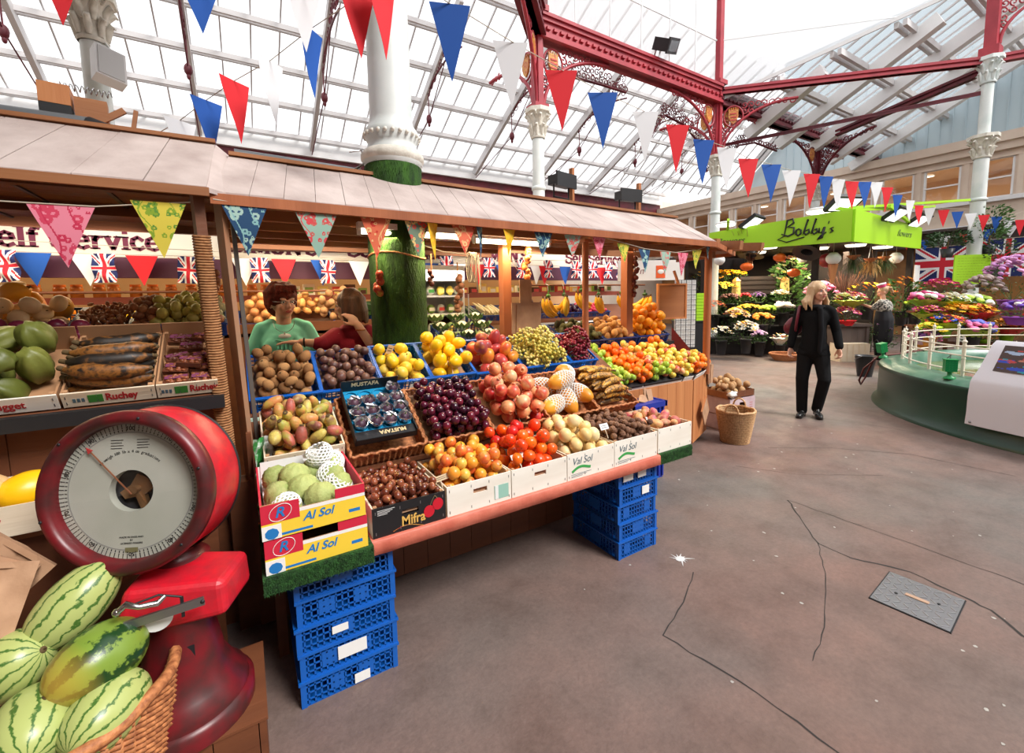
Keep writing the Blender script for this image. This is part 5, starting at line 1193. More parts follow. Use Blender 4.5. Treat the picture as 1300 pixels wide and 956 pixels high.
banana_hand(2.42, 3.28, 1.56, 5, 200, 'bunch of yellow bananas at the left end of the hanging rail', 70)
banana_hand(2.62, 3.3, 1.57, 6, 250, 'second bunch of bananas along the hanging rail, facing forward', 80)
banana_hand(2.83, 3.3, 1.61, 4, 190, 'third bunch of bananas, left of the thin round post', 50)
banana_hand(3.06, 3.3, 1.57, 4, 210, 'fourth bunch of bananas, right of the thin round post', 50)
banana_hand(3.42, 3.34, 1.58, 3, 185, 'small bunch of bananas near the right of the hanging rail', 40)
banana_hand(3.9, 3.45, 1.56, 5, 300, 'bunch of bananas hanging beside the brown board', 90)
o = thing('hanging_rail', 'dark rail with hooks carrying the banana bunches', 'rail', (0, 0, 0)); a = MB(); a.tube([(2.2, 3.32, 1.66), (3.75, 3.32, 1.66)], .009, 6); a.build('rail', M_['darkpine'], o)
for x, y, z in ((2.42, 3.28, 1.6), (2.62, 3.3, 1.61), (2.83, 3.3, 1.65), (3.06, 3.3, 1.61), (3.42, 3.34, 1.62)): a = MB(); a.tube([(x, y, z), (x, y + .01, 1.66), (x, 3.33, 1.675)], .003, 5); a.build('hook', M_['steel'], o)
pm2 = banana_mesh(P['plantain2'], .23, .024, .8, 'plantain')
pmk = banana_mesh(P['plantain'], .27, .034, .6, 'plantain')
for i in range(14):
 j, k = i % 5, i // 5
 inst('plantain', pm2, R2(1.965) @ T(.16 + .02 * math.sin(i * 3.1), .06 + j * .07, .045 + k * .05) @ R(180 + 12 * math.sin(i * 1.9), 'Z') @ R(-90 + 15 * math.sin(i), 'X') @ T(0, 0, -.02), 'yellow plantain mottled with black in the end wicker tray', 'plantain', 'mottled plantains in the end wicker tray')
for i in range(13):
 j, k = i % 5, i // 5
 inst('plantain', pmk, RL(-.61) @ T(.14, .06 + j * .068, .04 + k * .045) @ R(8 * math.sin(i * 2.3), 'Z') @ R(-80 + 20 * math.sin(i), 'X') @ T(0, 0, -.02), 'nearly black over-ripe plantain in the pale crate on the left counter', 'plantain', 'black plantains in the left crate')
heap('chayote', K['chayote'], 'ribbed green chayote in the grey-white crate', 'chayote', 'chayotes in the left crate', RL(-1.07), .455, .38, .062, 13, 31, z0=-.02, crate='grey-white wooden crate of green chayotes at the left edge')
heap('melon', K['bigmelon'], 'pale orange melon in the crate on the low left shelf', 'melon', 'melons in the low left crate', T(-.97, 2.01, .815), .25, .34, .080, 3, 33, z0=.0, crate=None, rot=25)
inst('melon', fmesh('melon', P['ymelon'], [((.09, .07, .068), bump(3, .02))], 18, 12)[0], T(-.66, 2.12, .92) @ R(30, 'Z'), 'deep yellow melon in the low crate, nearest the weighing scale dial', 'melon')
dpk = thing('date_pack', 'clear-topped pack of dried dates with a purple label', 'date pack', M=RL(-.31) @ T(.05, .05, .035), group='packs of dates in the left crate')
a = MB(); a.box(-.045, .045, -.03, .03, -.0, .022); a.build('tub', mat('clear_brown_tub', S(96, 56, 40), .15), dpk)
a = MB(); a.box(-.040, .040, -.006, .018, .026, .028); a.build('purple_label', mat('purple_label', S(120, 60, 90), .4), dpk)
a = MB(); rs = random.Random(3)
for k in range(22): a.ell((rs.uniform(-.037, .037), rs.uniform(-.024, .024), .023), (.011, .007, .007), 6, 4)
a.build('dried_fruit', P['date'], dpk)
rs = random.Random(8)
for k, (x, y, z) in enumerate(((.145, .05, .035), (.05, .12, .045), (.145, .12, .04), (.05, .19, .05), (.15, .19, .05), (.1, .26, .06), (.06, .31, .07), (.15, .3, .08), (.1, .13, .07))):
 dup(dpk, M=RL(-.31) @ T(x, y, z) @ R(rs.uniform(-14, 14), 'Z') @ R(rs.uniform(-12, 12), 'X'))
BK = lambda x: T(x, 2.92, 1.375) @ RX(16)
cfun = lambda x, w, l, m='bluecrate2': plastic_crate(BK(x), w, .34, .07, l, m=m)
cfun(-1.02, .30, 'blue crate under the yellow squashes on the upper left shelf'); cfun(-.70, .21, 'blue crate of almonds on the upper left shelf'); cfun(-.47, .13, 'blue crate of walnuts on the upper left shelf'); cfun(-.32, .24, 'blue crate of green pears on the upper left shelf')
heap('pale_squash', K['pale'], 'small flat pale squash in front of the butternuts', 'squash', 'pale squashes on the upper left shelf', BK(-1.02), .31, .17, .038, 12, 41, z0=.03)
heap('butternut_squash', K['squash'], 'yellow butternut squash on the upper left shelf', 'squash', 'butternut squashes on the upper left shelf', BK(-1.12) @ T(0, .17, .02), .42, .2, .06, 4, 42, z0=.0, mound=1)
heap('almond', K['nut'], 'brown almond in the upper left crate', 'almond', 'almonds in the upper left crate', BK(-.70), .20, .33, .0135, 150, 43, z0=.045, tries=12)
heap('walnut', K['walnut'], 'pale brown walnut in the upper left crate', 'walnut', 'walnuts in the upper left crate', BK(-.49), .13, .33, .020, 50, 44, z0=.05)
heap('green_pear', K['gpear'], 'yellow-green pear heaped on the upper left shelf', 'pear', 'green pears on the upper left shelf', BK(-.42), .28, .34, .026, 56, 45, z0=.04, mound=1.)
heap('celeriac', K['celery'], 'whitish celeriac root beside the green pears', 'celeriac', 'celeriac roots on the upper left shelf', BK(-.20), .13, .30, .028, 14, 46, z0=.04)
heap('red_onion', K['ronion'], 'small red onion between the chayotes and the pale squashes', 'onion', 'red onions on the left counter', T(-1.0, 2.80, 1.38), .38, .12, .03, 12, 47)
def board(M, w, h, label, m='blackbox', chalk=True):
 o = thing('price_board', label, 'price board', M=M); a = MB(); a.box(0, w, 0, .004, 0, h); a.build('board', M_[m], o)
 if chalk:
  a = MB(); rr = random.Random(int(w * 1000)); c = mat('chalk', (.8, .8, .78), .9)
  for r_ in range(3):
   x = w * .1
   while x < w * .85: q = rr.uniform(.006, .014); a.tube([(x + k * q / 3, -.001, h * (.78 - r_ * .27) + rr.uniform(-.004, .004)) for k in range(4)], .0009, 4); x += q + .005
  a.build('chalk_marks', c, o)
 return o
board(T(-1.08, 2.74, 1.43) @ RX(-15), .16, .07, 'small chalk-written price board below the pale squashes')
board(T(-.52, 2.86, 1.40) @ RX(-15), .12, .045, 'small chalk-written price board below the walnuts')
def card(M, label, w=.05, h=.03, m='card'):
 o = thing('price_card', label, 'price card', M=M); a = MB(); a.box(-w / 2, w / 2, -.0008, .0008, 0, h); a.build('card', M_[m], o)
 a = MB(); a.box(-.002, .002, -.001, .001, -.05, .0); a.build('stick', M_['poplar'], o)
 a = MB()
 for k in range(2): a.box(-w * .36, w * .3, -.0014, -.0006, h * (.6 - k * .3), h * (.68 - k * .3))
 a.build('handwriting', M_['ink'], o); return o
card(R2(.95) @ T(0, .16, .13) @ R(-55, 'X') @ R(20, 'Z'), 'cream price card lying on the dark plums', .06, .04)
card(R3(.79) @ T(0, .28, .10) @ R(-10, 'X') @ R(18, 'Y'), 'brown price tag standing in the quinces', .04, .06)
card(R3(1.13) @ T(0, .04, .14) @ R(-50, 'X'), 'brown string-tied tag hanging over the yellow melons', .05, .035)
card(T(.57, 2.86, 1.20), 'wooden-look price tag at the back of the passion fruit', .07, .03)
card(T(.70, 1.76, .75) @ R(-40, 'X') @ R(-25, 'Z'), 'curled cream tag on the chestnuts', .075, .025)
card(T(1.10, 1.75, .77) @ R(-40, 'X') @ R(-10, 'Z'), 'curled cream tag on the yellow plums by the persimmons', .07, .025, 'whitewood')
card(T(1.70, 1.78, .80) @ R(-30, 'X'), 'torn white tag between granadillas and lychees', .06, .035, 'paper')
card(R2(1.32) @ T(0, .03, .12) @ R(-60, 'X') @ R(30, 'Z'), 'pale tag in front of the pomegranates', .05, .03, 'paper')
card(T(2.04, 1.77, .79) @ R(-30, 'X') @ R(35, 'Z'), 'twisted white tag on the front crate of lychees', .06, .03, 'paper')
#  WEIGHING SCALE AND WATERMELONS
scr = mat('chipped_red_enamel', S(205, 26, 40), .35, col2=S(120, 40, 40), scale=26, bump=.1, contrast=.5)
nt = scr.node_tree; rp = [n for n in nt.nodes if n.type == 'VALTORGB'][0]; rp.color_ramp.elements[0].color = S(206, 24, 42) + (1,); rp.color_ramp.elements[1].color = S(176, 34, 46) + (1,)
scd = mat('dark_red_enamel', S(112, 20, 28), .35, col2=S(70, 30, 30), scale=14, contrast=.4)
dz = -V((.45, .884, -.122)).normalized(); dx = V((0, 0, 1)).cross(dz).normalized(); dy = dz.cross(dx)
DM = Matrix((dx, dy, dz)).transposed().to_4x4(); DM.translation = (-.318, 1.665, 1.0)
scl = thing('weighing_scale', 'large old red weighing scale with a round glazed dial', 'weighing scale', (-.17, 1.66, 0))
SI = scl.matrix_world.inverted() if False else T(.17, -1.66, 0)
RD = .235
a = MB(); a.lathe([(RD * .95, .0), (RD, -.02), (RD * 1.0, -.15), (RD * .97, -.165), (.0, -.17)], 64); a.build('dial_drum', scr, scl, M=SI @ DM)
a = MB(); a.lathe([(RD * .85, -.012), (RD * .86, .02), (RD * .90, .034), (RD * .97, .034), (RD * 1.02, .018), (RD * 1.025, -.01), (RD * 1.0, -.02)], 64); a.build('dial_rim', scd, scl, M=SI @ DM)
a = MB(); a.lathe([(RD * 1.005, -.145), (RD * 1.02, -.15), (RD * 1.005, -.155)], 64); a.build('rear_bead', M_['black'], scl, M=SI @ DM)
facem = mat('aged_dial_face', S(196, 196, 186), .5, col2=S(176, 178, 166), scale=4)
a = MB(); a.lathe([(.062, -.006), (RD * .87, -.006)], 64); a.lathe([(.062, -.03), (.062, -.006)], 40); df = a.build('dial_face', facem, scl, M=SI @ DM)
a = MB(); a.lathe([(0, -.05), (.064, -.05), (.064, -.03)], 32); a.build('mechanism_well', M_['black'], scl, M=SI @ DM)
a = MB()
a.prism([(.0, .045), (.03, .03), (.045, .0), (.02, -.02), (.03, -.055), (.01, -.06), (-.005, -.025), (-.035, -.03), (-.05, -.01), (-.02, .01)], -.045, -.03)
a.cyl((0, 0, -.04), (0, 0, -.012), .012, n=12); a.bar((.0, -.01, -.03), (.028, -.06, -.03), .012, .008); a.build('brass_mechanism', mat('old_brass', S(140, 104, 70), .4, metal=.6), scl, M=SI @ DM)
a = MB(); NA = 100
for k in range(NA):
 t = 2 * PI * k / NA; big_ = k % 10 == 0
 for q in ((RD * .80, .0022, .0022), (RD * .765, .0022, .0022)) if not big_ else ():
  a.box(-q[1] / 2, q[1] / 2, -q[2], q[2], -.0058, -.005, Matrix.Rotation(-t, 4, 'Z') @ T(0, q[0], 0))
 a.box(-.0009, .0009, -.004, .004, -.0058, -.005, Matrix.Rotation(-t, 4, 'Z') @ T(0, RD * .83, 0))
 if not big_: a.box(-.0012, .0012, -.0012, .0012, -.0058, -.005, Matrix.Rotation(-t, 4, 'Z') @ T(0, RD * .775, 0))
a.build('graduation_marks', M_['ink'], df)
a = MB(); a.lathe([(RD * .735, -.0055), (RD * .742, -.0050), (RD * .749, -.0055)], 64); a.build('graduation_ring', mat('grey_line', (.3, .3, .28), .6), df)
for k in range(10):
 t = 2 * PI * k / 10; text('lettering', '100' if k == 0 else str(k * 10), .017, M_['ink'], df, Matrix.Rotation(-t, 4, 'Z') @ T(0, RD * .79, -.0055), .0003, align='CENTER', offset=.0004)
s_ = 'to weigh 100 lb x 4 oz graduations'
for i, ch in enumerate(s_):
 t = (i - len(s_) / 2) * .047
 if ch != ' ': text('lettering', ch, .0125, M_['ink'], df, Matrix.Rotation(-t, 4, 'Z') @ T(0, RD * .50, -.0055), .0003, align='CENTER')
for j, w_ in enumerate(('MADE IN ENGLAND', 'BY', 'LICENSED MAKERS')): text('lettering', w_, .0075, M_['ink'], df, T(0, -RD * .58 - j * .009, -.0055), .0003, align='CENTER')
a = MB(); a.box(-.018, .018, -RD * .74 - .007, -RD * .74 + .007, -.0056, -.005); a.build('makers_plate', mat('olive_plate', S(120, 116, 80), .5), df)
for sx_x in (-.055, .018):
 for j in range(4):
  a = MB(); a.box(sx_x, sx_x + .035 - .004 * (j % 2), RD * .64 - j * .008, RD * .64 - j * .008 + .002, -.0056, -.005); a.build('small_print', M_['ink'], df)
na = math.radians(41)
a = MB(); Mn = Matrix.Rotation(na, 4, 'Z'); a.bar(Mn @ V((0, -.01, .002)), Mn @ V((0, RD * .70, .002)), .0035, .002, (0, 0, 1)); nd = a.build('pointer', mat('copper_pointer', S(176, 112, 80), .35, metal=.4), scl, M=SI @ DM)
a = MB(); a.prism([(Mn @ V(q))[:2] for q in ((-.008, RD * .68, 0), (.008, RD * .68, 0), (0, RD * .76, 0))], .001, .004); a.build('arrow_tip', mat('red_arrow', S(190, 60, 60), .5), nd)
gg = bpy.data.materials.new('dial_glass'); gg.use_nodes = True; _n = gg.node_tree; _n.nodes.clear(); _o = _n.nodes.new('ShaderNodeOutputMaterial'); _a = _n.nodes.new('ShaderNodeBsdfTransparent'); _b = _n.nodes.new('ShaderNodeBsdfGlossy'); _b.inputs['Roughness'].default_value = .02; _x = _n.nodes.new('ShaderNodeMixShader'); _x.inputs[0].default_value = .07
_n.links.new(_a.outputs[0], _x.inputs[1]); _n.links.new(_b.outputs[0], _x.inputs[2]); _n.links.new(_x.outputs[0], _o.inputs[0])
a = MB(); a.lathe([(0, .012), (RD * .5, .011), (RD * .87, .006)], 48); a.build('dial_glass', gg, scl, M=SI @ DM)
a = MB()
for k in range(6): t = k * PI / 3 + .3; a.ell((RD * .955 * math.cos(t), RD * .955 * math.sin(t), .034), (.005, .005, .003), 8, 4)
a.build('rim_screws', M_['black'], scl, M=SI @ DM)
def W(mb, nm_, m, lab=None): return mb.build(nm_, m, scl, M=SI, label=lab)
a = MB(); a.lathe([(.10, .0), (.085, .015), (.06, .03), (.075, .05), (.11, .065)], 32, T(-.245, 1.76, .715)); W(a, 'neck', scd)
b = MB(); b.add([(-.38, 1.58, .595), (-.10, 1.53, .60), (-.03, 1.70, .60), (-.30, 1.80, .60), (-.35, 1.60, .73), (-.105, 1.55, .70), (-.035, 1.70, .71), (-.29, 1.79, .745)], [(3, 2, 1, 0), (4, 5, 6, 7), (0, 1, 5, 4), (1, 2, 6, 5), (2, 3, 7, 6), (3, 0, 4, 7)])
bb_ = W(b, 'lever_housing', scr); md = bb_.modifiers.new('b', 'BEVEL'); md.width = .02; md.segments = 3
a = MB(); a.lathe([(.17, 0), (.165, .03), (.14, .06), (.11, .12), (.09, .25), (.10, .33)], 40, T(-.23, 1.66, .30)); W(a, 'pedestal', scd)
a = MB(); a.lathe([(.185, 0), (.185, .05), (.17, .06)], 40, T(-.23, 1.66, .245)); W(a, 'foot_plate', scd)
a = MB(); a.bar((-.40, 1.52, .672), (-.148, 1.49, .694), .008, .024); a.build('weigh_beam', M_['steel'], scl, M=SI)
a = MB(); a.ell((-.152, 1.486, .694), (.006, .004, .006), 8, 5); a.bar((-.20, 1.5, .66), (-.20, 1.5, .72), .006, .008); a.tube([(-.20, 1.5, .72), (-.25, 1.5, .745), (-.33, 1.5, .735)], .003, 5); W(a, 'beam_stop', M_['black'])
a = MB(); a.tube([(-.335, 1.49, .735), (-.315, 1.48, .755), (-.29, 1.48, .738), (-.25, 1.48, .733), (-.235, 1.49, .742)], [.008, .009, .007, .009, .006], 8); a.ell((-.337, 1.49, .735), .011, 8, 6); W(a, 'chrome_lever', M_['chrome'])
a = MB(); a.prism([(-.035 * math.cos(t), -.035 * math.sin(t)) for t in [k * PI / 12 for k in range(13)]], 0, .002, T(-.262, 1.535, .655) @ R(8, 'Z') @ FRONT); W(a, 'half_round_label', M_['paper'])
a = MB(); a.box(-.03, .03, -.002, 0, -.02, .02, T(-.22, 1.57, .50)); W(a, 'rating_plate', M_['black'])
bx = thing('timber_plinth', 'dark wooden box under the red weighing scale', 'box', (-.19, 1.68, 0)); a = MB(); planks(a, -.21, .17, -.18, 0, .24, .12, .36); a.build('boards', M_['darkpine'], bx)
a = MB(); a.box(-.215, .175, -.185, .185, .236, .244); a.build('lid', M_['darkpine'], bx)
def melon_mat(name, light, dark, n, rough=.3, edge=.0, patch=None):
 m = mat(name, light, rough); nt = m.node_tree; p = nt.nodes['Principled BSDF']; tc = nt.nodes.new('ShaderNodeTexCoord'); sx = nt.nodes.new('ShaderNodeSeparateXYZ'); nt.links.new(tc.outputs['Object'], sx.inputs[0])
 at = nt.nodes.new('ShaderNodeMath'); at.operation = 'ARCTAN2'; nt.links.new(sx.outputs['Y'], at.inputs[0]); nt.links.new(sx.outputs['Z'], at.inputs[1])
 no = nt.nodes.new('ShaderNodeTexNoise'); no.inputs['Scale'].default_value = 38; no.inputs['Detail'].default_value = 5; no.inputs['Roughness'].default_value = .65; nt.links.new(tc.outputs['Object'], no.inputs['Vector'])
 m1 = nt.nodes.new('ShaderNodeMath'); m1.operation = 'MULTIPLY'; m1.inputs[1].default_value = n; nt.links.new(at.outputs[0], m1.inputs[0])
 m2 = nt.nodes.new('ShaderNodeMath'); m2.operation = 'MULTIPLY_ADD'; m2.inputs[1].default_value = 8; nt.links.new(no.outputs['Fac'], m2.inputs[0]); nt.links.new(m1.outputs[0], m2.inputs[2])
 si = nt.nodes.new('ShaderNodeMath'); si.operation = 'SINE'; nt.links.new(m2.outputs[0], si.inputs[0])
 r = nt.nodes.new('ShaderNodeValToRGB'); r.color_ramp.elements[0].position = .35 + edge; r.color_ramp.elements[0].color = light + (1,); r.color_ramp.elements[1].position = .8 + edge * .5; r.color_ramp.elements[1].color = dark + (1,)
 nt.links.new(si.outputs[0], r.inputs[0]); nt.links.new(r.outputs[0], p.inputs['Base Color'])
 if patch:
  gr = nt.nodes.new('ShaderNodeMapRange'); gr.inputs['From Min'].default_value = patch[0]; gr.inputs['From Max'].default_value = patch[1]; nt.links.new(sx.outputs['X'], gr.inputs['Value'])
  mx = nt.nodes.new('ShaderNodeMix'); mx.data_type = 'RGBA'; nt.links.new(gr.outputs[0], mx.inputs[0]); nt.links.new(r.outputs[0], mx.inputs[6]); mx.inputs[7].default_value = patch[2] + (1,)
  nt.links.new(mx.outputs[2], p.inputs['Base Color'])
 return m
wm1 = melon_mat('pale_striped_rind', S(176, 186, 112), S(70, 108, 44), 13, edge=.25)
wm3 = melon_mat('dark_striped_rind', S(122, 148, 56), S(24, 62, 24), 6, edge=-.35, patch=(.03, .15, S(214, 172, 70)))
def watermelon(pos, r, az, el, m, label):
 o = thing('watermelon', label, 'watermelon', M=T(*pos) @ R(az, 'Z') @ R(el, 'Y')); a = MB(); a.ell((0, 0, 0), r, 40, 26, fn=bump(5, .015)); a.build('rind', m, o)
 a = MB(); a.lathe([(.0, .0), (.006, .001), (.009, -.002)], 10, T(r[0] + .0005, 0, 0) @ R(90, 'Y')); a.cyl((r[0], 0, 0), (r[0] + .008, 0, .003), .0028, .002, 6); a.build('stem_scar', P['stem'], o)
watermelon((-.455, 1.64, .715), (.125, .078, .076), 25, -40, wm1, 'pale green striped watermelon standing up at the back of the heap, yellowing at one end')
watermelon((-.585, 1.60, .615), (.112, .086, .084), -30, -25, wm1, 'pale green striped watermelon at the left, with a brown scar, cut by the picture edge')
watermelon((-.385, 1.50, .615), (.112, .088, .085), -140, 5, wm3, 'dark green and yellow watermelon next to the red scale')
watermelon((-.50, 1.45, .53), (.115, .085, .085), 100, 0, wm1, 'pale striped watermelon low at the front, showing its top')
watermelon((-.36, 1.42, .52), (.105, .08, .08), 60, 0, wm1, 'small pale green watermelon at the basket rim')
mb_ = thing('wicker_basket', 'tall round brown wicker basket holding the watermelons', 'basket', (-.50, 1.55, 0))
def circ(rad, fl, h):
 return lambda t, z: ((rad + fl * z / h) * math.cos(2 * PI * t), (rad + fl * z / h) * math.sin(2 * PI * t), math.cos(2 * PI * t), math.sin(2 * PI * t))
a = MB(); woven(a, circ(.20, .06, .52), 0, .52, 34, r=.007); a.build('woven_sides', M_['wicker'], mb_)
a = MB(); a.tube([(.265 * math.cos(t), .265 * math.sin(t), .52 + .004 * math.sin(9 * t)) for t in [k * PI / 36 for k in range(73)]], .016, 7, caps=False); a.build('braided_rim', M_['wicker'], mb_)
a = MB(); a.cyl((0, 0, 0), (0, 0, .42), .19, .22, 24); a.build('straw_filling', M_['kraft'], mb_)
for i, (p_, r_, lb) in enumerate((((-.66, 1.62, .80), (-25, 20, 10), 'topmost of the brown paper bags hanging at the left edge'), ((-.68, 1.66, .82), (-20, 35, 0), 'second brown paper bag behind the topmost one at the left edge'), ((-.66, 1.72, .83), (-15, 48, -10), 'rearmost folded brown paper bag at the left edge, its corner pointing right'))):
 o = thing('paper_bag', lb, 'bag', p_, [math.radians(q) for q in r_]); a = MB()
 vs = []; n = 8
 for j in range(n + 1):
  for i2 in range(n + 1): vs.append((-.12 + .24 * i2 / n, .012 * math.sin(i2 * 1.3 + j), -.14 + .24 * j / n))
 f_ = [(j * (n + 1) + k, j * (n + 1) + k + 1, (j + 1) * (n + 1) + k + 1, (j + 1) * (n + 1) + k) for j in range(n) for k in range(n)]
 a.add(vs, f_, smooth=True); a.add([(x, y + .008, z) for x, y, z in vs], f_, smooth=True); a.build('bag_sheet', M_['kraft'], o)
 a = MB(); a.box(-.12, .12, -.003, .012, .085, .1); a.build('fold', M_['kraft'], o)
#  PEOPLE
def soft(name, mb, m, parent, voxel=.012, smooth=5, label=None):
 me = mb.mesh(name, m); o = bpy.data.objects.new(name, me); COL.objects.link(o)
 md = o.modifiers.new('r', 'REMESH'); md.mode = 'VOXEL'; md.voxel_size = voxel; md.use_smooth_shade = True
 ms = o.modifiers.new('s', 'SMOOTH'); ms.iterations = smooth; ms.factor = .5
 dg = bpy.context.evaluated_depsgraph_get(); dg.update(); me2 = bpy.data.meshes.new_from_object(o.evaluated_get(dg)); o.modifiers.clear(); o.data = me2
 bpy.data.meshes.remove(me)
 if not me2.materials: me2.materials.append(m)
 me2.polygons.foreach_set('use_smooth', [True] * len(me2.polygons))
 if parent is not None: o.parent = parent
 if label: o['label'] = label
 return o
def limb(mb, pts, rr, n=12):
 pts = [V(p) for p in pts]; mb.tube(pts, rr, n)
 for p, r in zip(pts, rr): mb.ell(p, r, 12, 8)
def hand(mb, w, d, curl=.6, side=1, up=(0, -1, 0)):
 """wrist w, direction d; palm, four fingers and a thumb"""
 w = V(w); d = V(d).normalized(); u = V(up); u = (u - d * u.dot(d)).normalized(); s_ = d.cross(u) * side
 M = Matrix((s_, u, d)).transposed().to_4x4(); M.translation = w
 mb.ell((0, 0, .045), (.038, .016, .05), 12, 8, M)
 for k, (L, x) in enumerate(((.062, -.029), (.074, -.010), (.070, .010), (.056, .029))):
  p0 = V((x, 0, .078)); p1 = p0 + V((x * .12, math.sin(curl * .5) * L * .5, math.cos(curl * .5) * L * .5)); p2 = p1 + V((0, math.sin(curl * 1.3) * L * .35, math.cos(curl * 1.3) * L * .35)); p3 = p2 + V((0, math.sin(curl * 2) * L * .22, math.cos(curl * 2) * L * .22))
  q = [M @ p for p in (p0, p1, p2, p3)]; limb(mb, q, [.0095, .0088, .008, .0068], 8)
 q = [M @ V(p) for p in ((-.03, .004, .02), (-.052, .014, .045), (-.058, .022, .07))]; limb(mb, q, [.013, .011, .0085], 8)
def head(mb, c, yaw, pitch=0, s=1.):
 M = T(*c) @ R(yaw, 'Z') @ R(pitch, 'X') @ Matrix.Scale(s, 4)
 mb.ell((0, .012, .02), (.074, .092, .098), 20, 14, M); mb.ell((0, -.028, -.04), (.056, .058, .066), 16, 10, M)
 mb.ell((0, -.06, -.085), (.024, .022, .02), 10, 8, M)
 mb.tube([M @ V(p) for p in ((0, -.076, .022), (0, -.094, -.006), (0, -.106, -.026))], [.009, .012, .0145], 8); mb.ell((0, -.1, -.027), (.019, .014, .011), 10, 8, M)
 for x in (-1, 1): mb.ell((x * .077, .01, -.01), (.011, .02, .031), 10, 8, M); mb.ell((x * .034, -.062, -.025), (.025, .022, .024), 10, 8, M); mb.ell((x * .03, -.077, .03), (.026, .014, .010), 10, 6, M)
 mb.ell((0, -.086, -.052), (.024, .012, .012), 10, 6, M)
 return M
def face_parts(M, parent, lip=S(176, 84, 84), iris=S(70, 90, 100), brow=S(120, 90, 60)):
 a = MB(); a.cur = 0
 for x in (-1, 1): a.ell((x * .030, -.077, .008), (.0135, .010, .0075), 10, 8, M)
 a.cur = 1
 for x in (-1, 1): a.ell((x * .030, -.0845, .008), (.006, .004, .006), 8, 6, M)
 a.cur = 2
 for x in (-1, 1): a.tube([M @ V(p) for p in ((x * .015, -.0875, .0155), (x * .030, -.0895, .019), (x * .045, -.082, .014))], .0025, 5)
 a.build('eyes', [mat('eye_white', (.75, .73, .7), .3), mat('iris', iris, .2), mat('eyelid_line', (.08, .05, .04), .6)], parent)
 a = MB(); a.tube([M @ V(p) for p in ((-.022, -.091, -.055), (-.008, -.0985, -.0515), (.0, -.098, -.053), (.008, -.0985, -.0515), (.022, -.091, -.055))], [.002, .0042, .004, .0042, .002], 6)
 a.tube([M @ V(p) for p in ((-.019, -.091, -.058), (0, -.0985, -.0615), (.019, -.091, -.058))], [.002, .005, .002], 6); a.build('lips', mat('lips', lip, .45), parent)
 a = MB()
 for x in (-1, 1): a.tube([M @ V(p) for p in ((x * .013, -.090, .036), (x * .030, -.0925, .043), (x * .050, -.080, .038))], [.003, .0036, .0015], 5)
 a.build('eyebrows', mat('brow', brow, .8), parent)
def hair_strands(M, parent, m, roots, seed=1, nm_='hair_locks'):
 """locks: list of (polyline, radii)"""
 a = MB()
 for pts, rr in roots: a.tube([M @ V(p) for p in pts], rr, 7)
 return a.build(nm_, m, parent)
def facing(x, y, extra=0.): return math.atan2(-x, y) + math.radians(extra)   # local -Y looks at the entrance side where the camera stands
bw = thing('person', 'blonde woman in a black jacket and trousers walking across the hall, looking right', 'person', (5.93, 2.60, 0), (0, 0, facing(5.93, 2.6)))
blackc = mat('black_wool', (.008, .008, .009), .9, spec=.15, bump=.2, bscale=120); blackt = mat('black_trousers', (.006, .006, .007), .8, spec=.2)
a = MB(); HM = head(a, (.02, -.01, 1.545), 42, -2)
limb(a, [(.01, .01, 1.36), (.015, .0, 1.45)], [.05, .052]); a.ell((0, .02, 1.24), (.13, .07, .14), 16, 12); limb(a, [(0, .01, .92), (0, .01, 1.22)], [.09, .09])
limb(a, [(-.145, .02, 1.28), (-.205, .03, 1.08), (-.235, -.02, .87)], [.034, .034, .026]); limb(a, [(.145, .02, 1.28), (.215, .03, 1.07), (.25, -.04, .88)], [.034, .034, .026])
hand(a, (-.237, -.025, .86), (-.1, -.25, -1), .9, 1, (.6, -.4, 0)); hand(a, (.252, -.045, .87), (.15, -.35, -1), 1.0, -1, (-.6, -.4, 0))
limb(a, [(-.07, .01, .84), (-.10, -.02, .48), (-.09, .03, .09)], [.065, .05, .035]); limb(a, [(.07, .01, .84), (.13, -.06, .49), (.07, .08, .10)], [.065, .05, .035])
soft('body', a, M_['skin'], bw, .0075, 3); face_parts(HM, bw)
a = MB(); limb(a, [(0, .01, .84), (0, .01, .98), (0, .01, 1.12), (0, .02, 1.25)], [.13, .135, .125, .135]); a.ell((0, .02, 1.24), (.165, .105, .14), 18, 12); a.ell((0, .02, .86), (.165, .13, .12), 18, 12); limb(a, [(-.12, .02, 1.345), (.12, .02, 1.345)], [.05, .05])
limb(a, [(-.16, .02, 1.315), (-.208, .03, 1.08), (-.236, -.015, .89)], [.054, .052, .045]); limb(a, [(.16, .02, 1.315), (.22, .03, 1.07), (.252, -.035, .90)], [.054, .052, .045])
a.ell((-.06, .02, .80), (.12, .12, .06), 14, 8); a.ell((.07, .02, .79), (.11, .12, .06), 14, 8)
soft('jacket', a, blackc, bw, .011, 6)
a = MB(); limb(a, [(.05, -.10, 1.34), (.07, -.125, 1.1), (.06, -.125, .84)], [.03, .028, .024]); a.ell((.02, -.05, 1.37), (.085, .06, .03), 14, 8)
soft('scarf', a, mat('black_scarf', (.014, .014, .016), .95, spec=.1), bw, .009, 3)
a = MB(); limb(a, [(-.075, .01, .82), (-.10, -.02, .48), (-.09, .03, .07)], [.095, .070, .060]); limb(a, [(.075, .01, .82), (.125, -.06, .49), (.065, .085, .10)], [.095, .070, .060]); limb(a, [(-.05, .01, .84), (.05, .01, .84)], [.10, .10])
soft('trousers', a, blackt, bw, .010, 5)
shm = mat('black_leather_shoe', (.015, .015, .015), .25)
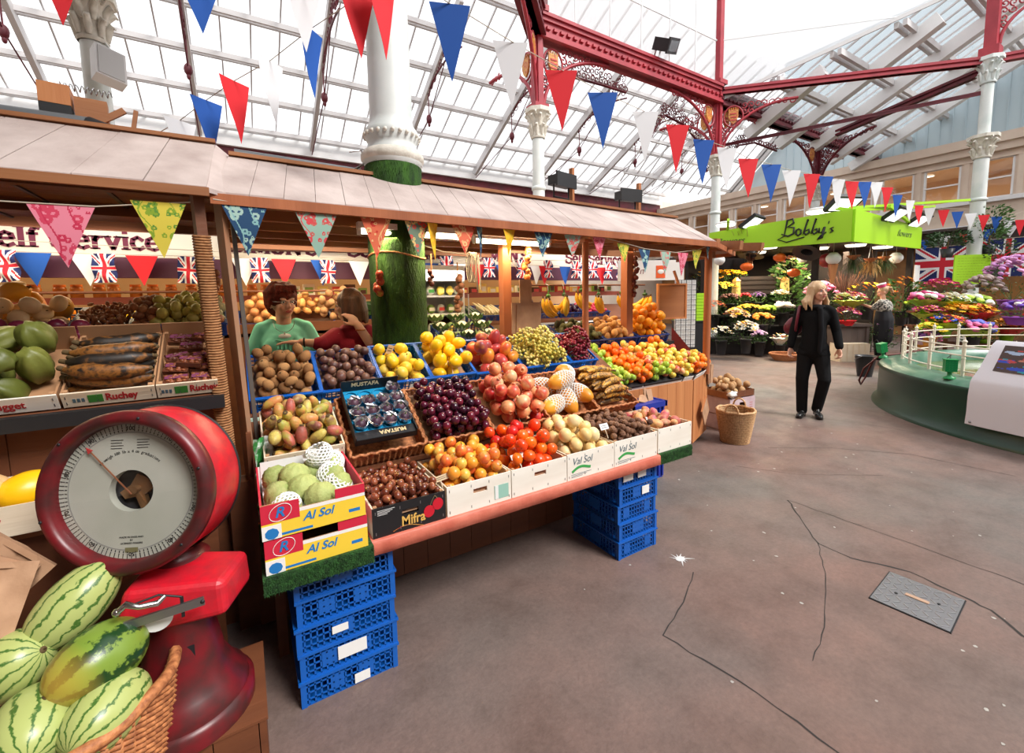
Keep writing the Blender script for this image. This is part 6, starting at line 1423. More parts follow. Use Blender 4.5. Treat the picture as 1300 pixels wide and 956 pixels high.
for s_, (x, y, z, rz_) in enumerate(((-.09, -.03, .0, -12), (.075, .02, .015, 14))):
 a = MB(); Mf = T(x, y, z) @ R(rz_, 'Z') @ R(0 if s_ == 0 else 8, 'X'); a.ell((0, -.05, .035), (.042, .10, .035), 14, 8, Mf); a.ell((0, .04, .05), (.036, .05, .05), 12, 8, Mf); a.box(-.03, .03, .04, .085, 0, .04, Mf); a.box(-.035, .035, -.12, .0, 0.003, .02, Mf); soft('shoe', a, shm, bw, .007, 3)
hm = mat('blonde_hair', S(222, 190, 150), .45, col2=S(180, 140, 100), scale=30, stretch=(1, 1, .15), bump=.5, bscale=60, contrast=.8)
a = MB(); a.ell((0, .022, .035), (.090, .105, .105), 18, 14, HM); a.ell((0, .06, -.05), (.085, .06, .12), 16, 10, HM)
rs = random.Random(3); lk = []
for k in range(26):
 t = -PI * .12 + (PI * 1.24) * k / 25; x, y = .083 * math.cos(t), .02 + .085 * math.sin(t); f = 1.05 + .45 * rs.random()
 lk.append(([(x * .5, y * .5 + .01, .125), (x * 1.02, y, .06), (x * 1.12, y * 1.05, -.04), (x * 1.3 * f, y * 1.15, -.12 + rs.uniform(-.02, .02)), (x * 1.2 * f, y * 1.2 - .01, -.19 + rs.uniform(-.03, .03))], [.011, .018, .019, .019, .006]))
for pts, rr in lk: limb(a, [HM @ V(p) for p in pts], rr, 8)
o = soft('hair', a, hm, bw, .0075, 2)
bagm = mat('burgundy_leather', S(110, 24, 44), .4)
a = MB(); a.ell((-.21, .14, 1.12), (.10, .07, .12), 16, 10); a.ell((-.26, .12, 1.10), (.07, .05, .09), 12, 8); bo = soft('handbag', a, bagm, bw, .012, 3)
a = MB(); a.tube([(-.15, .13, 1.15), (-.155, .06, 1.38), (-.16, -.05, 1.37), (-.18, -.10, 1.2), (-.19, -.02, 1.08), (-.2, .1, 1.02)], .016, 8); a.build('bag_strap', bagm, bo)
mw = thing('person', 'woman with short auburn hair, glasses and a mint green top behind the kiwi crate', 'person', (.27, 3.74, 0), (0, 0, facing(.27, 3.74)))
a = MB(); HM = head(a, (.0, -.01, 1.545), 24, 3, 1.06)
limb(a, [(0, .01, 1.36), (0, .0, 1.46)], [.052, .054]); a.ell((0, .01, 1.235), (.15, .08, .14), 16, 12); limb(a, [(0, .01, .95), (0, .01, 1.2)], [.11, .10])
limb(a, [(-.15, .01, 1.30), (-.215, .0, 1.10), (-.19, -.12, .92)], [.036, .042, .03]); limb(a, [(.15, .01, 1.30), (.22, .0, 1.10), (.20, -.12, .94)], [.036, .042, .03])
hand(a, (-.19, -.13, .91), (.1, -.6, -.7), .5, 1, (.2, 0, -1)); hand(a, (.2, -.13, .93), (-.1, -.6, -.7), .5, -1, (-.2, 0, -1))
limb(a, [(-.09, .01, .88), (-.1, 0, .48), (-.10, .03, .07)], [.09, .06, .04]); limb(a, [(.09, .01, .88), (.1, 0, .49), (.10, .03, .07)], [.09, .06, .04])
soft('body', a, M_['skin'], mw, .008, 3); face_parts(HM, mw, lip=S(196, 90, 90), brow=S(90, 50, 36))
mint = mat('mint_jersey', S(132, 226, 202), .8, bump=.15, bscale=50)
a = MB(); a.ell((0, .012, 1.20), (.185, .125, .17), 18, 12); limb(a, [(0, .01, .86), (0, .01, 1.2)], [.165, .15]); limb(a, [(-.15, .02, 1.325), (-.085, .03, 1.36)], [.048, .04]); limb(a, [(.15, .02, 1.325), (.085, .03, 1.36)], [.048, .04]); a.ell((0, -.03, 1.26), (.13, .10, .05), 14, 8); a.ell((-.075, -.095, 1.19), (.075, .05, .07), 12, 8); a.ell((.075, -.095, 1.19), (.075, .05, .07), 12, 8)
limb(a, [(-.15, .012, 1.32), (-.205, .01, 1.17)], [.056, .062]); limb(a, [(.15, .012, 1.32), (.21, .01, 1.17)], [.056, .062]); soft('top', a, mint, mw, .010, 4).location.z = .03
a = MB()
for k in range(5): a.tube([(-.05 + k * .025, -.135, 1.235), (-.055 + k * .027, -.152, 1.17), (-.05 + k * .028, -.15, 1.08)], .005, 5)
a.tube([(-.06, -.13, 1.245), (0, -.145, 1.235), (.06, -.13, 1.245)], .006, 5); a.build('gathered_pleats', mint, mw).location.z = .03
a = MB(); a.ell((0, -.105, 1.268), (.05, .03, .022), 10, 6); a.build('white_camisole', M_['white_cloth'], mw).location.z = .03
a = MB(); a.tube([(.07 * math.sin(t), -.045 - .075 * math.cos(t) * (1 if abs(t) < 1.6 else .3), 1.375 - .075 * math.cos(t)) for t in [-1.6 + k * .2 for k in range(17)]], .0018, 5); a.ell((0, -.125, 1.29), (.006, .003, .009), 6, 5); a.build('necklace', M_['chrome'], mw).location.z = .03
a = MB(); limb(a, [(-.085, .01, .88), (-.10, 0, .48), (-.10, .03, .06)], [.12, .08, .07]); limb(a, [(.085, .01, .88), (.10, 0, .48), (.10, .03, .06)], [.12, .08, .07]); limb(a, [(-.06, .01, .9), (.06, .01, .9)], [.13, .13]); soft('trousers', a, M_['navy'], mw, .013, 4)
for x in (-.1, .1): a = MB(); a.ell((x, -.05, .035), (.042, .11, .035), 12, 8); a.build('shoe', shm, mw)
aub = mat('auburn_hair', S(122, 46, 32), .75, spec=.2, col2=S(70, 26, 18), scale=40, bump=.6, bscale=80)
a = MB(); a.ell((0, .02, .05), (.098, .108, .108), 40, 28, HM, fn=bump(3, .035, 15)); a.ell((0, .065, -.02), (.085, .055, .085), 30, 20, HM, fn=bump(4, .05, 13))
rs = random.Random(11)
for k in range(64):
 t = rs.uniform(-.5, PI + .5); x, y = .085 * math.cos(t), .025 + .085 * math.sin(t); limb(a, [HM @ V(p) for p in ((x * .6, y * .6, .13 + rs.uniform(-.01, .012)), (x * 1.1, y * 1.05, .07), (x * 1.18, y * 1.12, rs.uniform(-.03, .02)))], [.014, .020, .007], 7)
for k in range(7): x = -.06 + k * .02; limb(a, [HM @ V(p) for p in ((x * .7, .0, .132), (x, -.06, .115), (x * 1.2 - .01, -.094, .075))], [.014, .016, .006], 7)
soft('hair', a, aub, mw, .006, 1)
a = MB()
for x in (-1, 1): a.tube([HM @ V((x * .031 + .021 * math.cos(t), -.099, .006 + .015 * math.sin(t))) for t in [k * PI / 8 for k in range(17)]], .0014, 5); a.tube([HM @ V(p) for p in ((x * .052, -.097, .01), (x * .078, -.05, .012), (x * .08, .0, .01))], .0014, 5)
a.tube([HM @ V(p) for p in ((-.010, -.099, .01), (.010, -.099, .01))], .0014, 5); a.build('glasses', M_['steel'], mw)
rw_ = thing('person', 'shopper with brown hair and a dark red jumper reaching towards the woman in mint', 'person', (.70, 3.50, 0), (0, 0, facing(.70, 3.5)))
a = MB(); HM = head(a, (.0, .0, 1.51), -112, 4, .98)
limb(a, [(.01, .02, 1.33), (.0, .0, 1.42)], [.05, .05]); a.ell((.02, .02, 1.21), (.15, .11, .15), 16, 12); limb(a, [(0, .02, .95), (.02, .02, 1.2)], [.12, .12])
limb(a, [(-.10, -.05, 1.29), (-.19, -.13, 1.24), (-.33, -.14, 1.265)], [.05, .04, .025]); hand(a, (-.335, -.14, 1.265), (-1, .0, .05), .25, 1, (0, 0, -1))
limb(a, [(.15, -.02, 1.30), (.17, -.16, 1.17), (.055, -.13, 1.37)], [.05, .042, .03]); hand(a, (.05, -.13, 1.375), (-.4, .1, .6), .8, -1, (-.3, .5, 0))
limb(a, [(-.09, .01, .88), (-.1, 0, .48), (-.10, .03, .07)], [.09, .06, .04]); limb(a, [(.09, .01, .88), (.1, 0, .49), (.10, .03, .07)], [.09, .06, .04])
soft('body', a, M_['skin'], rw_, .008, 3); face_parts(HM, rw_)
dkr = mat('dark_red_wool', S(150, 16, 42), .85, bump=.2, bscale=80)
a = MB(); a.ell((.02, .02, 1.18), (.175, .13, .18), 18, 12); limb(a, [(0, .02, .84), (.02, .02, 1.18)], [.15, .145]); limb(a, [(-.10, -.03, 1.29), (-.19, -.12, 1.245), (-.215, -.13, 1.245)], [.066, .055, .052]); limb(a, [(.14, -.0, 1.30), (.17, -.14, 1.175), (.165, -.15, 1.19)], [.068, .058, .055]); a.ell((.01, .02, 1.34), (.09, .08, .04), 12, 8)
soft('jumper', a, dkr, rw_, .011, 4)
a = MB(); limb(a, [(-.085, .01, .88), (-.10, 0, .48), (-.10, .03, .06)], [.12, .08, .07]); limb(a, [(.085, .01, .88), (.10, 0, .48), (.10, .03, .06)], [.12, .08, .07]); limb(a, [(-.06, .01, .9), (.06, .01, .9)], [.13, .13]); soft('trousers', a, M_['navy'], rw_, .013, 4)
for x in (-.1, .1): a = MB(); a.ell((x, -.05, .035), (.042, .11, .035), 12, 8); a.build('shoe', shm, rw_)
brh = mat('brown_hair', S(104, 66, 46), .45, col2=S(64, 38, 26), scale=30, stretch=(1, 1, .2), bump=.5, bscale=70)
a = MB(); a.ell((0, .022, .04), (.092, .105, .098), 18, 14, HM)
for k in range(30):
 t = -.25 + (PI + .5) * k / 29; x, y = .084 * math.cos(t), .02 + .088 * math.sin(t); limb(a, [HM @ V(p) for p in ((x * .5, y * .5, .125), (x * 1.05, y * 1.03, .05), (x * 1.12, y * 1.1, -.05), (x * 1.15, y * 1.15, -.12 + rs.uniform(-.02, .02)))], [.014, .023, .023, .010], 8)
soft('hair', a, brh, rw_, .007, 1)
a = MB(); a.tube([(-.31, -.14 + .03 * math.cos(t), 1.262 + .03 * math.sin(t)) for t in [k * PI / 6 for k in range(13)]], .006, 6); a.build('wrist_watch', M_['black'], rw_)
a = MB(); a.tube([(.075 + .034 * math.cos(t), -.135 + .034 * math.sin(t), 1.335) for t in [k * PI / 6 for k in range(13)]], .005, 6); a.build('bangle', M_['gold'], rw_)
fl_ = thing('person', 'florist in a grey patterned top and black skirt arranging flowers, pink hat on', 'person', (12.15, 4.02, 0), (0, 0, facing(12.15, 4.02)))
a = MB(); HM = head(a, (.02, .0, 1.52), -75, 18)
limb(a, [(.04, .0, 1.33), (.03, .0, 1.42)], [.05, .05]); a.ell((.06, 0, 1.2), (.13, .13, .16), 16, 12); limb(a, [(.06, 0, .95), (.06, 0, 1.2)], [.13, .12])
limb(a, [(.0, -.12, 1.30), (-.12, -.14, 1.16), (-.34, -.12, 1.26)], [.045, .038, .026]); hand(a, (-.345, -.12, 1.262), (-1, 0, .1), .6, 1, (0, 0, -1)); limb(a, [(.02, .13, 1.30), (-.1, .13, 1.15), (-.32, .1, 1.24)], [.045, .038, .026]); hand(a, (-.325, .1, 1.24), (-1, 0, .1), .6, -1, (0, 0, -1))
limb(a, [(.05, -.07, .88), (.05, -.07, .48), (.07, -.07, .07)], [.08, .055, .04]); limb(a, [(.05, .07, .88), (.05, .07, .48), (.07, .07, .07)], [.08, .055, .04]); soft('body', a, M_['skin'], fl_, .010, 2); face_parts(HM, fl_)
a = MB(); a.ell((.06, 0, 1.18), (.155, .165, .18), 16, 12); limb(a, [(.0, -.12, 1.30), (-.12, -.14, 1.17)], [.062, .055]); limb(a, [(.02, .13, 1.30), (-.1, .13, 1.16)], [.062, .055]); soft('patterned_top', a, mat('grey_patterned_cloth', S(60, 60, 60), .8, col2=S(200, 196, 186), scale=26, contrast=.15), fl_, .014, 3)
a = MB(); limb(a, [(.06, 0, 1.04), (.07, 0, .9), (.07, 0, .5)], [.15, .18, .18]); limb(a, [(.05, -.07, .6), (.07, -.07, .05)], [.1, .08]); limb(a, [(.05, .07, .6), (.07, .07, .05)], [.1, .08]); soft('apron_skirt', a, mat('black_apron', (.015, .015, .02), .8), fl_, .016, 3)
for y in (-.07, .07): a = MB(); a.ell((.03, y, .035), (.11, .042, .035), 12, 8); a.build('shoe', shm, fl_)
a = MB(); a.ell((0, .03, .04), (.088, .10, .092), 16, 12, HM)
for k in range(14): limb(a, [HM @ V(p) for p in ((rs.uniform(-.04, .04), .09, .09), (rs.uniform(-.06, .06), .15, .04), (rs.uniform(-.07, .07), .16, -.08))], [.02, .026, .012], 7)
soft('hair', a, hm, fl_, .011, 2)
a = MB(); a.cur = 0; a.lathe([(.075, .0), (.085, .06), (.0, .062)], 18, HM @ T(0, .02, .10)); a.cur = 1; a.lathe([(.09, .06), (.09, .085), (0, .09)], 18, HM @ T(0, .02, .10)); a.build('hat', [mat('pink_felt', S(206, 60, 110), .8), M_['white_cloth']], fl_)
#  FLOOR BASKET, POTATO CRATES
fbk = thing('wicker_basket', 'pale round wicker basket with two handles standing on the floor by the pine counter', 'basket', (4.33, 2.60, 0))
a = MB(); woven(a, circ(.125, .055, .34), 0, .34, 22, r=.006); a.build('woven_sides', M_['wicker_pale'], fbk)
a = MB(); a.tube([(.182 * math.cos(t), .182 * math.sin(t), .34 + .004 * math.sin(9 * t)) for t in [k * PI / 30 for k in range(61)]], .013, 7, caps=False); a.build('braided_rim', M_['wicker_pale'], fbk)
for az in (200, 20):
 a = MB(); Mh = R(az, 'Z') @ T(.178, 0, .34); a.tube([Mh @ V((0, .06 * math.cos(t), .085 * math.sin(t))) for t in [k * PI / 12 for k in range(13)]], .009, 7); a.build('handle', M_['wicker_pale'], fbk)
a = MB(); a.cyl((0, 0, 0), (0, 0, .01), .124, n=24); a.build('base', M_['wicker_pale'], fbk)
pinkp = mat('pale_lilac_print_card', S(206, 186, 190), .75, col2=S(186, 160, 168), scale=10)
def lug_box(M, w, d, h, label):
 o = thing('cardboard_box', label, 'box', M=M); t = .008
 a = MB()
 a.box(0, w, 0, t, 0, h * .5); a.box(0, w * .38, 0, t, h * .5, h * .75); a.box(w * .62, w, 0, t, h * .5, h * .75); a.box(0, w, 0, t, h * .75, h); a.build('front_panel', pinkp, o)
 for x in (0, w - t): a = MB(); a.box(x, x + t, t, d, 0, h); a.build('side_panel', pinkp, o)
 a = MB(); a.box(0, w, d - t, d, 0, h); a.box(0, w, t, d, 0, .006); a.build('back_panel', M_['cardboard'], o)
 a = MB()
 for x in (w * .12, w * .78):
  for k in range(4): a.box(x, x + w * .12, -.001, 0, h * (.25 + k * .13), h * (.29 + k * .13))
 a.build('printed_bars', mat('red_bar_print', S(190, 120, 124), .8), o); return o
Mq = T(4.55, 2.80, 0) @ R(-6, 'Z')
lug_box(Mq, .42, .36, .17, 'lower pale lilac cardboard box beside the pine counter, behind the round basket')
lug_box(Mq @ T(0, 0, .175), .42, .36, .20, 'upper pale lilac cardboard box beside the pine counter, under the potatoes')
tp = wood_crate(Mq @ T(-.01, .02, .38), .44, .34, .07, 'shallow brown wooden tray of potatoes on top of the lilac boxes', front='darkpine', inner='pine_x')
heap('potato', K['potato'], 'earthy tan potato in the shallow tray beside the pine counter', 'potato', 'potatoes in the shallow tray', Mq @ T(0, .03, .38), .42, .32, .038, 34, 61, z0=.02, mound=1)
o = thing('paper_bag', 'crumpled white paper bag at the left corner of the potato tray', 'bag', M=Mq @ T(.03, .0, .43)); a = MB(); a.ell((0, 0, 0), (.05, .035, .035), 10, 7, fn=bump(7, .3, 9)); a.build('bag_sheet', M_['paper'], o)
a = MB(); a.ell((.05, 0, .02), (.02, .02, .01), 8, 5, fn=bump(3, .3, 9)); a.build('bag_mouth', M_['paper'], o)
o = thing('paper_bag', 'brown paper bags hung on the right-hand post above the potato tray', 'bag', M=T(4.22, 2.84, .60) @ R(20, 'Z')); a = MB(); a.box(-.05, .07, -.01, 0, 0, .22, R(-10, 'Y')); a.box(-.03, .07, -.02, -.01, .0, .2, R(6, 'Y')); a.build('bag_sheet', M_['kraft'], o)
a = MB(); a.tube([(0, 0, .2), (-.04, 0, .26)], .003, 5); a.build('string', M_['jute'], o)
#  FOUNTAIN
FX, FY, FR_ = 8.55, .20, 2.5
gr_ = mat('dark_green_fountain_paint', S(20, 64, 46), .35, col2=S(15, 52, 38), scale=2)
ft = thing('fountain', 'large round fountain basin with dark green painted wall and pale green rim', 'fountain', (FX, FY, 0))
a = MB(); a.lathe([(FR_ + .04, 0), (FR_ + .03, .04), (FR_ - .02, .07), (FR_ - .03, .47), (FR_ - .01, .5), (FR_ - .03, .53)], 96); a.build('basin_wall', gr_, ft)
rimm = mat('pale_green_rim_paint', S(50, 104, 84), .3, col2=S(104, 138, 118), scale=5)
a = MB(); a.lathe([(FR_ - .03, .53), (FR_ - .10, .575), (FR_ - .30, .60), (FR_ - .33, .59), (FR_ - .34, .38)], 96); a.build('rim', rimm, ft)
a = MB(); a.lathe([(FR_ - .34, .40), (FR_ - .345, .36), (FR_ - .5, .30), (0, .30)], 64); a.build('basin_floor', mat('basin_bottom', S(150, 140, 100), .6), ft)
wtm = mat('pond_water', S(120, 120, 60), .06, col2=S(90, 100, 50), scale=2, bump=.25, bscale=9, spec=.6)
a = MB(); a.lathe([(FR_ - .345, .44), (0, .44)], 64); a.build('water', wtm, ft)
rl = thing('railing', 'cream iron railing with finials standing on the fountain rim', 'railing', (FX, FY, .6)); RR = FR_ - .27; NP = 30
creamr = mat('cream_railing_paint', S(238, 226, 208), .4)
for k in range(NP):
 t = 2 * PI * k / NP + .03; c, s_ = math.cos(t), math.sin(t); a = MB(); a.cyl((RR * c, RR * s_, -.01), (RR * c, RR * s_, .36), .017, n=8); a.ell((RR * c, RR * s_, .375), (.024, .024, .02), 8, 6); a.cyl((RR * c, RR * s_, .39), (RR * c, RR * s_, .43), .011, .003, 8); a.ell((RR * c, RR * s_, .19), (.022, .022, .012), 8, 5); a.build('post', creamr, rl)
for z in (.05, .22, .32): a = MB(); a.tube([(RR * math.cos(t), RR * math.sin(t), z) for t in [k * PI / 48 for k in range(97)]], .009, 6, caps=False); a.build('rail', creamr, rl)
glm = mat('bright_green_enamel', S(14, 140, 76), .35)
def green_lamp(x, y, label, az=0, tilt=0):
 o = thing('garden_lamp', label, 'lamp', (x, y, .575), (0, math.radians(tilt), math.radians(az)))
 a = MB(); a.lathe([(.055, 0), (.05, .02), (.02, .035), (.02, .07), (.035, .08)], 16); a.build('foot', glm, o)
 a = MB(); a.prism([(-.05, -.04), (.05, -.04), (.05, .04), (-.05, .04)], .08, .21)
 for q in range(4):
  for r_ in range(4): a.box(-.042 + q * .025, -.03 + q * .025, -.044, -.038, .1 + r_ * .026, .115 + r_ * .026)
 a.build('lamp_body', glm, o)
 a = MB(); a.box(-.055, .055, -.045, .045, .205, .215); a.build('cap', glm, o)
 a = MB(); a.tube([(0, .03, .2), (.03, .1, .25), (.03, .2, .2)], .004, 5); a.build('cable', M_['black'], o)
green_lamp(6.55, 1.52, 'green slotted lamp on the fountain rim, the nearer one', -60); green_lamp(7.95, 2.56, 'green lamp on the left end of the fountain rim, tilted', -30, -12)
o = thing('hose', 'brown hose looping from the fountain rim down its left side', 'hose', (0, 0, 0)); a = MB()
a.tube([(8.6, 2.3, .66), (8.2, 2.45, .62), (7.95, 2.62, .58), (7.85, 2.75, .4), (7.9, 2.82, .2), (8.05, 2.85, .12), (8.15, 2.83, .22), (8.1, 2.76, .4), (8.0, 2.68, .55)], .013, 7); a.build('tube', mat('brown_hose', S(96, 36, 30), .5), o)
a = MB(); a.ell((8.6, 2.3, .66), .022, 8, 6); a.build('nozzle', M_['black'], o)
bn = thing('banner', 'white banner draped over the fountain railing with a printed crowd photograph', 'banner')
def ringp(t, r, z): return V((FX + r * math.cos(t), FY + r * math.sin(t), z))
t0 = math.radians(154); vs = []; NB = 24
bw_m = mat('white_vinyl_banner', S(226, 224, 232), .55, bump=.1, bscale=8)
prof = [(RR + .02, 1.02), (RR + .065, .98), (RR + .13, .855), (RR + .195, .735), (FR_ + .0, .635), (FR_ + .015, .60), (FR_ + .03, .45), (FR_ + .03, .30), (FR_ + .04, .17)]
for i in range(NB + 1):
 t = t0 + i * .030
 for (r, z) in prof: vs.append(ringp(t, r + .004 * math.sin(i * 1.1), z))
L_ = len(prof)
a = MB(); a.add(vs, [(i * L_ + j, i * L_ + j + 1, (i + 1) * L_ + j + 1, (i + 1) * L_ + j) for i in range(NB) for j in range(L_ - 1)], smooth=True)
a.add([v + V((-.004, 0, .004)) for v in vs], [(i * L_ + j, (i + 1) * L_ + j, (i + 1) * L_ + j + 1, i * L_ + j + 1) for i in range(NB) for j in range(L_ - 1)], smooth=True); a.build('vinyl_sheet', bw_m, bn)
phm = [mat('print_' + n, S(*c), .5) for n, c in (('dark', (70, 50, 46)), ('skin', (190, 120, 96)), ('blue', (40, 70, 190)), ('teal', (20, 150, 170)), ('violet', (110, 80, 190)), ('red', (190, 60, 60)), ('pale', (170, 190, 220)))]
a = MB(); rs = random.Random(12); blobs = [(rs.random(), rs.uniform(0, .55), rs.uniform(.015, .055), rs.choice((2, 2, 3, 4, 5, 2, 6, 1, 0))) for k in range(110)] + [(rs.random(), rs.uniform(.5, .95), rs.uniform(.015, .045), rs.choice((1, 1, 5, 6, 0))) for k in range(40)]
NU, NV = 150, 44; vs = []
for i in range(NU + 1):
 t = t0 + .05 + (i / NU) * .66
 for j in range(NV + 1): q = j / NV; vs.append(ringp(t, RR + .075 + (1 - q) * .13 + .004, .735 + q * .25))
a.add(vs, []);
for i in range(NU):
 for j in range(NV):
  u, v = i / NU, j / NV; k = 0
  for bx_, by, br, bc in blobs:
   if (u - bx_) ** 2 * 2.2 + (v - by) ** 2 < br * br * 2: k = bc
  a.f.append((i * (NV + 1) + j, i * (NV + 1) + j + 1, (i + 1) * (NV + 1) + j + 1, (i + 1) * (NV + 1) + j)); a.m.append(k); a.sm.append(True)
a.build('printed_photograph', phm, bn)
a = MB()
for q in (prof[-1], prof[0]): p_ = ringp(t0 + .02, q[0] + .01, q[1] + (.03 if q[1] < .5 else -.02)); a.ell(p_, (.012, .012, .012), 8, 6)
a.build('eyelet', M_['steel'], bn)
#  FLOWERS
stemg = varied('flower_foliage', [S(36, 70, 28), S(70, 110, 44), S(96, 130, 60)], .5, noise=.2)
def bloom(a, c, r, kind, rnd, mi, ci):
 up = V((rnd.uniform(-.5, .5), rnd.uniform(-.8, .1), 1)).normalized(); q = up.to_track_quat('Z', 'Y').to_matrix().to_4x4(); M = T(*c) @ q; a.cur = mi
 if kind == 'pom': a.ell((0, 0, 0), (r, r, r * .6), 8, 6, M, fn=bump(rnd.randint(0, 99), .12, 9)); return
 n = {'daisy': 9, 'lily': 6, 'rose': 5}[kind]
 for k in range(n):
  t = 2 * PI * k / n; w = .30 if kind == 'daisy' else .42; z = .1 if kind == 'daisy' else .35; d = V((math.cos(t), math.sin(t), 0)); s_ = V((-math.sin(t), math.cos(t), 0))
  a.add([(0, 0, 0), d * r * .55 + s_ * r * w + V((0, 0, r * z)), d * r + V((0, 0, r * z * .6)), d * r * .55 - s_ * r * w + V((0, 0, r * z))], [(0, 1, 2, 3)], M)
 a.cur = ci; a.ell((0, 0, r * .12), (r * .28, r * .28, r * .16), 7, 5, M)
FM = {}
def fcol(c):
 if c not in FM: FM[c] = mat('petal_%d' % len(FM), S(*c), .6)
 return FM[c]
def foliage(rnd, n, rx, rz_, z, leaf=.05, wild=1.):
 a = MB()
 for i in range(n):
  t = rnd.uniform(0, 2 * PI); q = rnd.uniform(.1, 1) ** .6; c = V((rx * q * math.cos(t), rx * q * math.sin(t), z + rz_ * rnd.uniform(-1, 1) * math.sqrt(max(0, 1 - q * q * .6))))
  d = V((math.cos(t) * wild, math.sin(t) * wild, rnd.uniform(-.3, 1))).normalized(); s_ = d.cross(V((rnd.uniform(-1, 1), rnd.uniform(-1, 1), .3))).normalized(); L = leaf * rnd.uniform(.6, 1.5)
  a.add([c, c + d * L * .5 + s_ * L * .2, c + d * L, c + d * L * .5 - s_ * L * .2], [(0, 1, 2, 3)])
 return a
def bouquet(x, y, z, label, cols, kind='daisy', n=14, rx=.18, rz_=.10, r=.035, pot=(.13, .34, 'darkplastic'), centre=(230, 190, 60), group=None, sleeve=None, seed=0, leafn=90, rise=.12, cat='flowers', name='flower_bucket', base=None, leaf=.05):
 """(x, y, z) is the middle of the blooms; the pot stands below"""
 rz_ *= 1.7; r *= 1.1; n = int(n * 1.25); leafn = int(leafn * 1.3)
 rnd = random.Random(seed or int(x * 100 + y * 37 + z * 11)); ph = pot[1] if pot else 0; o = thing(name, label, cat, (x, y, z - ph - rise), group=group)
 if pot:
  a = MB(); a.lathe([(pot[0] * .72, 0), (pot[0] * .98, ph * .93), (pot[0] * 1.04, ph * .93), (pot[0] * 1.04, ph), (pot[0] * .95, ph), (pot[0] * .9, ph * .8), (0, ph * .8)], 20, close=False); a.build('bucket' if name == 'flower_bucket' else 'pot', M_[pot[2]], o)
 zc = ph + rise
 foliage(rnd, leafn, rx * .95, rz_, zc - .03, leaf).build('foliage', stemg, o)
 a = MB()
 for k in range(9): t = rnd.uniform(0, 6.28); a.tube([(0, 0, ph * .8), (rx * .5 * math.cos(t), rx * .5 * math.sin(t), zc)], .004, 4)
 a.build('stems', stemg, o)
 mats = [fcol(c) for c in cols] + [fcol(centre)]; a = MB()
 for i in range(n):
  t = i * 2.4 + rnd.uniform(-.3, .3); q = math.sqrt((i + .5) / n); c = (rx * q * math.cos(t), rx * q * math.sin(t), zc + rz_ * math.sqrt(max(.05, 1 - q * q)) + rnd.uniform(-.01, .015)); bloom(a, c, r * rnd.uniform(.8, 1.2), kind, rnd, rnd.randrange(len(cols)), len(cols))
 a.build('blooms', mats, o)
 if sleeve:
  a = MB(); n_ = 16; vs = []
  for (rr_, zz) in ((.04, zc - .16), (rx * .7, zc - .04), (rx * 1.12, zc + .03)):
   for k in range(n_): t = 2 * PI * k / n_; q = rr_ * (1 + .12 * (k % 2)); vs.append((q * math.cos(t), q * math.sin(t), zz + .02 * (k % 2)))
  a.add(vs, [(j * n_ + k, j * n_ + (k + 1) % n_, (j + 1) * n_ + (k + 1) % n_, (j + 1) * n_ + k) for j in range(2) for k in range(n_)]); a.build('wrapping', mat('wrap_%s' % label[:6].strip(), S(*sleeve), .4), o)
 return o
Wt, Yl, Or, Rd, Pk, Mg, Pu, Lg = (240, 240, 236), (246, 208, 40), (246, 140, 24), (214, 44, 40), (236, 120, 170), (180, 26, 96), (130, 80, 160), (186, 220, 60)
bouquet(9.72, 6.25, .56, 'black bucket of white and yellow flowers nearest the stall post', (Wt, Wt, Yl), 'daisy', 20, .24, .12, .05)
bouquet(10.05, 5.84, .60, 'black bucket of large white lilies standing on the floor, second from the stall post', (Wt, Wt, Wt, (250, 180, 60)), 'lily', 18, .26, .16, .075)
bouquet(10.65, 5.85, .50, 'black bucket of lilac blooms low between the white lilies and the orange roses', ((200, 160, 210), (220, 190, 225)), 'pom', 12, .16, .08, .045)
bouquet(10.5, 6.35, .94, 'black bucket of cream and red-striped lilies on the second tier', ((240, 190, 160), (226, 120, 90), Yl, (240, 210, 190)), 'lily', 22, .28, .12, .075)
bouquet(10.92, 5.95, .90, 'black bucket of orange roses with a lime card', (Or, (250, 170, 60)), 'pom', 22, .24, .08, .045, pot=(.13, .6, 'darkplastic'))
bouquet(10.98, 5.55, .42, 'bucket of wrapped yellow and white flowers above the shallow basket', (Yl, Wt, Rd), 'daisy', 12, .18, .08, .05, sleeve=(220, 226, 220), pot=(.13, .25, 'darkplastic'))
bouquet(10.4, 6.9, 1.14, 'bucket of rust-red chrysanthemums on the upper left tier', ((186, 60, 44), (206, 84, 60)), 'daisy', 34, .28, .14, .035)
bouquet(11.15, 6.42, 1.14, 'bucket of bright yellow chrysanthemums on the upper tier', (Yl, (250, 196, 20)), 'daisy', 44, .28, .07, .04)
bouquet(11.5, 6.15, 1.10, 'bucket of lime green chrysanthemums on the upper tier', (Lg, (150, 196, 60)), 'pom', 20, .18, .06, .05)
bouquet(11.8, 5.9, 1.16, 'bucket of big white pompom chrysanthemums behind the blonde woman', (Wt, Wt), 'pom', 10, .2, .06, .085)
bouquet(11.15, 6.95, 1.40, 'bucket of dusky brown-pink sedum on the third tier', ((130, 84, 76), (110, 70, 60)), 'pom', 40, .26, .08, .03)
bouquet(11.6, 6.8, 1.45, 'bucket of crimson roses on the third tier', ((180, 24, 44),), 'pom', 9, .12, .05, .04)
bouquet(11.85, 6.6, 1.42, 'bucket of muted purple flowers on the third tier', (Pu, (96, 70, 110)), 'pom', 22, .2, .08, .025)
bouquet(12.2, 6.2, 1.46, 'bucket of small white lilies on the third tier', (Wt, (236, 230, 220)), 'lily', 16, .22, .08, .05)
bouquet(11.3, 7.2, 1.62, 'bucket of tall yellow gerberas on the top tier, nearest the stall post', (Yl, (250, 220, 60)), 'daisy', 12, .34, .12, .085, centre=(60, 40, 20))
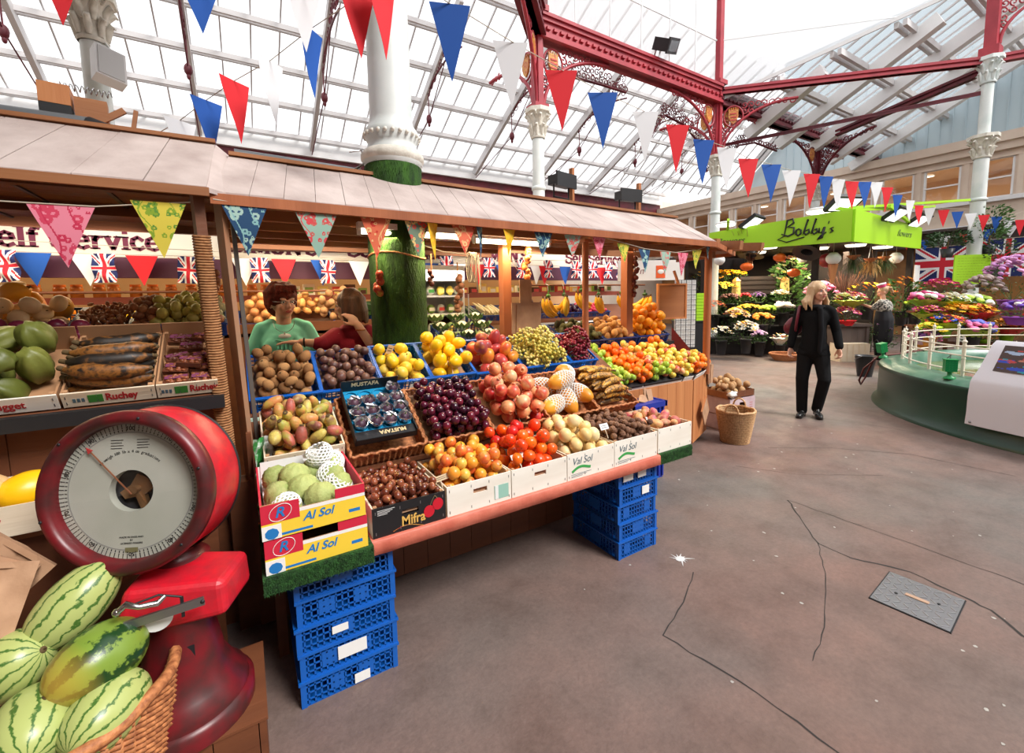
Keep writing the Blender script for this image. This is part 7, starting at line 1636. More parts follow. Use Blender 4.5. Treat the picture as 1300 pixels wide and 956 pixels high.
bouquet(11.9, 7.4, 1.98, 'bucket of golden sunflowers on the top tier', ((250, 186, 20),), 'daisy', 14, .4, .12, .09, centre=(60, 36, 16), leafn=180)
bouquet(11.4, 7.7, 1.90, 'bucket of small sunflowers seen through the right end of the stall', ((246, 180, 30),), 'daisy', 14, .5, .2, .07, centre=(60, 36, 16), leafn=200)
bouquet(11.5, 7.2, 1.1, 'bucket of dark leafy stems seen beyond the apples', ((70, 100, 40),), 'pom', 10, .45, .3, .03, leafn=260, leaf=.1)
bouquet(12.8, 6.3, 1.75, 'tall pot of budding green and pink lilies behind the blonde woman', ((200, 210, 120), (230, 150, 170), (240, 230, 190)), 'lily', 26, .42, .45, .07, leafn=420, leaf=.14, rise=.4)
bouquet(12.3, 5.3, 1.40, 'bush of pink roses right of the blonde woman', (Pk, (240, 150, 180)), 'pom', 22, .36, .22, .06, leafn=300, leaf=.09, rise=.3)
bouquet(12.5, 7.2, 1.62, 'bucket of orange and bronze blooms beside the dark crate', (Or, (180, 90, 40)), 'daisy', 14, .22, .08, .05)
ch = thing('wooden_chest', 'dark grey-brown planked wooden plinth carrying flowers behind the blonde woman', 'chest', (11.75, 4.55, 0), (0, 0, math.radians(-35)))
grm = wood('weathered_grey_timber', S(98, 84, 78), S(66, 54, 50), 'Z')
a = MB(); planks(a, -.36, .36, -.28, 0, .76, .12, .56); a.build('planked_body', grm, ch); a = MB(); a.box(-.40, .40, -.32, .32, .76, .82); a.build('top', grm, ch)
for x in (-.36, .3): a = MB(); a.box(x, x + .06, -.3, -.28, 0, .76); a.build('corner_strip', grm, ch)
bouquet(11.55, 4.45, 1.02, 'magenta tub of white and pink daisies on the wooden plinth', (Wt, Wt, Pk, Mg), 'daisy', 26, .24, .10, .055, pot=(.2, .12, 'pinktub') if False else (.2, .12, 'red_cloth'), name='potted_flowers')
M_['magenta'] = mat('magenta_plastic', S(190, 60, 150), .4); M_['violet'] = mat('violet_plastic', S(160, 80, 190), .4); M_['limep'] = mat('lime_plastic', S(150, 210, 50), .4); M_['orangep'] = mat('orange_ceramic', S(220, 150, 60), .4)
REG['magenta tub of white and pink daisies on the wooden plinth'].children[0].data.materials[0] = M_['magenta']
bouquet(11.75, 4.45, 1.30, 'magenta and white bouquet in lime green wrapping in front of the florist', (Mg, Mg, Wt, (220, 230, 190)), 'lily', 26, .30, .12, .07, sleeve=(176, 214, 70), pot=None, name='wrapped_bouquet', cat='bouquet', rise=.0)
bouquet(12.8, 4.5, 1.50, 'spray of orange and yellow flowers on thin stems behind the florist', ((236, 120, 40), Yl, Or), 'daisy', 22, .42, .14, .05, leafn=120, rise=.3)
bouquet(13.3, 4.0, 1.35, 'bucket of tall bronze grasses and orange flowers right of the florist', (Or, (200, 90, 40)), 'daisy', 16, .34, .3, .06, leafn=260, leaf=.12, rise=.3)
bouquet(13.15, 3.7, 1.20, 'small black bucket of red and lime flowers under the notice frame', (Rd, Lg), 'pom', 14, .2, .08, .05)
bouquet(12.2, 4.0, .55, 'low green and purple leafy plant between the plinth and the florist', ((120, 80, 120),), 'pom', 8, .28, .2, .03, leafn=260, name='potted_plant', cat='plant')
wc = wood_crate(T(11.15, 4.35, 0) @ R(-35, 'Z'), .62, .36, .40, 'upturned pale slatted crate standing on the floor by the florist', front='poplar', inner='poplar')
a = MB()
for k in range(5): a.box(.02 + k * .124, .035 + k * .124, -.012, 0, 0, .40)
a.box(0, .62, 0, .36, .39, .40); a.build('slats', M_['poplar'], wc)
o = thing('black_bucket', 'empty black bucket standing at the left end of the fountain', 'bucket', (9.6, 3.35, 0)); a = MB(); a.lathe([(.11, 0), (.16, .38), (.17, .38), (.15, .37), (.1, .02), (0, .02)], 20); a.build('body', M_['darkplastic'], o)
a = MB(); a.tube([(.165 * math.cos(t), .165 * math.sin(t), .38 - .1 * abs(math.sin(t))) for t in [k * PI / 12 for k in range(13)]], .005, 5); a.build('handle', M_['steel'], o)
o = thing('wicker_basket', 'shallow round brown basket on the floor behind the blonde woman', 'basket', (10.55, 5.2, 0)); a = MB(); woven(a, circ(.2, .12, .15), 0, .15, 8, r=.01); a.build('woven_sides', M_['wicker'], o)
a = MB(); a.tube([(.32 * math.cos(t), .32 * math.sin(t), .15) for t in [k * PI / 20 for k in range(41)]], .02, 6, caps=False); a.build('rim', M_['wicker'], o)
sg = thing('flower_staging', 'dark stepped staging holding the flower buckets', 'display stand', (0, 0, 0))
for (x0, y0, x1, y1, z) in ((10.0, 6.75, 12.0, 5.3, .46), (10.2, 7.25, 12.3, 5.75, .70), (10.6, 7.6, 12.9, 6.05, .95), (11.0, 8.0, 13.3, 6.6, 1.20), (11.2, 8.3, 13.5, 7.0, 1.48)):
 a = MB(); a.bar((x0, y0, z - .015), (x1, y1, z - .015), .34, .03); a.build('step', M_['black'], sg)
 a = MB(); a.bar((x0 + .1, y0 + .1, z / 2), (x1 - .1, y1 + .1, z / 2), .04, z - .04); a.build('riser', M_['black'], sg)
st_ = thing('flower_staging', 'stepped table piled with bouquets behind the fountain', 'display stand', (0, 0, 0))
for (x0, y0, x1, y1, z) in ((11.0, 3.2, 12.2, 1.6, .55), (11.4, 3.3, 12.6, 1.7, .85), (11.8, 3.4, 13.0, 1.8, 1.12)): a = MB(); a.bar((x0, y0, z - .02), (x1, y1, z - .02), .36, .04); a.build('step', M_['darkpine'], st_)
for q in ((11.0, 3.15), (12.1, 1.7), (12.5, 3.0), (13.0, 1.9)): a = MB(); a.box(q[0] - .03, q[0] + .03, q[1] - .03, q[1] + .03, 0, .52); a.build('leg', M_['darkpine'], st_)
bq = [(11.95, 3.0, 1.56, (Mg, Mg, (200, 40, 120)), 'lily', .26, None, 'tall magenta gladioli at the top of the bouquet pile'), (11.45, 3.1, 1.32, (Wt, Pk, Mg), 'pom', .24, (150, 210, 70), 'pink and white roses in a lime pot at the left of the bouquet pile'),
      (11.75, 2.8, 1.28, (Wt, (240, 240, 200), Wt), 'lily', .26, (176, 214, 80), 'cream lilies in lime paper in the middle of the bouquet pile'), (12.15, 2.6, 1.24, ((190, 220, 90), Wt), 'pom', .28, (150, 196, 60), 'lime and white bouquet right of the middle of the pile'),
      (11.2, 2.95, 1.06, (Mg, Pk), 'daisy', .24, (196, 220, 90), 'bright pink daisies low at the left of the bouquet pile'), (11.45, 2.6, 1.08, (Yl, Or), 'daisy', .24, None, 'golden yellow daisies in the second row of the pile'),
      (11.8, 2.4, 1.06, (Or, Rd, Yl), 'daisy', .24, (210, 60, 60), 'orange and red blooms in a red sleeve behind the railing'), (11.05, 2.68, .90, (Rd, Or, (60, 90, 200)), 'daisy', .26, (190, 210, 60), 'red, orange and blue bouquet just above the railing'),
      (10.75, 2.8, .76, (Yl, Lg), 'daisy', .2, None, 'yellow flowers low behind the left part of the railing'), (11.3, 2.35, .78, ((100, 110, 200), Or, Pk), 'pom', .26, (180, 206, 70), 'mixed blue and orange bouquet behind the railing'),
      (11.9, 2.05, .80, (Or, (250, 200, 60)), 'daisy', .26, (220, 60, 60), 'orange bouquet in a red and white sleeve behind the railing'), (10.9, 2.9, .60, (Pu, Pk), 'pom', .2, (226, 200, 220), 'mauve posies low behind the railing'),
      (12.2, 1.7, 1.0, (Rd, Wt), 'pom', .2, None, 'small red and white flowers at the right of the pile'), (11.6, 2.3, .70, (Mg, Wt, Yl), 'daisy', .2, None, 'little pink and white posy at water level behind the railing')]
for i, (x, y, z, c, k, rx, sl, lb) in enumerate(bq): bouquet(x, y, z, lb, c, k, 24, rx, .10, .06, pot=(.11, .16, ('darkplastic', 'limep', 'orangep')[i % 3]), sleeve=sl, name='wrapped_bouquet' if sl else 'potted_flowers', cat='bouquet', rise=.08, leafn=70)
bouquet(11.7, 1.85, 1.16, 'violet tub of purple pansies at the right edge', ((110, 70, 180), Wt, Pu), 'pom', 22, .28, .08, .05, pot=(.24, .14, 'violet'), name='potted_flowers')
bouquet(12.9, 2.2, 1.62, 'tall mauve flowering plant at the right edge', ((190, 130, 190), (210, 150, 200)), 'pom', 60, .45, .32, .045, pot=(.2, .3, 'violet'), leafn=260, name='potted_flowers', rise=.3)
bouquet(12.4, 2.5, 1.42, 'grey-brown dried hydrangea heads behind the lime sleeve', ((150, 130, 126), (120, 104, 100)), 'pom', 30, .3, .22, .05, pot=(.14, .2, 'darkplastic'), name='potted_flowers', rise=.2)
#  KIOSK
kk = thing('flower_kiosk', 'flower kiosk with a lime green fascia lettered in black script', 'kiosk', (0, 0, 0))
def slabq(mb, P4, th):
 P4 = [V(p) for p in P4]; n = (P4[1] - P4[0]).cross(P4[3] - P4[0]).normalized() * th; q = [p + n for p in P4]
 mb.add(P4 + q, [(3, 2, 1, 0), (4, 5, 6, 7), (0, 1, 5, 4), (1, 2, 6, 5), (2, 3, 7, 6), (3, 0, 4, 7)])
A0, A1 = V((9.17, 6.25, 2.5)), V((10.14, 3.88, 2.5)); A2 = V((13.56, 3.85, 2.5))
def up_(p, z): return V((p[0], p[1], z))
a = MB(); slabq(a, [A0, A1, up_(A1, 3.12), up_(A0, 2.92)], .05); a.build('left_fascia', M_['lime'], kk)
a = MB(); slabq(a, [A1, A2, up_(A2, 2.98), up_(A1, 3.12)], .05); a.build('right_fascia', M_['lime'], kk)
dkb = mat('dark_hut_boards', S(44, 32, 26), .8, col2=S(26, 20, 18), scale=3)
a = MB(); a.prism([(9.3, 6.3), (10.25, 4.02), (13.5, 3.98), (13.6, 7.8), (10.8, 8.3)], 2.62, 2.66); a.build('kiosk_roof', dkb, kk)
a = MB(); a.box(13.4, 13.5, 4.6, 8.3, 0, 2.62); a.box(11.2, 13.5, 8.3, 8.4, 0, 2.62); a.build('back_boards', dkb, kk)
for x, y in ((13.45, 3.95), (10.4, 4.6), (9.5, 6.6), (12.6, 4.9)): a = MB(); a.box(x - .05, x + .05, y - .05, y + .05, 0, 2.62); a.build('post', dkb, kk)
L0 = (A1 - A0).length; ang0 = math.atan2(A1[1] - A0[1], A1[0] - A0[0])
MF = T(*A0) @ Matrix.Rotation(ang0, 4, 'Z')
BS = [[(0, .0), (.10, .62), (.30, .66), (.34, .50), (.12, .36), (.36, .32), (.34, .08), (.14, .0), (-.10, .10)], [(.53, .26), (.44, .20), (.43, .06), (.51, -.01), (.60, .06), (.61, .19), (.53, .26)], [(.68, .02), (.84, .58), (.72, .10), (.78, .0), (.90, .08), (.88, .20), (.78, .16)], [(.96, .02), (1.12, .58), (1.0, .10), (1.06, .0), (1.18, .08), (1.16, .20), (1.06, .16)], [(1.24, .22), (1.24, .04), (1.34, .04), (1.42, .24), (1.34, -.16), (1.20, -.22), (1.30, -.08), (1.48, .04)], [(1.56, .44), (1.54, .34)], [(1.72, .20), (1.62, .16), (1.70, .06), (1.60, .0)]]
lm = MB()
for st_q in BS: lm.tube([MF @ V((1.45 + u_ * .48, -.062, .20 + v_ * .52)) for u_, v_ in st_q], [.010] + [.020] * (len(st_q) - 2) + [.010], 6)
lm.build('lettering', M_['ink'], kk)
text('lettering', 'flowers', .17, mat('faded_script', S(70, 90, 40), .6), kk, MF @ T(.15, -.056, .2) @ R(90, 'X'), .003, shear=.45, sx=1.1)
ang1 = math.atan2(A2[1] - A1[1], A2[0] - A1[0]); MF1 = T(*A1) @ Matrix.Rotation(ang1, 4, 'Z')
text('lettering', 'flowers', .2, mat('grey_script', S(110, 140, 60), .6), kk, MF1 @ T(2.0, -.056, .28) @ R(90, 'X'), .003, shear=.45, sx=1.3)
a = MB(); a.tube([MF @ V(p) for p in ((1.48, -.06, .22), (1.34, -.06, .15), (1.5, -.06, .08), (1.8, -.06, .16))], .012, 5); a.build('swash', M_['ink'], kk)
a = MB()
for p, q in (((9.3, 5.9, 2.95), (9.0, 5.7, 3.12)), ((10.14, 3.9, 3.1), (9.95, 4.3, 3.22)), ((13.3, 3.86, 3.0), (11.0, 3.6, 3.2))): a.bar(p, q, .05, .06)
a.bar((10.2, 3.95, 3.16), (14.2, 3.2, 3.55), .05, .05); a.bar((10.14, 3.9, 3.1), (13.5, 3.6, 3.42), .04, .05); a.build('lime_arms', M_['lime'], kk)
def kiosk_flood(x, y, z, az, label):
 o = thing('floodlight', label, 'floodlight', (x, y, z), (math.radians(-35), 0, az)); a = MB(); a.box(-.3, .3, -.2, .2, 0, .07); a.build('housing', M_['black'], o)
 a = MB(); a.box(-.24, .24, -.15, .15, -.012, 0); a.build('lamp_glass', mat('lit_flood_glass', (.9, .9, .9), emit=(.95, 1, .95), estr=1.4), o); a = MB(); a.bar((0, .15, .03), (0, .35, -.1), .03, .03); a.build('arm', M_['lime'], o)
kiosk_flood(9.5, 5.45, 3.04, 1.2 - PI / 2 * 0 + 4.0 - 5.0, 'black floodlight with white glass at the left of the lime fascia')
kiosk_flood(10.1, 4.0, 3.22, -.4, 'floodlight with white glass at the middle corner of the lime fascia')
kiosk_flood(11.6, 3.66, 3.08, 0, 'black floodlight over the right half of the lime fascia'); kiosk_flood(13.0, 3.7, 3.06, 0, 'black floodlight at the right end of the lime fascia')
def disc(x, y, z, r, label, group=None):
 o = thing('disc_lamp', label, 'lamp', (x, y, z), group=group); a = MB(); a.lathe([(r, 0), (r * .9, -.04), (0, -.045)], 20); a.build('diffuser', M_['disc_light'], o); a = MB(); a.lathe([(r, 0), (r * 1.06, .01), (r * .8, .05), (0, .05)], 20); a.build('shade', M_['white_paint'], o)
disc(9.3, 5.95, 3.08, .2, 'round white lamp standing off the left end of the lime fascia'); disc(10.25, 4.5, 3.2, .24, 'round white lamp above the middle of the lime fascia')
for x, y in ((10.4, 5.6), (11.9, 5.2), (12.0, 4.5), (13.2, 4.4), (11.4, 6.4)): disc(x, y, 2.6, .2, 'glowing round lamp under the kiosk roof', 'round lamps under the kiosk roof')
for x, y in ((10.4, 5.6), (12.3, 4.7), (11.6, 6.6), (12.6, 5.8)): area_lamp('kiosk_glow', (x, y, 2.5), .6, .6, 38, (1, .82, .58))
def globe(x, y, z, r, label, col='paper'):
 o = thing('paper_lantern', label, 'lantern', (x, y, z)); a = MB(); a.ell((0, 0, 0), r, 16, 12, fn=lambda w: 1 + .03 * math.cos(22 * w[2])); a.build('globe', M_[col], o); a = MB(); a.tube([(0, 0, r), (0, 0, 2.62 - z)], .004, 5); a.build('string', M_['rope'], o)
globe(10.42, 4.28, 2.22, .13, 'white ball lantern hanging above the wooden cone'); globe(9.0, 5.88, 2.28, .11, 'white ball lantern hanging by the stall corner'); globe(11.0, 5.12, 2.34, .12, 'cream lantern hanging near the witch hat'); globe(13.1, 4.1, 2.3, .13, 'white lantern at the right end of the kiosk')
o = thing('wooden_cone', 'slender orange wooden cone hanging point down under the white ball lantern', 'cone', (10.42, 4.28, 1.72)); a = MB(); a.cyl((0, 0, 0), (0, 0, .38), .035, .095, 4, smooth=False); a.build('body', M_['pine'], o); a = MB(); a.box(-.07, .07, -.07, .07, .38, .39); a.build('cap', M_['pine_x'], o)
pk = mat('pumpkin_skin', S(240, 104, 20), .5)
for i, (x, y, z, l) in enumerate(((10.26, 4.95, 1.97, 'orange pumpkin lantern hanging lowest, left of the wooden cone'), (9.4, 5.5, 2.12, 'orange pumpkin lantern hanging nearest the stall corner'), (9.95, 5.1, 2.30, 'orange pumpkin lantern hanging under the black script lettering'))):
 o = thing('pumpkin_lantern', l, 'pumpkin', (x, y, z)); a = MB(); a.ell((0, 0, 0), (.125, .125, .085), 24, 12, fn=lambda w: 1 + .05 * math.cos(8 * math.atan2(w[1], w[0]))); a.build('shell', pk, o); a = MB(); a.cyl((0, 0, .08), (.01, 0, .12), .014, .01, 6); a.tube([(-.08, 0, .06), (0, 0, 2.62 - z), (.08, 0, .06)], .004, 4); a.build('hanger', P['stem'], o)
for i, (x, y, z, t, l) in enumerate(((9.55, 5.5, 2.35, 15, 'black pointed witch hat under the left of the lime fascia'), (10.0, 4.6, 2.35, 35, 'black witch hat tilted under the lime fascia near the lettering'))):
 o = thing('witch_hat', l, 'hat', (x, y, z), (0, math.radians(t), 0)); a = MB(); a.lathe([(.26, 0), (.11, .02)], 18); a.build('brim', M_['black'], o); a = MB(); a.lathe([(.11, .02), (.06, .2), (.01, .42)], 16); a.build('crown', M_['black'], o)
o = thing('dark_crate', 'dark wooden crate stood on end among the flowers behind the gerberas', 'crate', (12.0, 6.7, 1.5), (0, 0, math.radians(-35))); a = MB(); a.box(-.45, .45, 0, .3, 0, .5); a.build('body', dkb, o); a = MB()
for k in range(4): a.box(-.48, .48, -.02, 0, .02 + k * .13, .1 + k * .13)
a.build('slats', dkb, o)
for i, (x, y, l) in enumerate(((11.5, 7.0, 'gold lantern left of the dark crate'), (12.6, 6.3, 'tall gold lantern right of the dark crate'))):
 o = thing('gold_lantern', l, 'lantern', (x, y, 1.5)); a = MB(); a.cyl((0, 0, 0), (0, 0, .38), .13, .11, 6, smooth=False); a.build('body', mat('gold_paint', S(214, 184, 110), .4), o); a = MB(); a.cyl((0, 0, .38), (0, 0, .48), .13, .03, 6, smooth=False); a.build('cap', M_['gold'], o)
twm = mat('brown_twigs', S(110, 76, 60), .8)
def twigs(x, y, z, n, h, sp, label, m=twm, down=False):
 rr = random.Random(int(x * 77)); o = thing('dried_branches', label, 'branches', (x, y, z)); a = MB()
 for k in range(n): t = rr.uniform(0, 6.28); e = V((sp * math.cos(t) * rr.random(), sp * math.sin(t) * rr.random(), (-1 if down else 1) * h * rr.uniform(.6, 1))); a.tube([(0, 0, 0), e * .5 + V((rr.uniform(-.05, .05), 0, 0)), e], [.008, .006, .003], 4)
 a.build('twigs', m, o); a = MB(); a.cyl((0, 0, -.02), (0, 0, .06), .06, .05, 8); a.build('binding', M_['jute'], o)
twigs(9.7, 5.6, 2.2, 60, .8, .5, 'bare dark twigs sticking up across the left of the lime fascia'); twigs(12.6, 4.9, 1.25, 90, .8, .45, 'bundle of brown twigs standing behind the pink roses')
def hang_green(x, y, z, label, m=None):
 rr = random.Random(int(x * 31)); o = thing('hanging_basket', label, 'hanging plant', (x, y, z)); a = MB()
 for k in range(160): t = rr.uniform(0, 6.28); d = V((math.cos(t) * .22 * rr.random(), math.sin(t) * .22 * rr.random(), -.35 * rr.random())); a.add([d * .3, d + V((.01, 0, 0)), d * 1.1 + V((0, 0, -.06)), d - V((.01, 0, 0))], [(0, 1, 2, 3)])
 a.build('foliage', m or stemg, o); a = MB(); a.lathe([(.02, -.08), (.12, 0), (.13, .02)], 14); a.build('basket', M_['wicker'], o)
 a = MB(); a.tube([(-.12, 0, 0), (0, 0, 2.6 - z), (.12, 0, 0)], .004, 4); a.build('chain', M_['steel'], o)
hang_green(11.4, 4.3, 2.3, 'green grassy hanging basket right of the white ball lantern'); hang_green(12.6, 4.15, 2.3, 'trailing green basket near the right end of the kiosk'); hang_green(12.0, 4.2, 2.25, 'straw-coloured dried bunch hanging in the middle of the kiosk', mat('straw', S(190, 150, 90), .8))
o = thing('hanging_drum', 'dark red round lantern hanging behind the cone', 'lantern', (11.3, 4.75, 2.25)); a = MB(); a.ell((0, 0, 0), (.2, .2, .16), 16, 10); a.build('shell', mat('deep_red_lantern', S(120, 20, 30), .5), o); a = MB(); a.tube([(0, 0, .2), (0, 0, .42)], .006, 4); a.build('string', M_['rope'], o)
o = thing('notice_frame', 'white-framed notice hanging right of the florist', 'notice', (13.3, 3.8, 1.5)); a = MB(); a.box(0, .3, 0, .02, 0, .62); a.build('frame', M_['white_paint'], o); a = MB(); a.box(.04, .26, -.004, 0, .34, .56); a.build('paper_sheet', M_['paper'], o)
o = thing('chalk_board', 'lime green handwritten board fixed on the right-hand column', 'notice board', M=T(13.95, 3.30, 1.66) @ R(-34 + -6, 'Z')); a = MB(); a.box(0, .72, 0, .03, 0, .66); a.build('board', M_['lime'], o); a = MB(); rs = random.Random(5)
for r_ in range(9):
 x = .06
 while x < .62: q = rs.uniform(.02, .06); a.box(x, x + q, -.002, 0, .58 - r_ * .06, .584 - r_ * .06); x += q + .02
a.build('handwriting', mat('green_ink', S(70, 120, 30), .7), o)
def shrub(x, y, z, rx, rz_, label, n=700, pot=True):
 rr = random.Random(int(x * 9 + z * 5)); o = thing('potted_shrub', label, 'shrub', (x, y, z)); foliage(rr, n, rx, rz_, rz_ * 1.1 + .1, .07).build('foliage', stemg, o)
 a = MB(); a.lathe([(.09, -.12), (.13, .08), (.12, .08), (0, .06)], 14); a.build('pot', M_['darkplastic'], o); a = MB(); a.tube([(0, 0, .05), (.02, 0, .3)], .015, 6); a.build('stem', P['stem'], o)
shrub(14.0, 3.45, 2.40, .36, .18, 'round leafy shrub on top left of the lime board'); shrub(14.55, 2.9, 2.45, .30, .42, 'taller leafy shrub on the right of the white column'); shrub(14.6, 2.75, 1.9, .28, .3, 'leafy plant hanging at the right side of the lime board', 400)
def uj(u, v):
 x, y = (u - .5) * 2, (v - .5); ax, ay = abs(x) / 2, abs(y)
 X_, Y_ = u * 60, v * 30
 if abs(X_ - 30) < 3 or abs(Y_ - 15) < 3: return 1
 if abs(X_ - 30) < 5 or abs(Y_ - 15) < 5: return 2
 for sgn in (1, -1):
  d = ((X_ - 30) * sgn * .5 - (Y_ - 15)) / math.sqrt(1.25)
  if abs(d) < 3:
   left = X_ < 30
   off = d if (left == (sgn == 1)) else -d
   return 1 if 0 < off < 2 else 2
 return 0
ujm = [mat('flag_blue', S(22, 36, 92), .8), mat('flag_red', S(200, 30, 48), .8), mat('flag_white', S(238, 236, 236), .8)]
for (x, y, z, w, h, az, l) in ((17.5, 5.02, 1.80, 1.25, .98, -90, 'large union flag hung on the shopfront left of the white column'), (17.5, 3.7, 1.86, 1.15, 1.0, -90, 'large union flag hung on the shopfront right of the white column')):
 o = thing('union_flag', l, 'flag', (x, y, z), (0, 0, math.radians(az))); painted(w, h, 90, 60, uj, lambda u, v: .03 * math.sin(u * 9 + v * 3)).build('cloth', ujm, o)
 a = MB(); a.tube([(-.05, 0, h + .01), (w + .05, 0, h + .01)], .008, 5); a.build('cord', M_['rope'], o)
#  SHOP BEHIND THE COUNTER
sgn = thing('shop_sign', 'long cream fascia sign with repeated maroon lettering above the back counter', 'sign', (0, 4.9, 0))
a = MB(); a.box(-3.2, 5.25, 0, .05, 1.955, 2.32); a.build('sign_board', M_['signwhite'], sgn)
a = MB(); a.box(-3.2, 5.25, -.005, .05, 1.78, 1.95); a.build('maroon_band', M_['maroon_band'], sgn)
GL = {'S': (.62, [[(.56, .50), (.52, .66), (.32, .70), (.10, .64), (.10, .42), (.50, .32), (.56, .12), (.32, .0), (.08, .06), (.04, .22)]], []),
 'I': (.34, [[(.17, 0), (.17, .7)]], [(.17, 0), (.17, .7)]), 'M': (.92, [[(.14, 0), (.14, .7)], [(.14, .7), (.46, .08)], [(.46, .08), (.78, .7)], [(.78, .7), (.78, 0)]], [(.14, 0), (.78, 0), (.12, .7), (.80, .7)]),
 'O': (.74, [[(.36 + .28 * math.cos(k * PI / 8), .35 + .35 * math.sin(k * PI / 8)) for k in range(17)]], []), 'N': (.80, [[(.14, 0), (.14, .7)], [(.14, .7), (.64, 0)], [(.64, 0), (.64, .7)]], [(.14, 0), (.12, .7), (.64, .7)]),
 "'": (.22, [[(.1, .7), (.08, .52)]], []), 'e': (.50, [[(.08, .27), (.42, .27), (.38, .44), (.24, .5), (.10, .42), (.06, .24), (.12, .06), (.28, .0), (.44, .08)]], []), 'l': (.30, [[(.14, 0), (.14, .72)]], [(.14, 0), (.10, .72)]),
 'f': (.34, [[(.14, 0), (.14, .58), (.22, .72), (.34, .68)], [(.02, .48), (.28, .48)]], [(.14, 0)]), 'r': (.42, [[(.13, 0), (.13, .48)], [(.13, .3), (.22, .46), (.36, .46)]], [(.13, 0), (.10, .48)]),
 'v': (.52, [[(.08, .48), (.26, 0)], [(.26, 0), (.44, .48)]], [(.08, .48), (.44, .48)]), 'i': (.28, [[(.13, 0), (.13, .48)], [(.13, .64), (.13, .70)]], [(.13, 0), (.10, .48)]), 'c': (.48, [[(.40, .38), (.24, .5), (.10, .42), (.06, .24), (.12, .06), (.28, .0), (.42, .1)]], []), ' ': (.3, [], [])}
def serif_text(s, x, size, sx, parent):
 a = MB(); cx = 0
 for ch in s:
  w_, st_, sf = GL[ch]
  for q in st_:
   pts = [V((x + (cx + u_) * size * sx, -.004, 2.02 + v_ * size)) for u_, v_ in q]
   for p0, p1 in zip(pts[:-1], pts[1:]):
    d = (p1 - p0).normalized(); th = .10 + .07 * abs(d.z); a.bar(p0 - d * .006, p1 + d * .006, .006, th * size, d.cross(V((0, 1, 0))))
  for u_, v_ in sf: X_ = x + (cx + u_) * size * sx; Z_ = 2.02 + v_ * size; a.box(X_ - .15 * size * sx, X_ + .15 * size * sx, -.007, -.001, Z_ - .03 * size, Z_ + .03 * size)
  cx += w_
 return a.build('lettering', M_['signred'], parent)
for x, s in ((-1.66, 'Self Service'), (-.06, "SIMON'S"), (1.0, 'Self Service'), (2.52, "SIMON'S"), (3.92, 'Self Service')):
 serif_text(s, x, .205 if s[0:2] == 'Se' else .22, 1.0 if s[0:2] == 'Se' else .82, sgn)
for x in (-1.2, .5, 2.6, 4.3): area_lamp('added_sign_fill', (x, 4.35, 2.03), 1.2, .1, 3.6, (1, .92, .8), (math.radians(80), 0, 0))  # unseen lamps without fittings, added to brighten the cream sign
bcw = mat('shop_back_wall', S(190, 150, 110), .8)
w = MB(); w.box(-3.3, 5.3, 6.6, 6.7, 0, 2.6); struct(w.build('wall_shop', bcw)); w = MB(); w.box(-3.3, 5.3, 4.96, 6.7, 2.45, 2.5); struct(w.build('ceiling_shop', M_['cream']))
w = MB(); w.box(-3.4, -3.3, 4.9, 6.7, 0, 2.5); struct(w.build('wall_shop_side', bcw))
for x in (-2.2, -.6, 1., 2.6, 4.2): area_lamp('shop_lamp', (x, 5.5, 2.4), 1.0, .3, 11, (1, .78, .45))
bc = thing('back_counter', 'long back counter with a red-brown shelf edge below the cream sign', 'counter', (0, 0, 0))
a = MB(); a.box(-3.2, 1.4, 4.55, 4.6, 0, 1.36); a.box(2.2, 5.2, 4.55, 4.6, 0, 1.15); a.build('front_boards', M_['darkpine'], bc)
a = MB(); a.add([(-3.2, 4.55, 1.30), (5.2, 4.55, 1.24), (5.2, 5.1, 1.42), (-3.2, 5.1, 1.48), (-3.2, 4.55, 1.27), (5.2, 4.55, 1.21), (5.2, 5.1, 1.39), (-3.2, 5.1, 1.45)], [(0, 1, 2, 3), (7, 6, 5, 4), (0, 4, 5, 1), (1, 5, 6, 2), (2, 6, 7, 3), (3, 7, 4, 0)]); a.build('sloping_top', M_['darkpine'], bc)
a = MB(); a.box(-3.2, 5.2, 5.0, 5.04, 1.56, 1.62); a.build('red_shelf_edge', mat('red_brown_edge', S(130, 56, 36), .6), bc)
a = MB(); a.box(-3.2, 5.2, 5.04, 5.5, 1.57, 1.6); a.build('upper_shelf', M_['darkpine'], bc)
a = MB(); a.tube([(-3.2, 4.7, 1.655), (1.0, 4.7, 1.655)], .012, 6); a.build('front_rail', M_['darkpine'], bc)
a = MB(); a.box(-3.2, 5.2, 5.7, 5.95, 1.86, 1.88); a.build('top_shelf', M_['pine_x'], bc)
def back_item(name, mb_mat, x, y, z, label, cat, group, cap=None):
 o = thing(name, label, cat, (x, y, z), group=group); return o
rs = random.Random(17)
jar = None
for k in range(14):
 x = -1.45 + k * .13 + rs.uniform(-.02, .02)
 if jar is None:
  jar = thing('jar', 'orange-capped jar of preserves on the back shelf', 'jar', (x, 5.2, 1.6), group='jars on the back shelf'); a = MB(); a.lathe([(.0, 0), (.045, 0), (.045, .1), (.035, .115)], 12); a.build('glass', mat('amber_preserve', S(190, 110, 40), .25), jar); a = MB(); a.cyl((0, 0, .115), (0, 0, .135), .04, n=12); a.build('lid', mat('orange_lid', S(230, 120, 40), .4), jar)
 else: dup(jar, loc=(x, 5.2 + rs.uniform(-.03, .05), 1.6))
pkk = None
cc = [S(240, 214, 120), S(120, 150, 60), S(200, 60, 50), S(236, 230, 210), S(90, 50, 30)]
pms = [mat('packet_%d' % i, c, .5) for i, c in enumerate(cc)]
labs = ['yellow carton on the shelf under the cream sign', 'olive green packet on the shelf under the cream sign', 'red packet on the shelf under the cream sign', 'cream carton on the shelf under the cream sign', 'dark brown packet on the shelf under the cream sign']
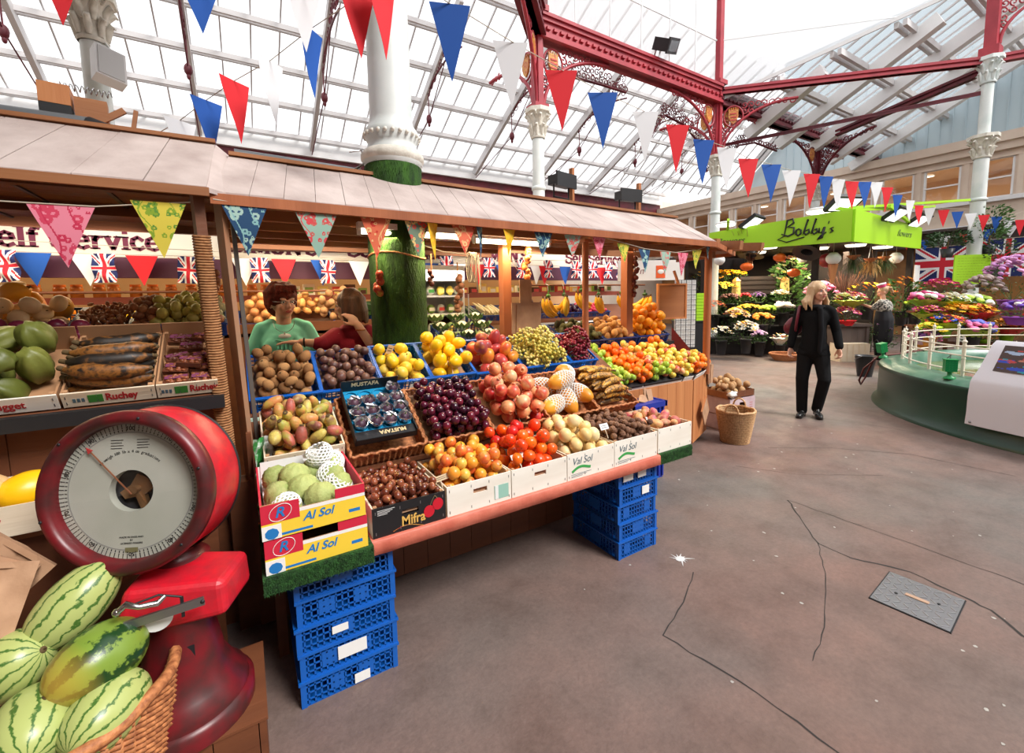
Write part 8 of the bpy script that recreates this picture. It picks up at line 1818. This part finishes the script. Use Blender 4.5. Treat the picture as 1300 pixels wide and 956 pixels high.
for k in range(34):
 x = .35 + k * .14; i = rs.randrange(5)
 if 1.45 < x < 2.05: continue
 o = thing('packet', labs[i], 'packet', (x, 5.12, 1.6), group=labs[i].replace(' on the', 's on the')); w_ = rs.uniform(.04, .06); h_ = rs.uniform(.08, .14)
 a = MB(); a.box(-w_, w_, 0, .06, 0, h_); a.build('carton', pms[i], o); a = MB(); a.box(-w_ * .7, w_ * .7, -.002, 0, h_ * .3, h_ * .75); a.build('label_panel', pms[(i + 3) % 5], o)
BC = lambda x, y=4.62: T(x, y, 1.305 - (x + 3.2) * .0071) @ RX(18)
bk = [(-1.5, .4, 'dark green produce crate at the left end of the back counter'), (-.95, .42, 'blue crate of lemons on the back counter'), (-.45, .4, 'blue crate of green limes on the back counter'), (-.02, .36, 'blue crate of brown onions behind the woman in mint'), (.78, .36, 'blue crate of pale potatoes between the two women'), (1.16, .3, 'blue crate of dark leaves beside the green-wrapped column'), (2.1, .33, 'blue crate of courgettes on the back counter'), (2.45, .3, 'blue crate of parsnips on the back counter'), (2.78, .3, 'blue crate of yellow squash sticks on the back counter'), (3.12, .42, 'blue crate of dark beetroot on the back counter'), (3.6, .4, 'blue crate of aubergines behind the bananas'), (4.05, .42, 'blue crate of pink radishes behind the bananas')]
for x, w_, l in bk: plastic_crate(BC(x), w_, .36, .08, l, m='bluecrate2')
heap('lemon', K['lemon'], 'lemon in the crate on the back counter', 'lemon', 'lemons on the back counter', BC(-.95), .4, .34, .036, 22, 51, z0=.04); heap('lime', fmesh('lime', P['gapple'], [((.032, .026, .026), bump(2, .02))]), 'green lime in the crate on the back counter', 'lime', 'limes on the back counter', BC(-.45), .4, .34, .032, 24, 52, z0=.04)
heap('orange', K['bigorange'], 'orange at the left end of the back counter', 'orange', 'oranges at the left of the back counter', BC(-1.5), .4, .34, .045, 16, 50, z0=.04)
heap('brown_onion', K['onion'], 'brown onion heaped behind the woman in mint', 'onion', 'brown onions on the back counter', BC(-.0), .34, .34, .042, 26, 53, z0=.05, mound=2)
heap('pale_potato', K['potato'], 'pale potato heaped between the two women', 'potato', 'potatoes on the back counter', BC(.62), .5, .36, .05, 30, 54, z0=.06, mound=2)
heap('yellow_potato', K['tan'], 'yellowish sweet potato behind the mint-topped woman', 'sweet potato', 'sweet potatoes behind the woman in mint', BC(.40) @ T(0, .1, .02), .3, .3, .042, 16, 55, z0=.08, mound=1)
heap('aubergine', fmesh('aubergine', mat('aubergine_skin', S(50, 16, 50), .2), [((.06, .03, .03), lambda w: 1 - .2 * w[0])]), 'dark aubergine in the crate behind the bananas', 'aubergine', 'aubergines on the back counter', BC(3.6), .38, .34, .036, 18, 56, z0=.04)
heap('radish', fmesh('radish', mat('radish_skin', S(206, 50, 84), .3), [((.024, .022, .022), bump(2, .03))]), 'pink radish in the crate behind the bananas', 'radish', 'radishes on the back counter', BC(4.05), .4, .34, .024, 60, 57, z0=.05)
heap('beetroot', fmesh('beetroot', mat('beetroot_skin', S(70, 36, 40), .6), [((.036, .034, .034), bump(2, .05))]), 'dark beetroot in the crate on the back counter', 'beetroot', 'beetroots on the back counter', BC(3.12), .4, .34, .036, 26, 58, z0=.04)
def sticks(name, m, label, cat, group, base, n, L, r, seed, fan=.3, tip=.5, w=.26):
 rr = random.Random(seed); a = MB(); a.tube([(0, 0, 0), (L * .3, 0, .002), (L * .9, 0, 0), (L, 0, 0)], [r * .5, r, r * (1 - tip * .6), r * (1 - tip)], 8); a.cur = 1; a.ell((L, 0, 0), (r * .5, r * (1 - tip) * 1.1, r * (1 - tip) * 1.1), 7, 5); me = a.mesh(name, [m, P['lemon']])
 for k in range(n): inst(name, me, base @ T(.03 + (w) * (k % 7) / 6, .05 + .03 * rr.random(), .05 + .03 * (k // 7)) @ R(90 + rr.uniform(-12, 12), 'Z') @ R(-rr.uniform(2, 9), 'Y'), label, cat, group)
sticks('courgette', mat('courgette_skin', S(36, 66, 28), .4), 'dark green courgette on the back counter', 'courgette', 'courgettes on the back counter', BC(2.1), 18, .22, .020, 1, w=.28)
sticks('parsnip', mat('parsnip_skin', S(214, 196, 150), .6), 'cream parsnip on the back counter', 'parsnip', 'parsnips on the back counter', BC(2.45), 16, .24, .022, 2, tip=.8, w=.24)
sticks('yellow_courgette', P['lemon'], 'bright yellow courgette on the back counter', 'courgette', 'yellow courgettes on the back counter', BC(2.78), 14, .2, .02, 3, w=.24)
a = thing('leafy_greens', 'dark leafy greens in a crate beside the green-wrapped column', 'greens', M=BC(1.18)); foliage(random.Random(3), 220, .16, .09, .12, .09).build('leaves', stemg, a).location = (.13, .16, 0); b = MB(); b.tube([(.13, .16, .02), (.13, .16, .12)], .03, 6); b.build('stalks', M_['leaf'], a)
def cabbage(x, y, z, r, m, label, flower=None, group=None):
 o = thing('cauliflower' if flower else 'red_cabbage', label, 'cauliflower' if flower else 'cabbage', (x, y, z), group=group)
 if flower: a = MB(); a.ell((0, 0, 0), (r * .7, r * .7, r * .55), 14, 10, fn=lambda w: 1 + .08 * math.cos(9 * w[0]) * math.cos(9 * w[1])); a.build('curd', flower, o)
 a = MB(); rr = random.Random(int(x * 99 + y * 7))
 for k in range(14):
  t = k * 2.4; q = V((math.cos(t), math.sin(t), 0)); s_ = V((-math.sin(t), math.cos(t), 0)); L = r * rr.uniform(.9, 1.5)
  a.add([q * r * .2 + V((0, 0, -r * .6)), q * r * .85 + s_ * r * .45 + V((0, 0, -r * .1)), q * L + V((0, 0, r * .5)), q * r * .85 - s_ * r * .45 + V((0, 0, -r * .1))], [(0, 1, 2, 3)])
 if not flower: a.ell((0, 0, 0), r, 14, 10)
 a.build('leaves', m, o)
cab = mat('red_cabbage_leaf', S(110, 40, 96), .5); whcurd = mat('cauliflower_curd', S(240, 234, 214), .8, bump=.6, bscale=90); pgl = varied('cauliflower_leaf', [S(130, 160, 96), S(160, 184, 120), S(100, 136, 76)], .5)
for i, (x, y, z) in enumerate(((.95, 4.35, 1.14), (1.12, 4.4, 1.12), (.84, 4.38, 1.05), (1.02, 4.3, 1.02))): cabbage(x, y, z, .075, cab, 'purple red cabbage beside the shopper in dark red', None, 'red cabbages beside the dark red jumper')
sh = thing('produce_stand', 'low stand carrying the red cabbages between counter and column', 'display stand', (0, 0, 0)); a = MB(); a.box(.74, 1.22, 4.2, 4.5, .90, .94); a.build('shelf', M_['bluecrate2'], sh); a = MB(); a.box(.76, 1.2, 4.22, 4.48, 0, .9); a.build('box_base', M_['cardboard'], sh)
cf = plastic_crate(T(1.42, 3.35, 1.10) @ RX(20), .55, .36, .10, 'turquoise-blue crate of cauliflowers behind the yellow melons', m='bluecrate2')
for i in range(9): cabbage(1.48 + (i % 3) * .2, 3.45 + (i // 3) * .13, 1.24 + (i // 3) * .07, .075, pgl, 'cauliflower with pale green leaves behind the yellow melons', whcurd if i in (2, 4, 6, 0) else None, 'cauliflowers behind the yellow melons') if False else cabbage(1.48 + (i % 3) * .2, 3.45 + (i // 3) * .13, 1.24 + (i // 3) * .07, .075, pgl, 'cauliflower with pale green leaves behind the yellow melons', whcurd, 'cauliflowers behind the yellow melons')
a = MB(); a.box(1.4, 2.0, 3.33, 3.75, 0, 1.08); cs = thing('crate_stand', 'plain box stand under the cauliflower crate', 'display stand'); a.build('body', M_['darkpine'], cs); a = MB(); a.box(1.38, 2.02, 3.31, 3.77, 1.08, 1.095); a.build('top_board', M_['darkpine'], cs)
fr = thing('shelving_unit', 'white refrigerated shelving unit with salad packs right of the green-wrapped column', 'shelving', (1.50, 4.35, 0))
a = MB(); a.box(0, .58, .0, .5, 0, .95); a.box(0, .03, 0, .5, .95, 1.9); a.box(.55, .58, 0, .5, .95, 1.9); a.box(0, .58, .46, .5, .95, 1.9); a.box(0, .58, -.02, .5, 1.74, 1.9); a.build('cabinet', M_['white_paint'], fr)
for z in (1.0, 1.18, 1.38, 1.57): a = MB(); a.box(.03, .55, -.03, .46, z, z + .018); a.build('shelf', M_['white_paint'], fr)
a = MB(); a.box(.55, .62, -.03, .0, .9, 1.6); a.build('glass_side', M_['window_glass'], fr)
k = 0
for z in (1.018, 1.198, 1.398, 1.588):
 for x in (.06, .17, .28, .39, .48):
  i = rs.randrange(4); l = ['green salad pack in the white shelving unit', 'white mushroom punnet in the white shelving unit', 'yellow pack in the white shelving unit', 'red-labelled pack in the white shelving unit'][i]
  o = thing('salad_pack', l, 'salad pack', (1.50 + x, 4.36, z), group=l + 's'); a = MB(); a.ell((.04, .04, .05), (.045, .03, .05), 10, 7, fn=bump(k, .1, 6)); a.build('bag', [mat('salad_green', S(110, 140, 60), .4), mat('punnet_white', S(226, 226, 216), .4), mat('pack_yellow', S(236, 214, 90), .4), mat('pack_grey', S(190, 190, 180), .4)][i], o); a = MB(); a.box(.01, .07, .005, .009, .03, .065); a.build('label_panel', [pms[3], grn, pms[0], pms[2]][i], o); k += 1
area_lamp('fridge_glow', (1.8, 4.3, 1.85), .5, .1, 3, (1, 1, .95))
o = thing('paper_bag', 'bundle of brown paper bags hanging on the square post above the white grapes', 'bag', M=T(1.90, 2.88, 1.27) @ R(0, 'Z'))
a = MB(); a.box(-.13, .14, -.012, 0, .0, .24); a.box(-.10, .13, -.02, -.012, -.05, .22, R(3, 'Y')); a.build('bag_sheet', M_['kraft'], o); a = MB(); a.box(-.05, .06, -.006, .006, .24, .42); a.build('upper_sheet', M_['kraft'], o); a = MB(); a.tube([(0, 0, .42), (.03, .3, .62)], .002, 4); a.build('string', M_['jute'], o)
def string_of(x, y, z0, z1, m, r, label, seed=1, cat='string of onions', name='onion_string'):
 rr = random.Random(seed); o = thing(name, label, cat, (x, y, 0)); a = MB(); z = z0
 while z < z1: a.ell((rr.uniform(-r, r), rr.uniform(-r, r), z), r * rr.uniform(.8, 1.1), 9, 6); z += r * .9
 a.build('bulbs', m, o); a = MB(); a.tube([(0, 0, z0), (0, 0, z1 + .12)], .006, 5); a.build('cord', M_['jute'], o)
string_of(2.17, 3.25, 1.62, 1.98, mat('bronze_onion', S(196, 110, 50), .35), .03, 'string of bronze onions hanging on the square post', 2)
string_of(3.36, 3.1, 1.55, 1.92, mat('dried_chilli', S(110, 40, 30), .6), .024, 'string of dark dried chillies on the stout post', 3, 'dried chillies', 'chilli_string')
string_of(1.66, 3.6, 1.45, 1.75, mat('dried_garlic', S(130, 84, 60), .6), .03, 'string of brown garlic hanging beside the loop of cord', 4, 'string of garlic', 'garlic_string')
string_of(-.12, 2.75, 1.45, 1.72, P['nut'], .022, 'string of walnuts hanging beside the rope-bound post', 5, 'string of walnuts', 'walnut_string')
string_of(.80, 3.02, 1.60, 1.74, mat('mixed_peppers', S(170, 60, 40), .4, col2=S(190, 150, 60), scale=20, contrast=.1), .028, 'string of red and ochre peppers on the left of the green-wrapped column', 6, 'string of peppers', 'pepper_string')
string_of(1.2, 3.05, 1.66, 1.76, mat('dry_peppers', S(96, 40, 30), .6), .02, 'small string of dried peppers on the right of the green-wrapped column', 7, 'string of peppers', 'pepper_string')
o = thing('cord_loop', 'hank of pale cord looped up beside the garlic string', 'cord', (1.58, 3.2, 0)); a = MB(); a.tube([(-.55, 0, 2.0), (-.2, .05, 1.92), (0, 0, 1.9)], .005, 5)
for k in range(4): a.tube([(.02 * k + .025 * math.cos(t), .01 * k, 1.80 + .12 * math.sin(t)) for t in [q * PI / 8 for q in range(17)]], .005, 5)
a.build('hank', M_['rope'], o); a = MB(); a.tube([(.06, 0, 1.92), (.07, 0, 1.62), (.1, 0, 1.62), (.08, 0, 1.9)], .007, 5); a.build('tail', M_['rope'], o)
o = thing('display_board', 'brown wooden board hanging behind the piled oranges', 'board', M=T(4.20, 3.50, 1.28) @ R(-20, 'Z')); a = MB(); a.box(0, .34, 0, .02, 0, .38); a.build('panel', M_['pine_x'], o)
a = MB(); a.box(0, .34, -.01, .03, -.02, 0); a.box(0, .34, -.01, .03, .38, .40); a.box(-.02, 0, -.01, .03, -.02, .4); a.box(.34, .36, -.01, .03, -.02, .4); a.bar((.26, .02, .4), (.2, .02, .55), .03, .02); a.build('frame', M_['pine'], o)
o = thing('card_rack', 'black wire rack holding white cards beyond the brown board', 'rack', M=T(5.2, 4.05, 0) @ R(-25, 'Z')); a = MB()
for k in range(5): a.tube([(k * .075, -.02, .8), (k * .075, -.02, 1.78)], .005, 5)
for k in range(14): a.tube([(0, -.02, .84 + k * .07), (.3, -.02, .84 + k * .07)], .004, 5)
a.build('wire_frame', M_['black'], o); a = MB(); a.box(0, .3, 0, .03, .8, 1.75); a.build('white_cards', M_['paper'], o); a = MB(); a.cyl((.15, 0, 0), (.15, 0, .8), .02, n=8); a.build('pole', M_['black'], o)
o = thing('lime_crate', 'lime green slatted crate standing high behind the right-hand post', 'crate', M=T(6.05, 4.62, 1.12) @ R(-30, 'Z')); a = MB()
for k in range(9): a.box(0, .46, 0, .012, k * .05, k * .05 + .044)
a.build('slatted_front', M_['lime'], o); a = MB(); a.box(0, .46, .012, .3, 0, .44); a.build('body', mat('lime_shade', S(140, 190, 30), .6), o)
o = thing('black_box_stand', 'black stand beneath the lime crate', 'display stand', M=T(6.03, 4.60, 0) @ R(-30, 'Z')); a = MB(); a.box(0, .5, 0, .34, 0, 1.1); a.build('body', M_['black'], o); a = MB(); a.box(-.01, .51, -.01, .35, 1.1, 1.118); a.build('top', M_['darkplastic'], o)
o = thing('hanging_sign', 'small white shop sign with an orange emblem hanging beyond the posts', 'sign', M=T(4.6, 3.95, 1.80) @ R(-30, 'Z')); a = MB(); a.box(-.45, .42, 0, .02, -.06, .2); a.build('board', whp, o)
a = MB(); a.box(.05, .17, -.004, 0, -.03, .13); a.build('orange_panel', mat('orange_print', S(236, 96, 40), .6), o); text('lettering', 'POST IT', .08, M_['signred'], o, T(-.38, -.003, .05) @ FRONT, .001, shear=.2) ; a = MB(); a.ell((.11, -.005, .05), (.045, .003, .03), 12, 6); a.build('white_oval', whp, o)
a = MB(); a.tube([(-.4, .01, .2), (-.4, .01, .3)], .004, 4); a.tube([(.4, .01, .2), (.4, .01, .3)], .004, 4); a.build('hanger', M_['rope'], o)
gd = thing('gift_display', 'white-topped table with pink and red goods seen between the bananas', 'table', (5.4, 6.0, 0)); a = MB(); a.box(-1.2, .6, 0, .6, 1.08, 1.12); a.build('top', M_['white_paint'], gd); a = MB(); a.box(-1.15, .55, .05, .55, 0, 1.08); a.build('body', M_['cream'], gd)
for i in range(10):
 c = ((236, 120, 140), (226, 60, 60), (240, 160, 180))[i % 3]; l = ('soft pink bag on the white table', 'bright red bag on the white table', 'pale pink bag on the white table')[i % 3]
 o = thing('gift_bag', l + ' beyond the bananas', 'bag', (4.35 + i * .17, 6.15 + .1 * (i % 2), 1.12), group=l.replace('bag', 'bags') + ' beyond the bananas'); a = MB(); a.ell((0, 0, .09), (.09, .07, .1), 10, 7, fn=bump(i, .2, 5)); a.build('bag_body', fcol(c), o); a = MB(); a.tube([(-.03, 0, .18), (0, 0, .25), (.03, 0, .18)], .006, 4); a.build('bag_handle', M_['black'], o)
#  BUNTING
def pennant_mesh(w, h, m, wave=.01, seed=0, skew=0.):
 a = MB(); n = 6; vs = []
 for s_ in (0, 1):
  for j in range(n + 1):
   t = j / n; ww = w * (1 - t) / 2
   for x in (-ww, 0, ww): vs.append((x + skew * t, s_ * .0012 + wave * math.sin(t * 3 + x * 9 + seed), -h * t))
 q = 3 * (n + 1)
 for j in range(n):
  for i in range(2): k = j * 3 + i; a.f.append((k, k + 1, k + 4, k + 3)); a.m.append(0); a.sm.append(True); k += q; a.f.append((k, k + 3, k + 4, k + 1)); a.m.append(0); a.sm.append(True)
 a.v = vs; return a
CM = {'r': ('red_cloth', 'red pennant'), 'b': ('blue_cloth', 'blue pennant'), 'w': ('white_cloth', 'white pennant')}
def bunting(label, pts, flags, sag=0., cordr=.003, group=None):
 """pts: cord through world points; flags: (position, colour, w, h, azimuth)"""
 o = thing('bunting', label, 'bunting', (0, 0, 0), group=group); a = MB(); a.tube(pts, cordr, 5); a.build('cord', M_['rope'], o)
 for i, (p, c, w, h, az) in enumerate(flags):
  mm, lb = CM[c]; f = pennant_mesh(w, h, None, .012, i).build('pennant', M_[mm], o, M=T(*p) @ R(az, 'Z')); f['label'] = lb
 return o
S2 = [(.85, 2.25, 3.14), (1.06, 2.29, 3.12), (1.52, 2.42, 3.12), (1.93, 2.44, 3.06), (2.34, 2.48, 3.02), (2.90, 2.58, 3.03), (3.35, 2.62, 3.02), (3.75, 2.64, 2.97), (4.15, 2.66, 2.97), (4.52, 2.66, 2.92), (4.95, 2.66, 2.92), (5.4, 2.68, 2.92), (5.95, 2.72, 2.96), (6.5, 2.8, 3.02), (7.0, 2.86, 3.06), (7.6, 2.93, 3.12), (8.2, 3.0, 3.2), (8.6, 3.0, 3.24), (9.2, 3.06, 3.24), (10.1, 3.2, 3.24), (11.2, 3.34, 3.28), (11.9, 3.4, 3.26), (13.0, 3.3, 3.28), (14.2, 3.2, 3.35)]
fl = [(S2[i], 'bwrbwrbwrbwrbwrbwrbwrb'[(i - 1) % 3 if False else i - 1], .22, .40, -25) for i in range(1, 22)]
bunting('long string of pennants crossing the hall from the top to the kiosk', S2, fl)
S1 = [(1.0, 2.1, 3.22), (.66, 2.54, 3.17), (.47, 2.98, 3.17), (.27, 3.29, 3.08), (.07, 3.48, 2.99), (-.10, 3.66, 2.90), (-.27, 3.85, 2.80), (-.42, 4.02, 2.74), (-.60, 4.1, 2.70), (-.75, 4.3, 2.66)]
bunting('string of red, white and blue pennants sloping down behind the left canopy', S1, [(S1[i], c, .21, .40, az) for i, c, az in ((2, 'b', 40), (3, 'w', 40), (4, 'r', 40), (5, 'b', 40), (6, 'w', 40), (7, 'r', 40), (8, 'r', 40))])
near = [(.40, 2.78, 3.26), (.63, 2.37, 3.13), (.74, 2.3, 3.13), (.85, 2.25, 3.14)]
bunting('near red and white pennants hanging at the top of the view before the white column', near, [((.405, 2.76, 3.26), 'w', .20, .34, 10), ((.60, 2.38, 3.16), 'r', .23, .40, 15), ((.70, 2.31, 3.16), 'r', .23, .41, 35), ((-.08, 3.32, 3.42), 'b', .2, .27, 0), ((-.815, 3.9, 3.56), 'r', .18, .28, 20)])
bunting('slack cord strung from the near pennants to the left column', [(-1.5, 4.3, 3.66), (-.815, 3.9, 3.56), (-.08, 3.32, 3.42), (.405, 2.76, 3.26)], [((-1.3, 4.2, 3.63), 'w', .1, .2, 0)])
S3 = [(17.4, 5.4, 3.05), (17.4, 4.9, 2.98), (17.4, 4.4, 3.02), (17.4, 3.7, 3.1), (17.4, 3.0, 3.2), (17.4, 2.0, 3.3)]
bunting('string of red and blue pennants along the shopfront above the union flags', S3, [((17.4, 5.2 - k * .42, 3.02 + .04 * abs(k - 1)), 'rbwrbwrb'[k], .28, .3, -90) for k in range(8)])
S4 = [(12.0, 3.35, 3.27), (13.5, 3.1, 3.12), (15, 2.7, 3.2), (16.5, 2.2, 3.5)]
bunting('thin-flagged bunting hanging between the kiosk and the right edge', S4, [((12.2 + k * .42, 3.32 - k * .11, 3.22 - .02 * k), 'wrbwrbwrb'[k], .2, .36, -50) for k in range(9)])
def printed_pennant(w, h, cols, seed):
 rr = random.Random(seed); bl = [(rr.random(), rr.random(), rr.uniform(.03, .10), rr.randrange(1, len(cols))) for k in range(34)]; sw = [(rr.uniform(.2, .8), rr.uniform(4, 9), rr.uniform(0, 6)) for k in range(2)]
 a = MB(); n = 46; vs = []
 for s_ in (0, 1):
  for j in range(n + 1):
   t = j / n; ww = w * (1 - t) / 2
   for i in range(n + 1): x = -ww + 2 * ww * i / n; vs.append((x, s_ * .0012 + .006 * math.sin(t * 3.3 + seed), -h * t))
 q = (n + 1) ** 2
 for j in range(n):
  for i in range(n):
   t = j / n; x = (-.5 + i / n) * (1 - t) + .5; k = 0
   for bx, by, br, bc in bl:
    d = (x - bx) ** 2 + (t * h / w - by * h / w) ** 2
    if d < br * br and not d < (br * .35) ** 2: k = bc
   for c_, f_, p_ in sw:
    if abs(x - c_ - .12 * math.sin(t * f_ + p_)) < .014: k = 1
   if i in (0, n - 1) : k = k
   v = j * (n + 1) + i; a.f.append((v, v + 1, v + n + 2, v + n + 1)); a.m.append(k); a.sm.append(True); v += q; a.f.append((v, v + n + 1, v + n + 2, v + 1)); a.m.append(k); a.sm.append(True)
 a.v = vs; return a
def cl(n, *c): return [mat('%s_cloth_%d' % (n, i), S(*q), .8) for i, q in enumerate(c)]
PC = {'pink': cl('pink', (226, 130, 150), (196, 40, 76), (206, 60, 90)), 'yg': cl('yellow_green', (214, 196, 70), (130, 160, 40), (90, 140, 50)), 'navy': cl('navy', (24, 66, 104), (130, 176, 176), (160, 190, 180)), 'aqua': cl('aqua', (150, 186, 170), (214, 70, 76), (200, 100, 90)),
      'red': cl('coral', (224, 110, 76), (236, 190, 130), (206, 50, 40)), 'yel': cl('yellow', (240, 196, 40), (236, 170, 30)), 'green': cl('sage', (110, 130, 110), (220, 70, 60), (226, 190, 120)), 'orange': cl('orange', (230, 130, 40), (240, 190, 60), (200, 80, 40))}
names = {'pink': 'pink floral pennant', 'yg': 'yellow and green floral pennant', 'navy': 'navy floral pennant', 'aqua': 'aqua pennant with red roses', 'red': 'coral floral pennant', 'yel': 'plain yellow pennant', 'green': 'sage pennant with red roses', 'orange': 'orange patterned pennant'}
def eaves(label, items, pts):
 o = thing('bunting', label, 'bunting', (0, 0, 0)); a = MB(); a.tube(pts, .003, 5); a.build('cord', M_['rope'], o)
 for i, (x, z, w, h, c, y, az) in enumerate(items):
  f = printed_pennant(w, h, PC[c], i + 3).build('pennant', PC[c], o, M=T(x, y, z) @ R(az, 'Z')); f['label'] = names[c]
eaves('string of patterned cloth pennants under the left canopy edge', [(-.545, 1.93, .19, .235, 'pink', 2.31, 0), (-.255, 1.965, .18, .225, 'yg', 2.31, 0)], [(-1.2, 2.31, 1.97), (-.8, 2.31, 1.925), (-.45, 2.31, 1.93), (-.15, 2.31, 1.975)])
eaves('string of patterned cloth pennants along the right canopy edge', [(.045, 1.985, .18, .225, 'navy', 2.315, 0), (.34, 1.97, .185, .21, 'aqua', 2.33, 0), (.625, 1.985, .165, .215, 'red', 2.34, 0), (.85, 1.99, .17, .205, 'green', 2.34, 10), (.95, 1.98, .14, .215, 'yel', 2.36, 45), (1.13, 1.985, .165, .18, 'red', 2.34, 0), (1.24, 1.985, .12, .20, 'navy', 2.36, 45), (1.43, 1.99, .13, .18, 'yel', 2.34, 20),
       (1.69, 1.97, .15, .165, 'navy', 2.34, 0), (1.94, 1.965, .16, .15, 'aqua', 2.34, 0), (2.18, 1.97, .13, .16, 'pink', 2.34, 0), (2.42, 1.93, .13, .14, 'yg', 2.34, 0), (2.64, 1.90, .13, .18, 'navy', 2.34, 0), (2.87, 1.885, .13, .18, 'aqua', 2.34, 0), (3.08, 1.885, .13, .19, 'pink', 2.34, 0), (3.29, 1.92, .13, .16, 'yg', 2.36, 0), (3.48, 1.96, .11, .12, 'navy', 2.38, 20)],
       [(-.07, 2.31, 1.995), (.3, 2.33, 1.975), (.7, 2.34, 1.99), (1.2, 2.35, 1.99), (1.7, 2.34, 1.975), (2.2, 2.34, 1.965), (2.64, 2.34, 1.90), (3.0, 2.34, 1.885), (3.3, 2.36, 1.92), (3.55, 2.4, 1.98)])
items = [(-.83, 'b'), (-1.0 + .0, 'w'), (-.667, 'r'), (-.27, 'b'), (.056, 'w'), (.377, 'r'), (.713, 'b'), (1.07, 'w'), (1.845, 'b'), (2.184, 'w'), (2.443, 'r'), (2.794, 'b'), (3.3, 'w'), (3.433, 'r'), (3.775, 'b'), (4.082, 'w'), (4.436, 'r'), (4.877, 'b'), (-1.30, 'b')]
items = [q for q in items if q[0] != -.83]
cp = [(-1.9, 4.72, 1.96), (5.1, 4.72, 1.96)]
bunting('string of red, white and blue pennants in front of the cream shop sign', cp, [((x, 4.72, 1.955), c, .21, .25, 0) for x, c in items])
ub = thing('flag_string', 'string of small union flags in front of the cream shop sign', 'bunting', (0, 0, 0)); a = MB(); a.tube([(-1.9, 4.66, 2.05), (1.0, 4.66, 1.97), (5.1, 4.66, 2.06)], .003, 5); a.build('cord', M_['rope'], ub)
um = painted(.145, .225, 34, 40, lambda u, v: uj(v, u), lambda u, v: .018 * math.sin(v * 9 + u * 5)).mesh('union_flag', ujm)
for i, x in enumerate((-1.40, -.878, -.354, .195, .769, 2.04, 2.575, 3.04, 3.472, 3.913, 4.227, 4.512, 4.764)):
 c = bpy.data.objects.new('union_flag', um); COL.objects.link(c); c.parent = ub; c.matrix_local = T(x - .085, 4.655, (1.73 if x < 1 else 1.80)) @ R((i * 37) % 30 - 15, 'Z') @ R((i * 53) % 12 - 6, 'Y')
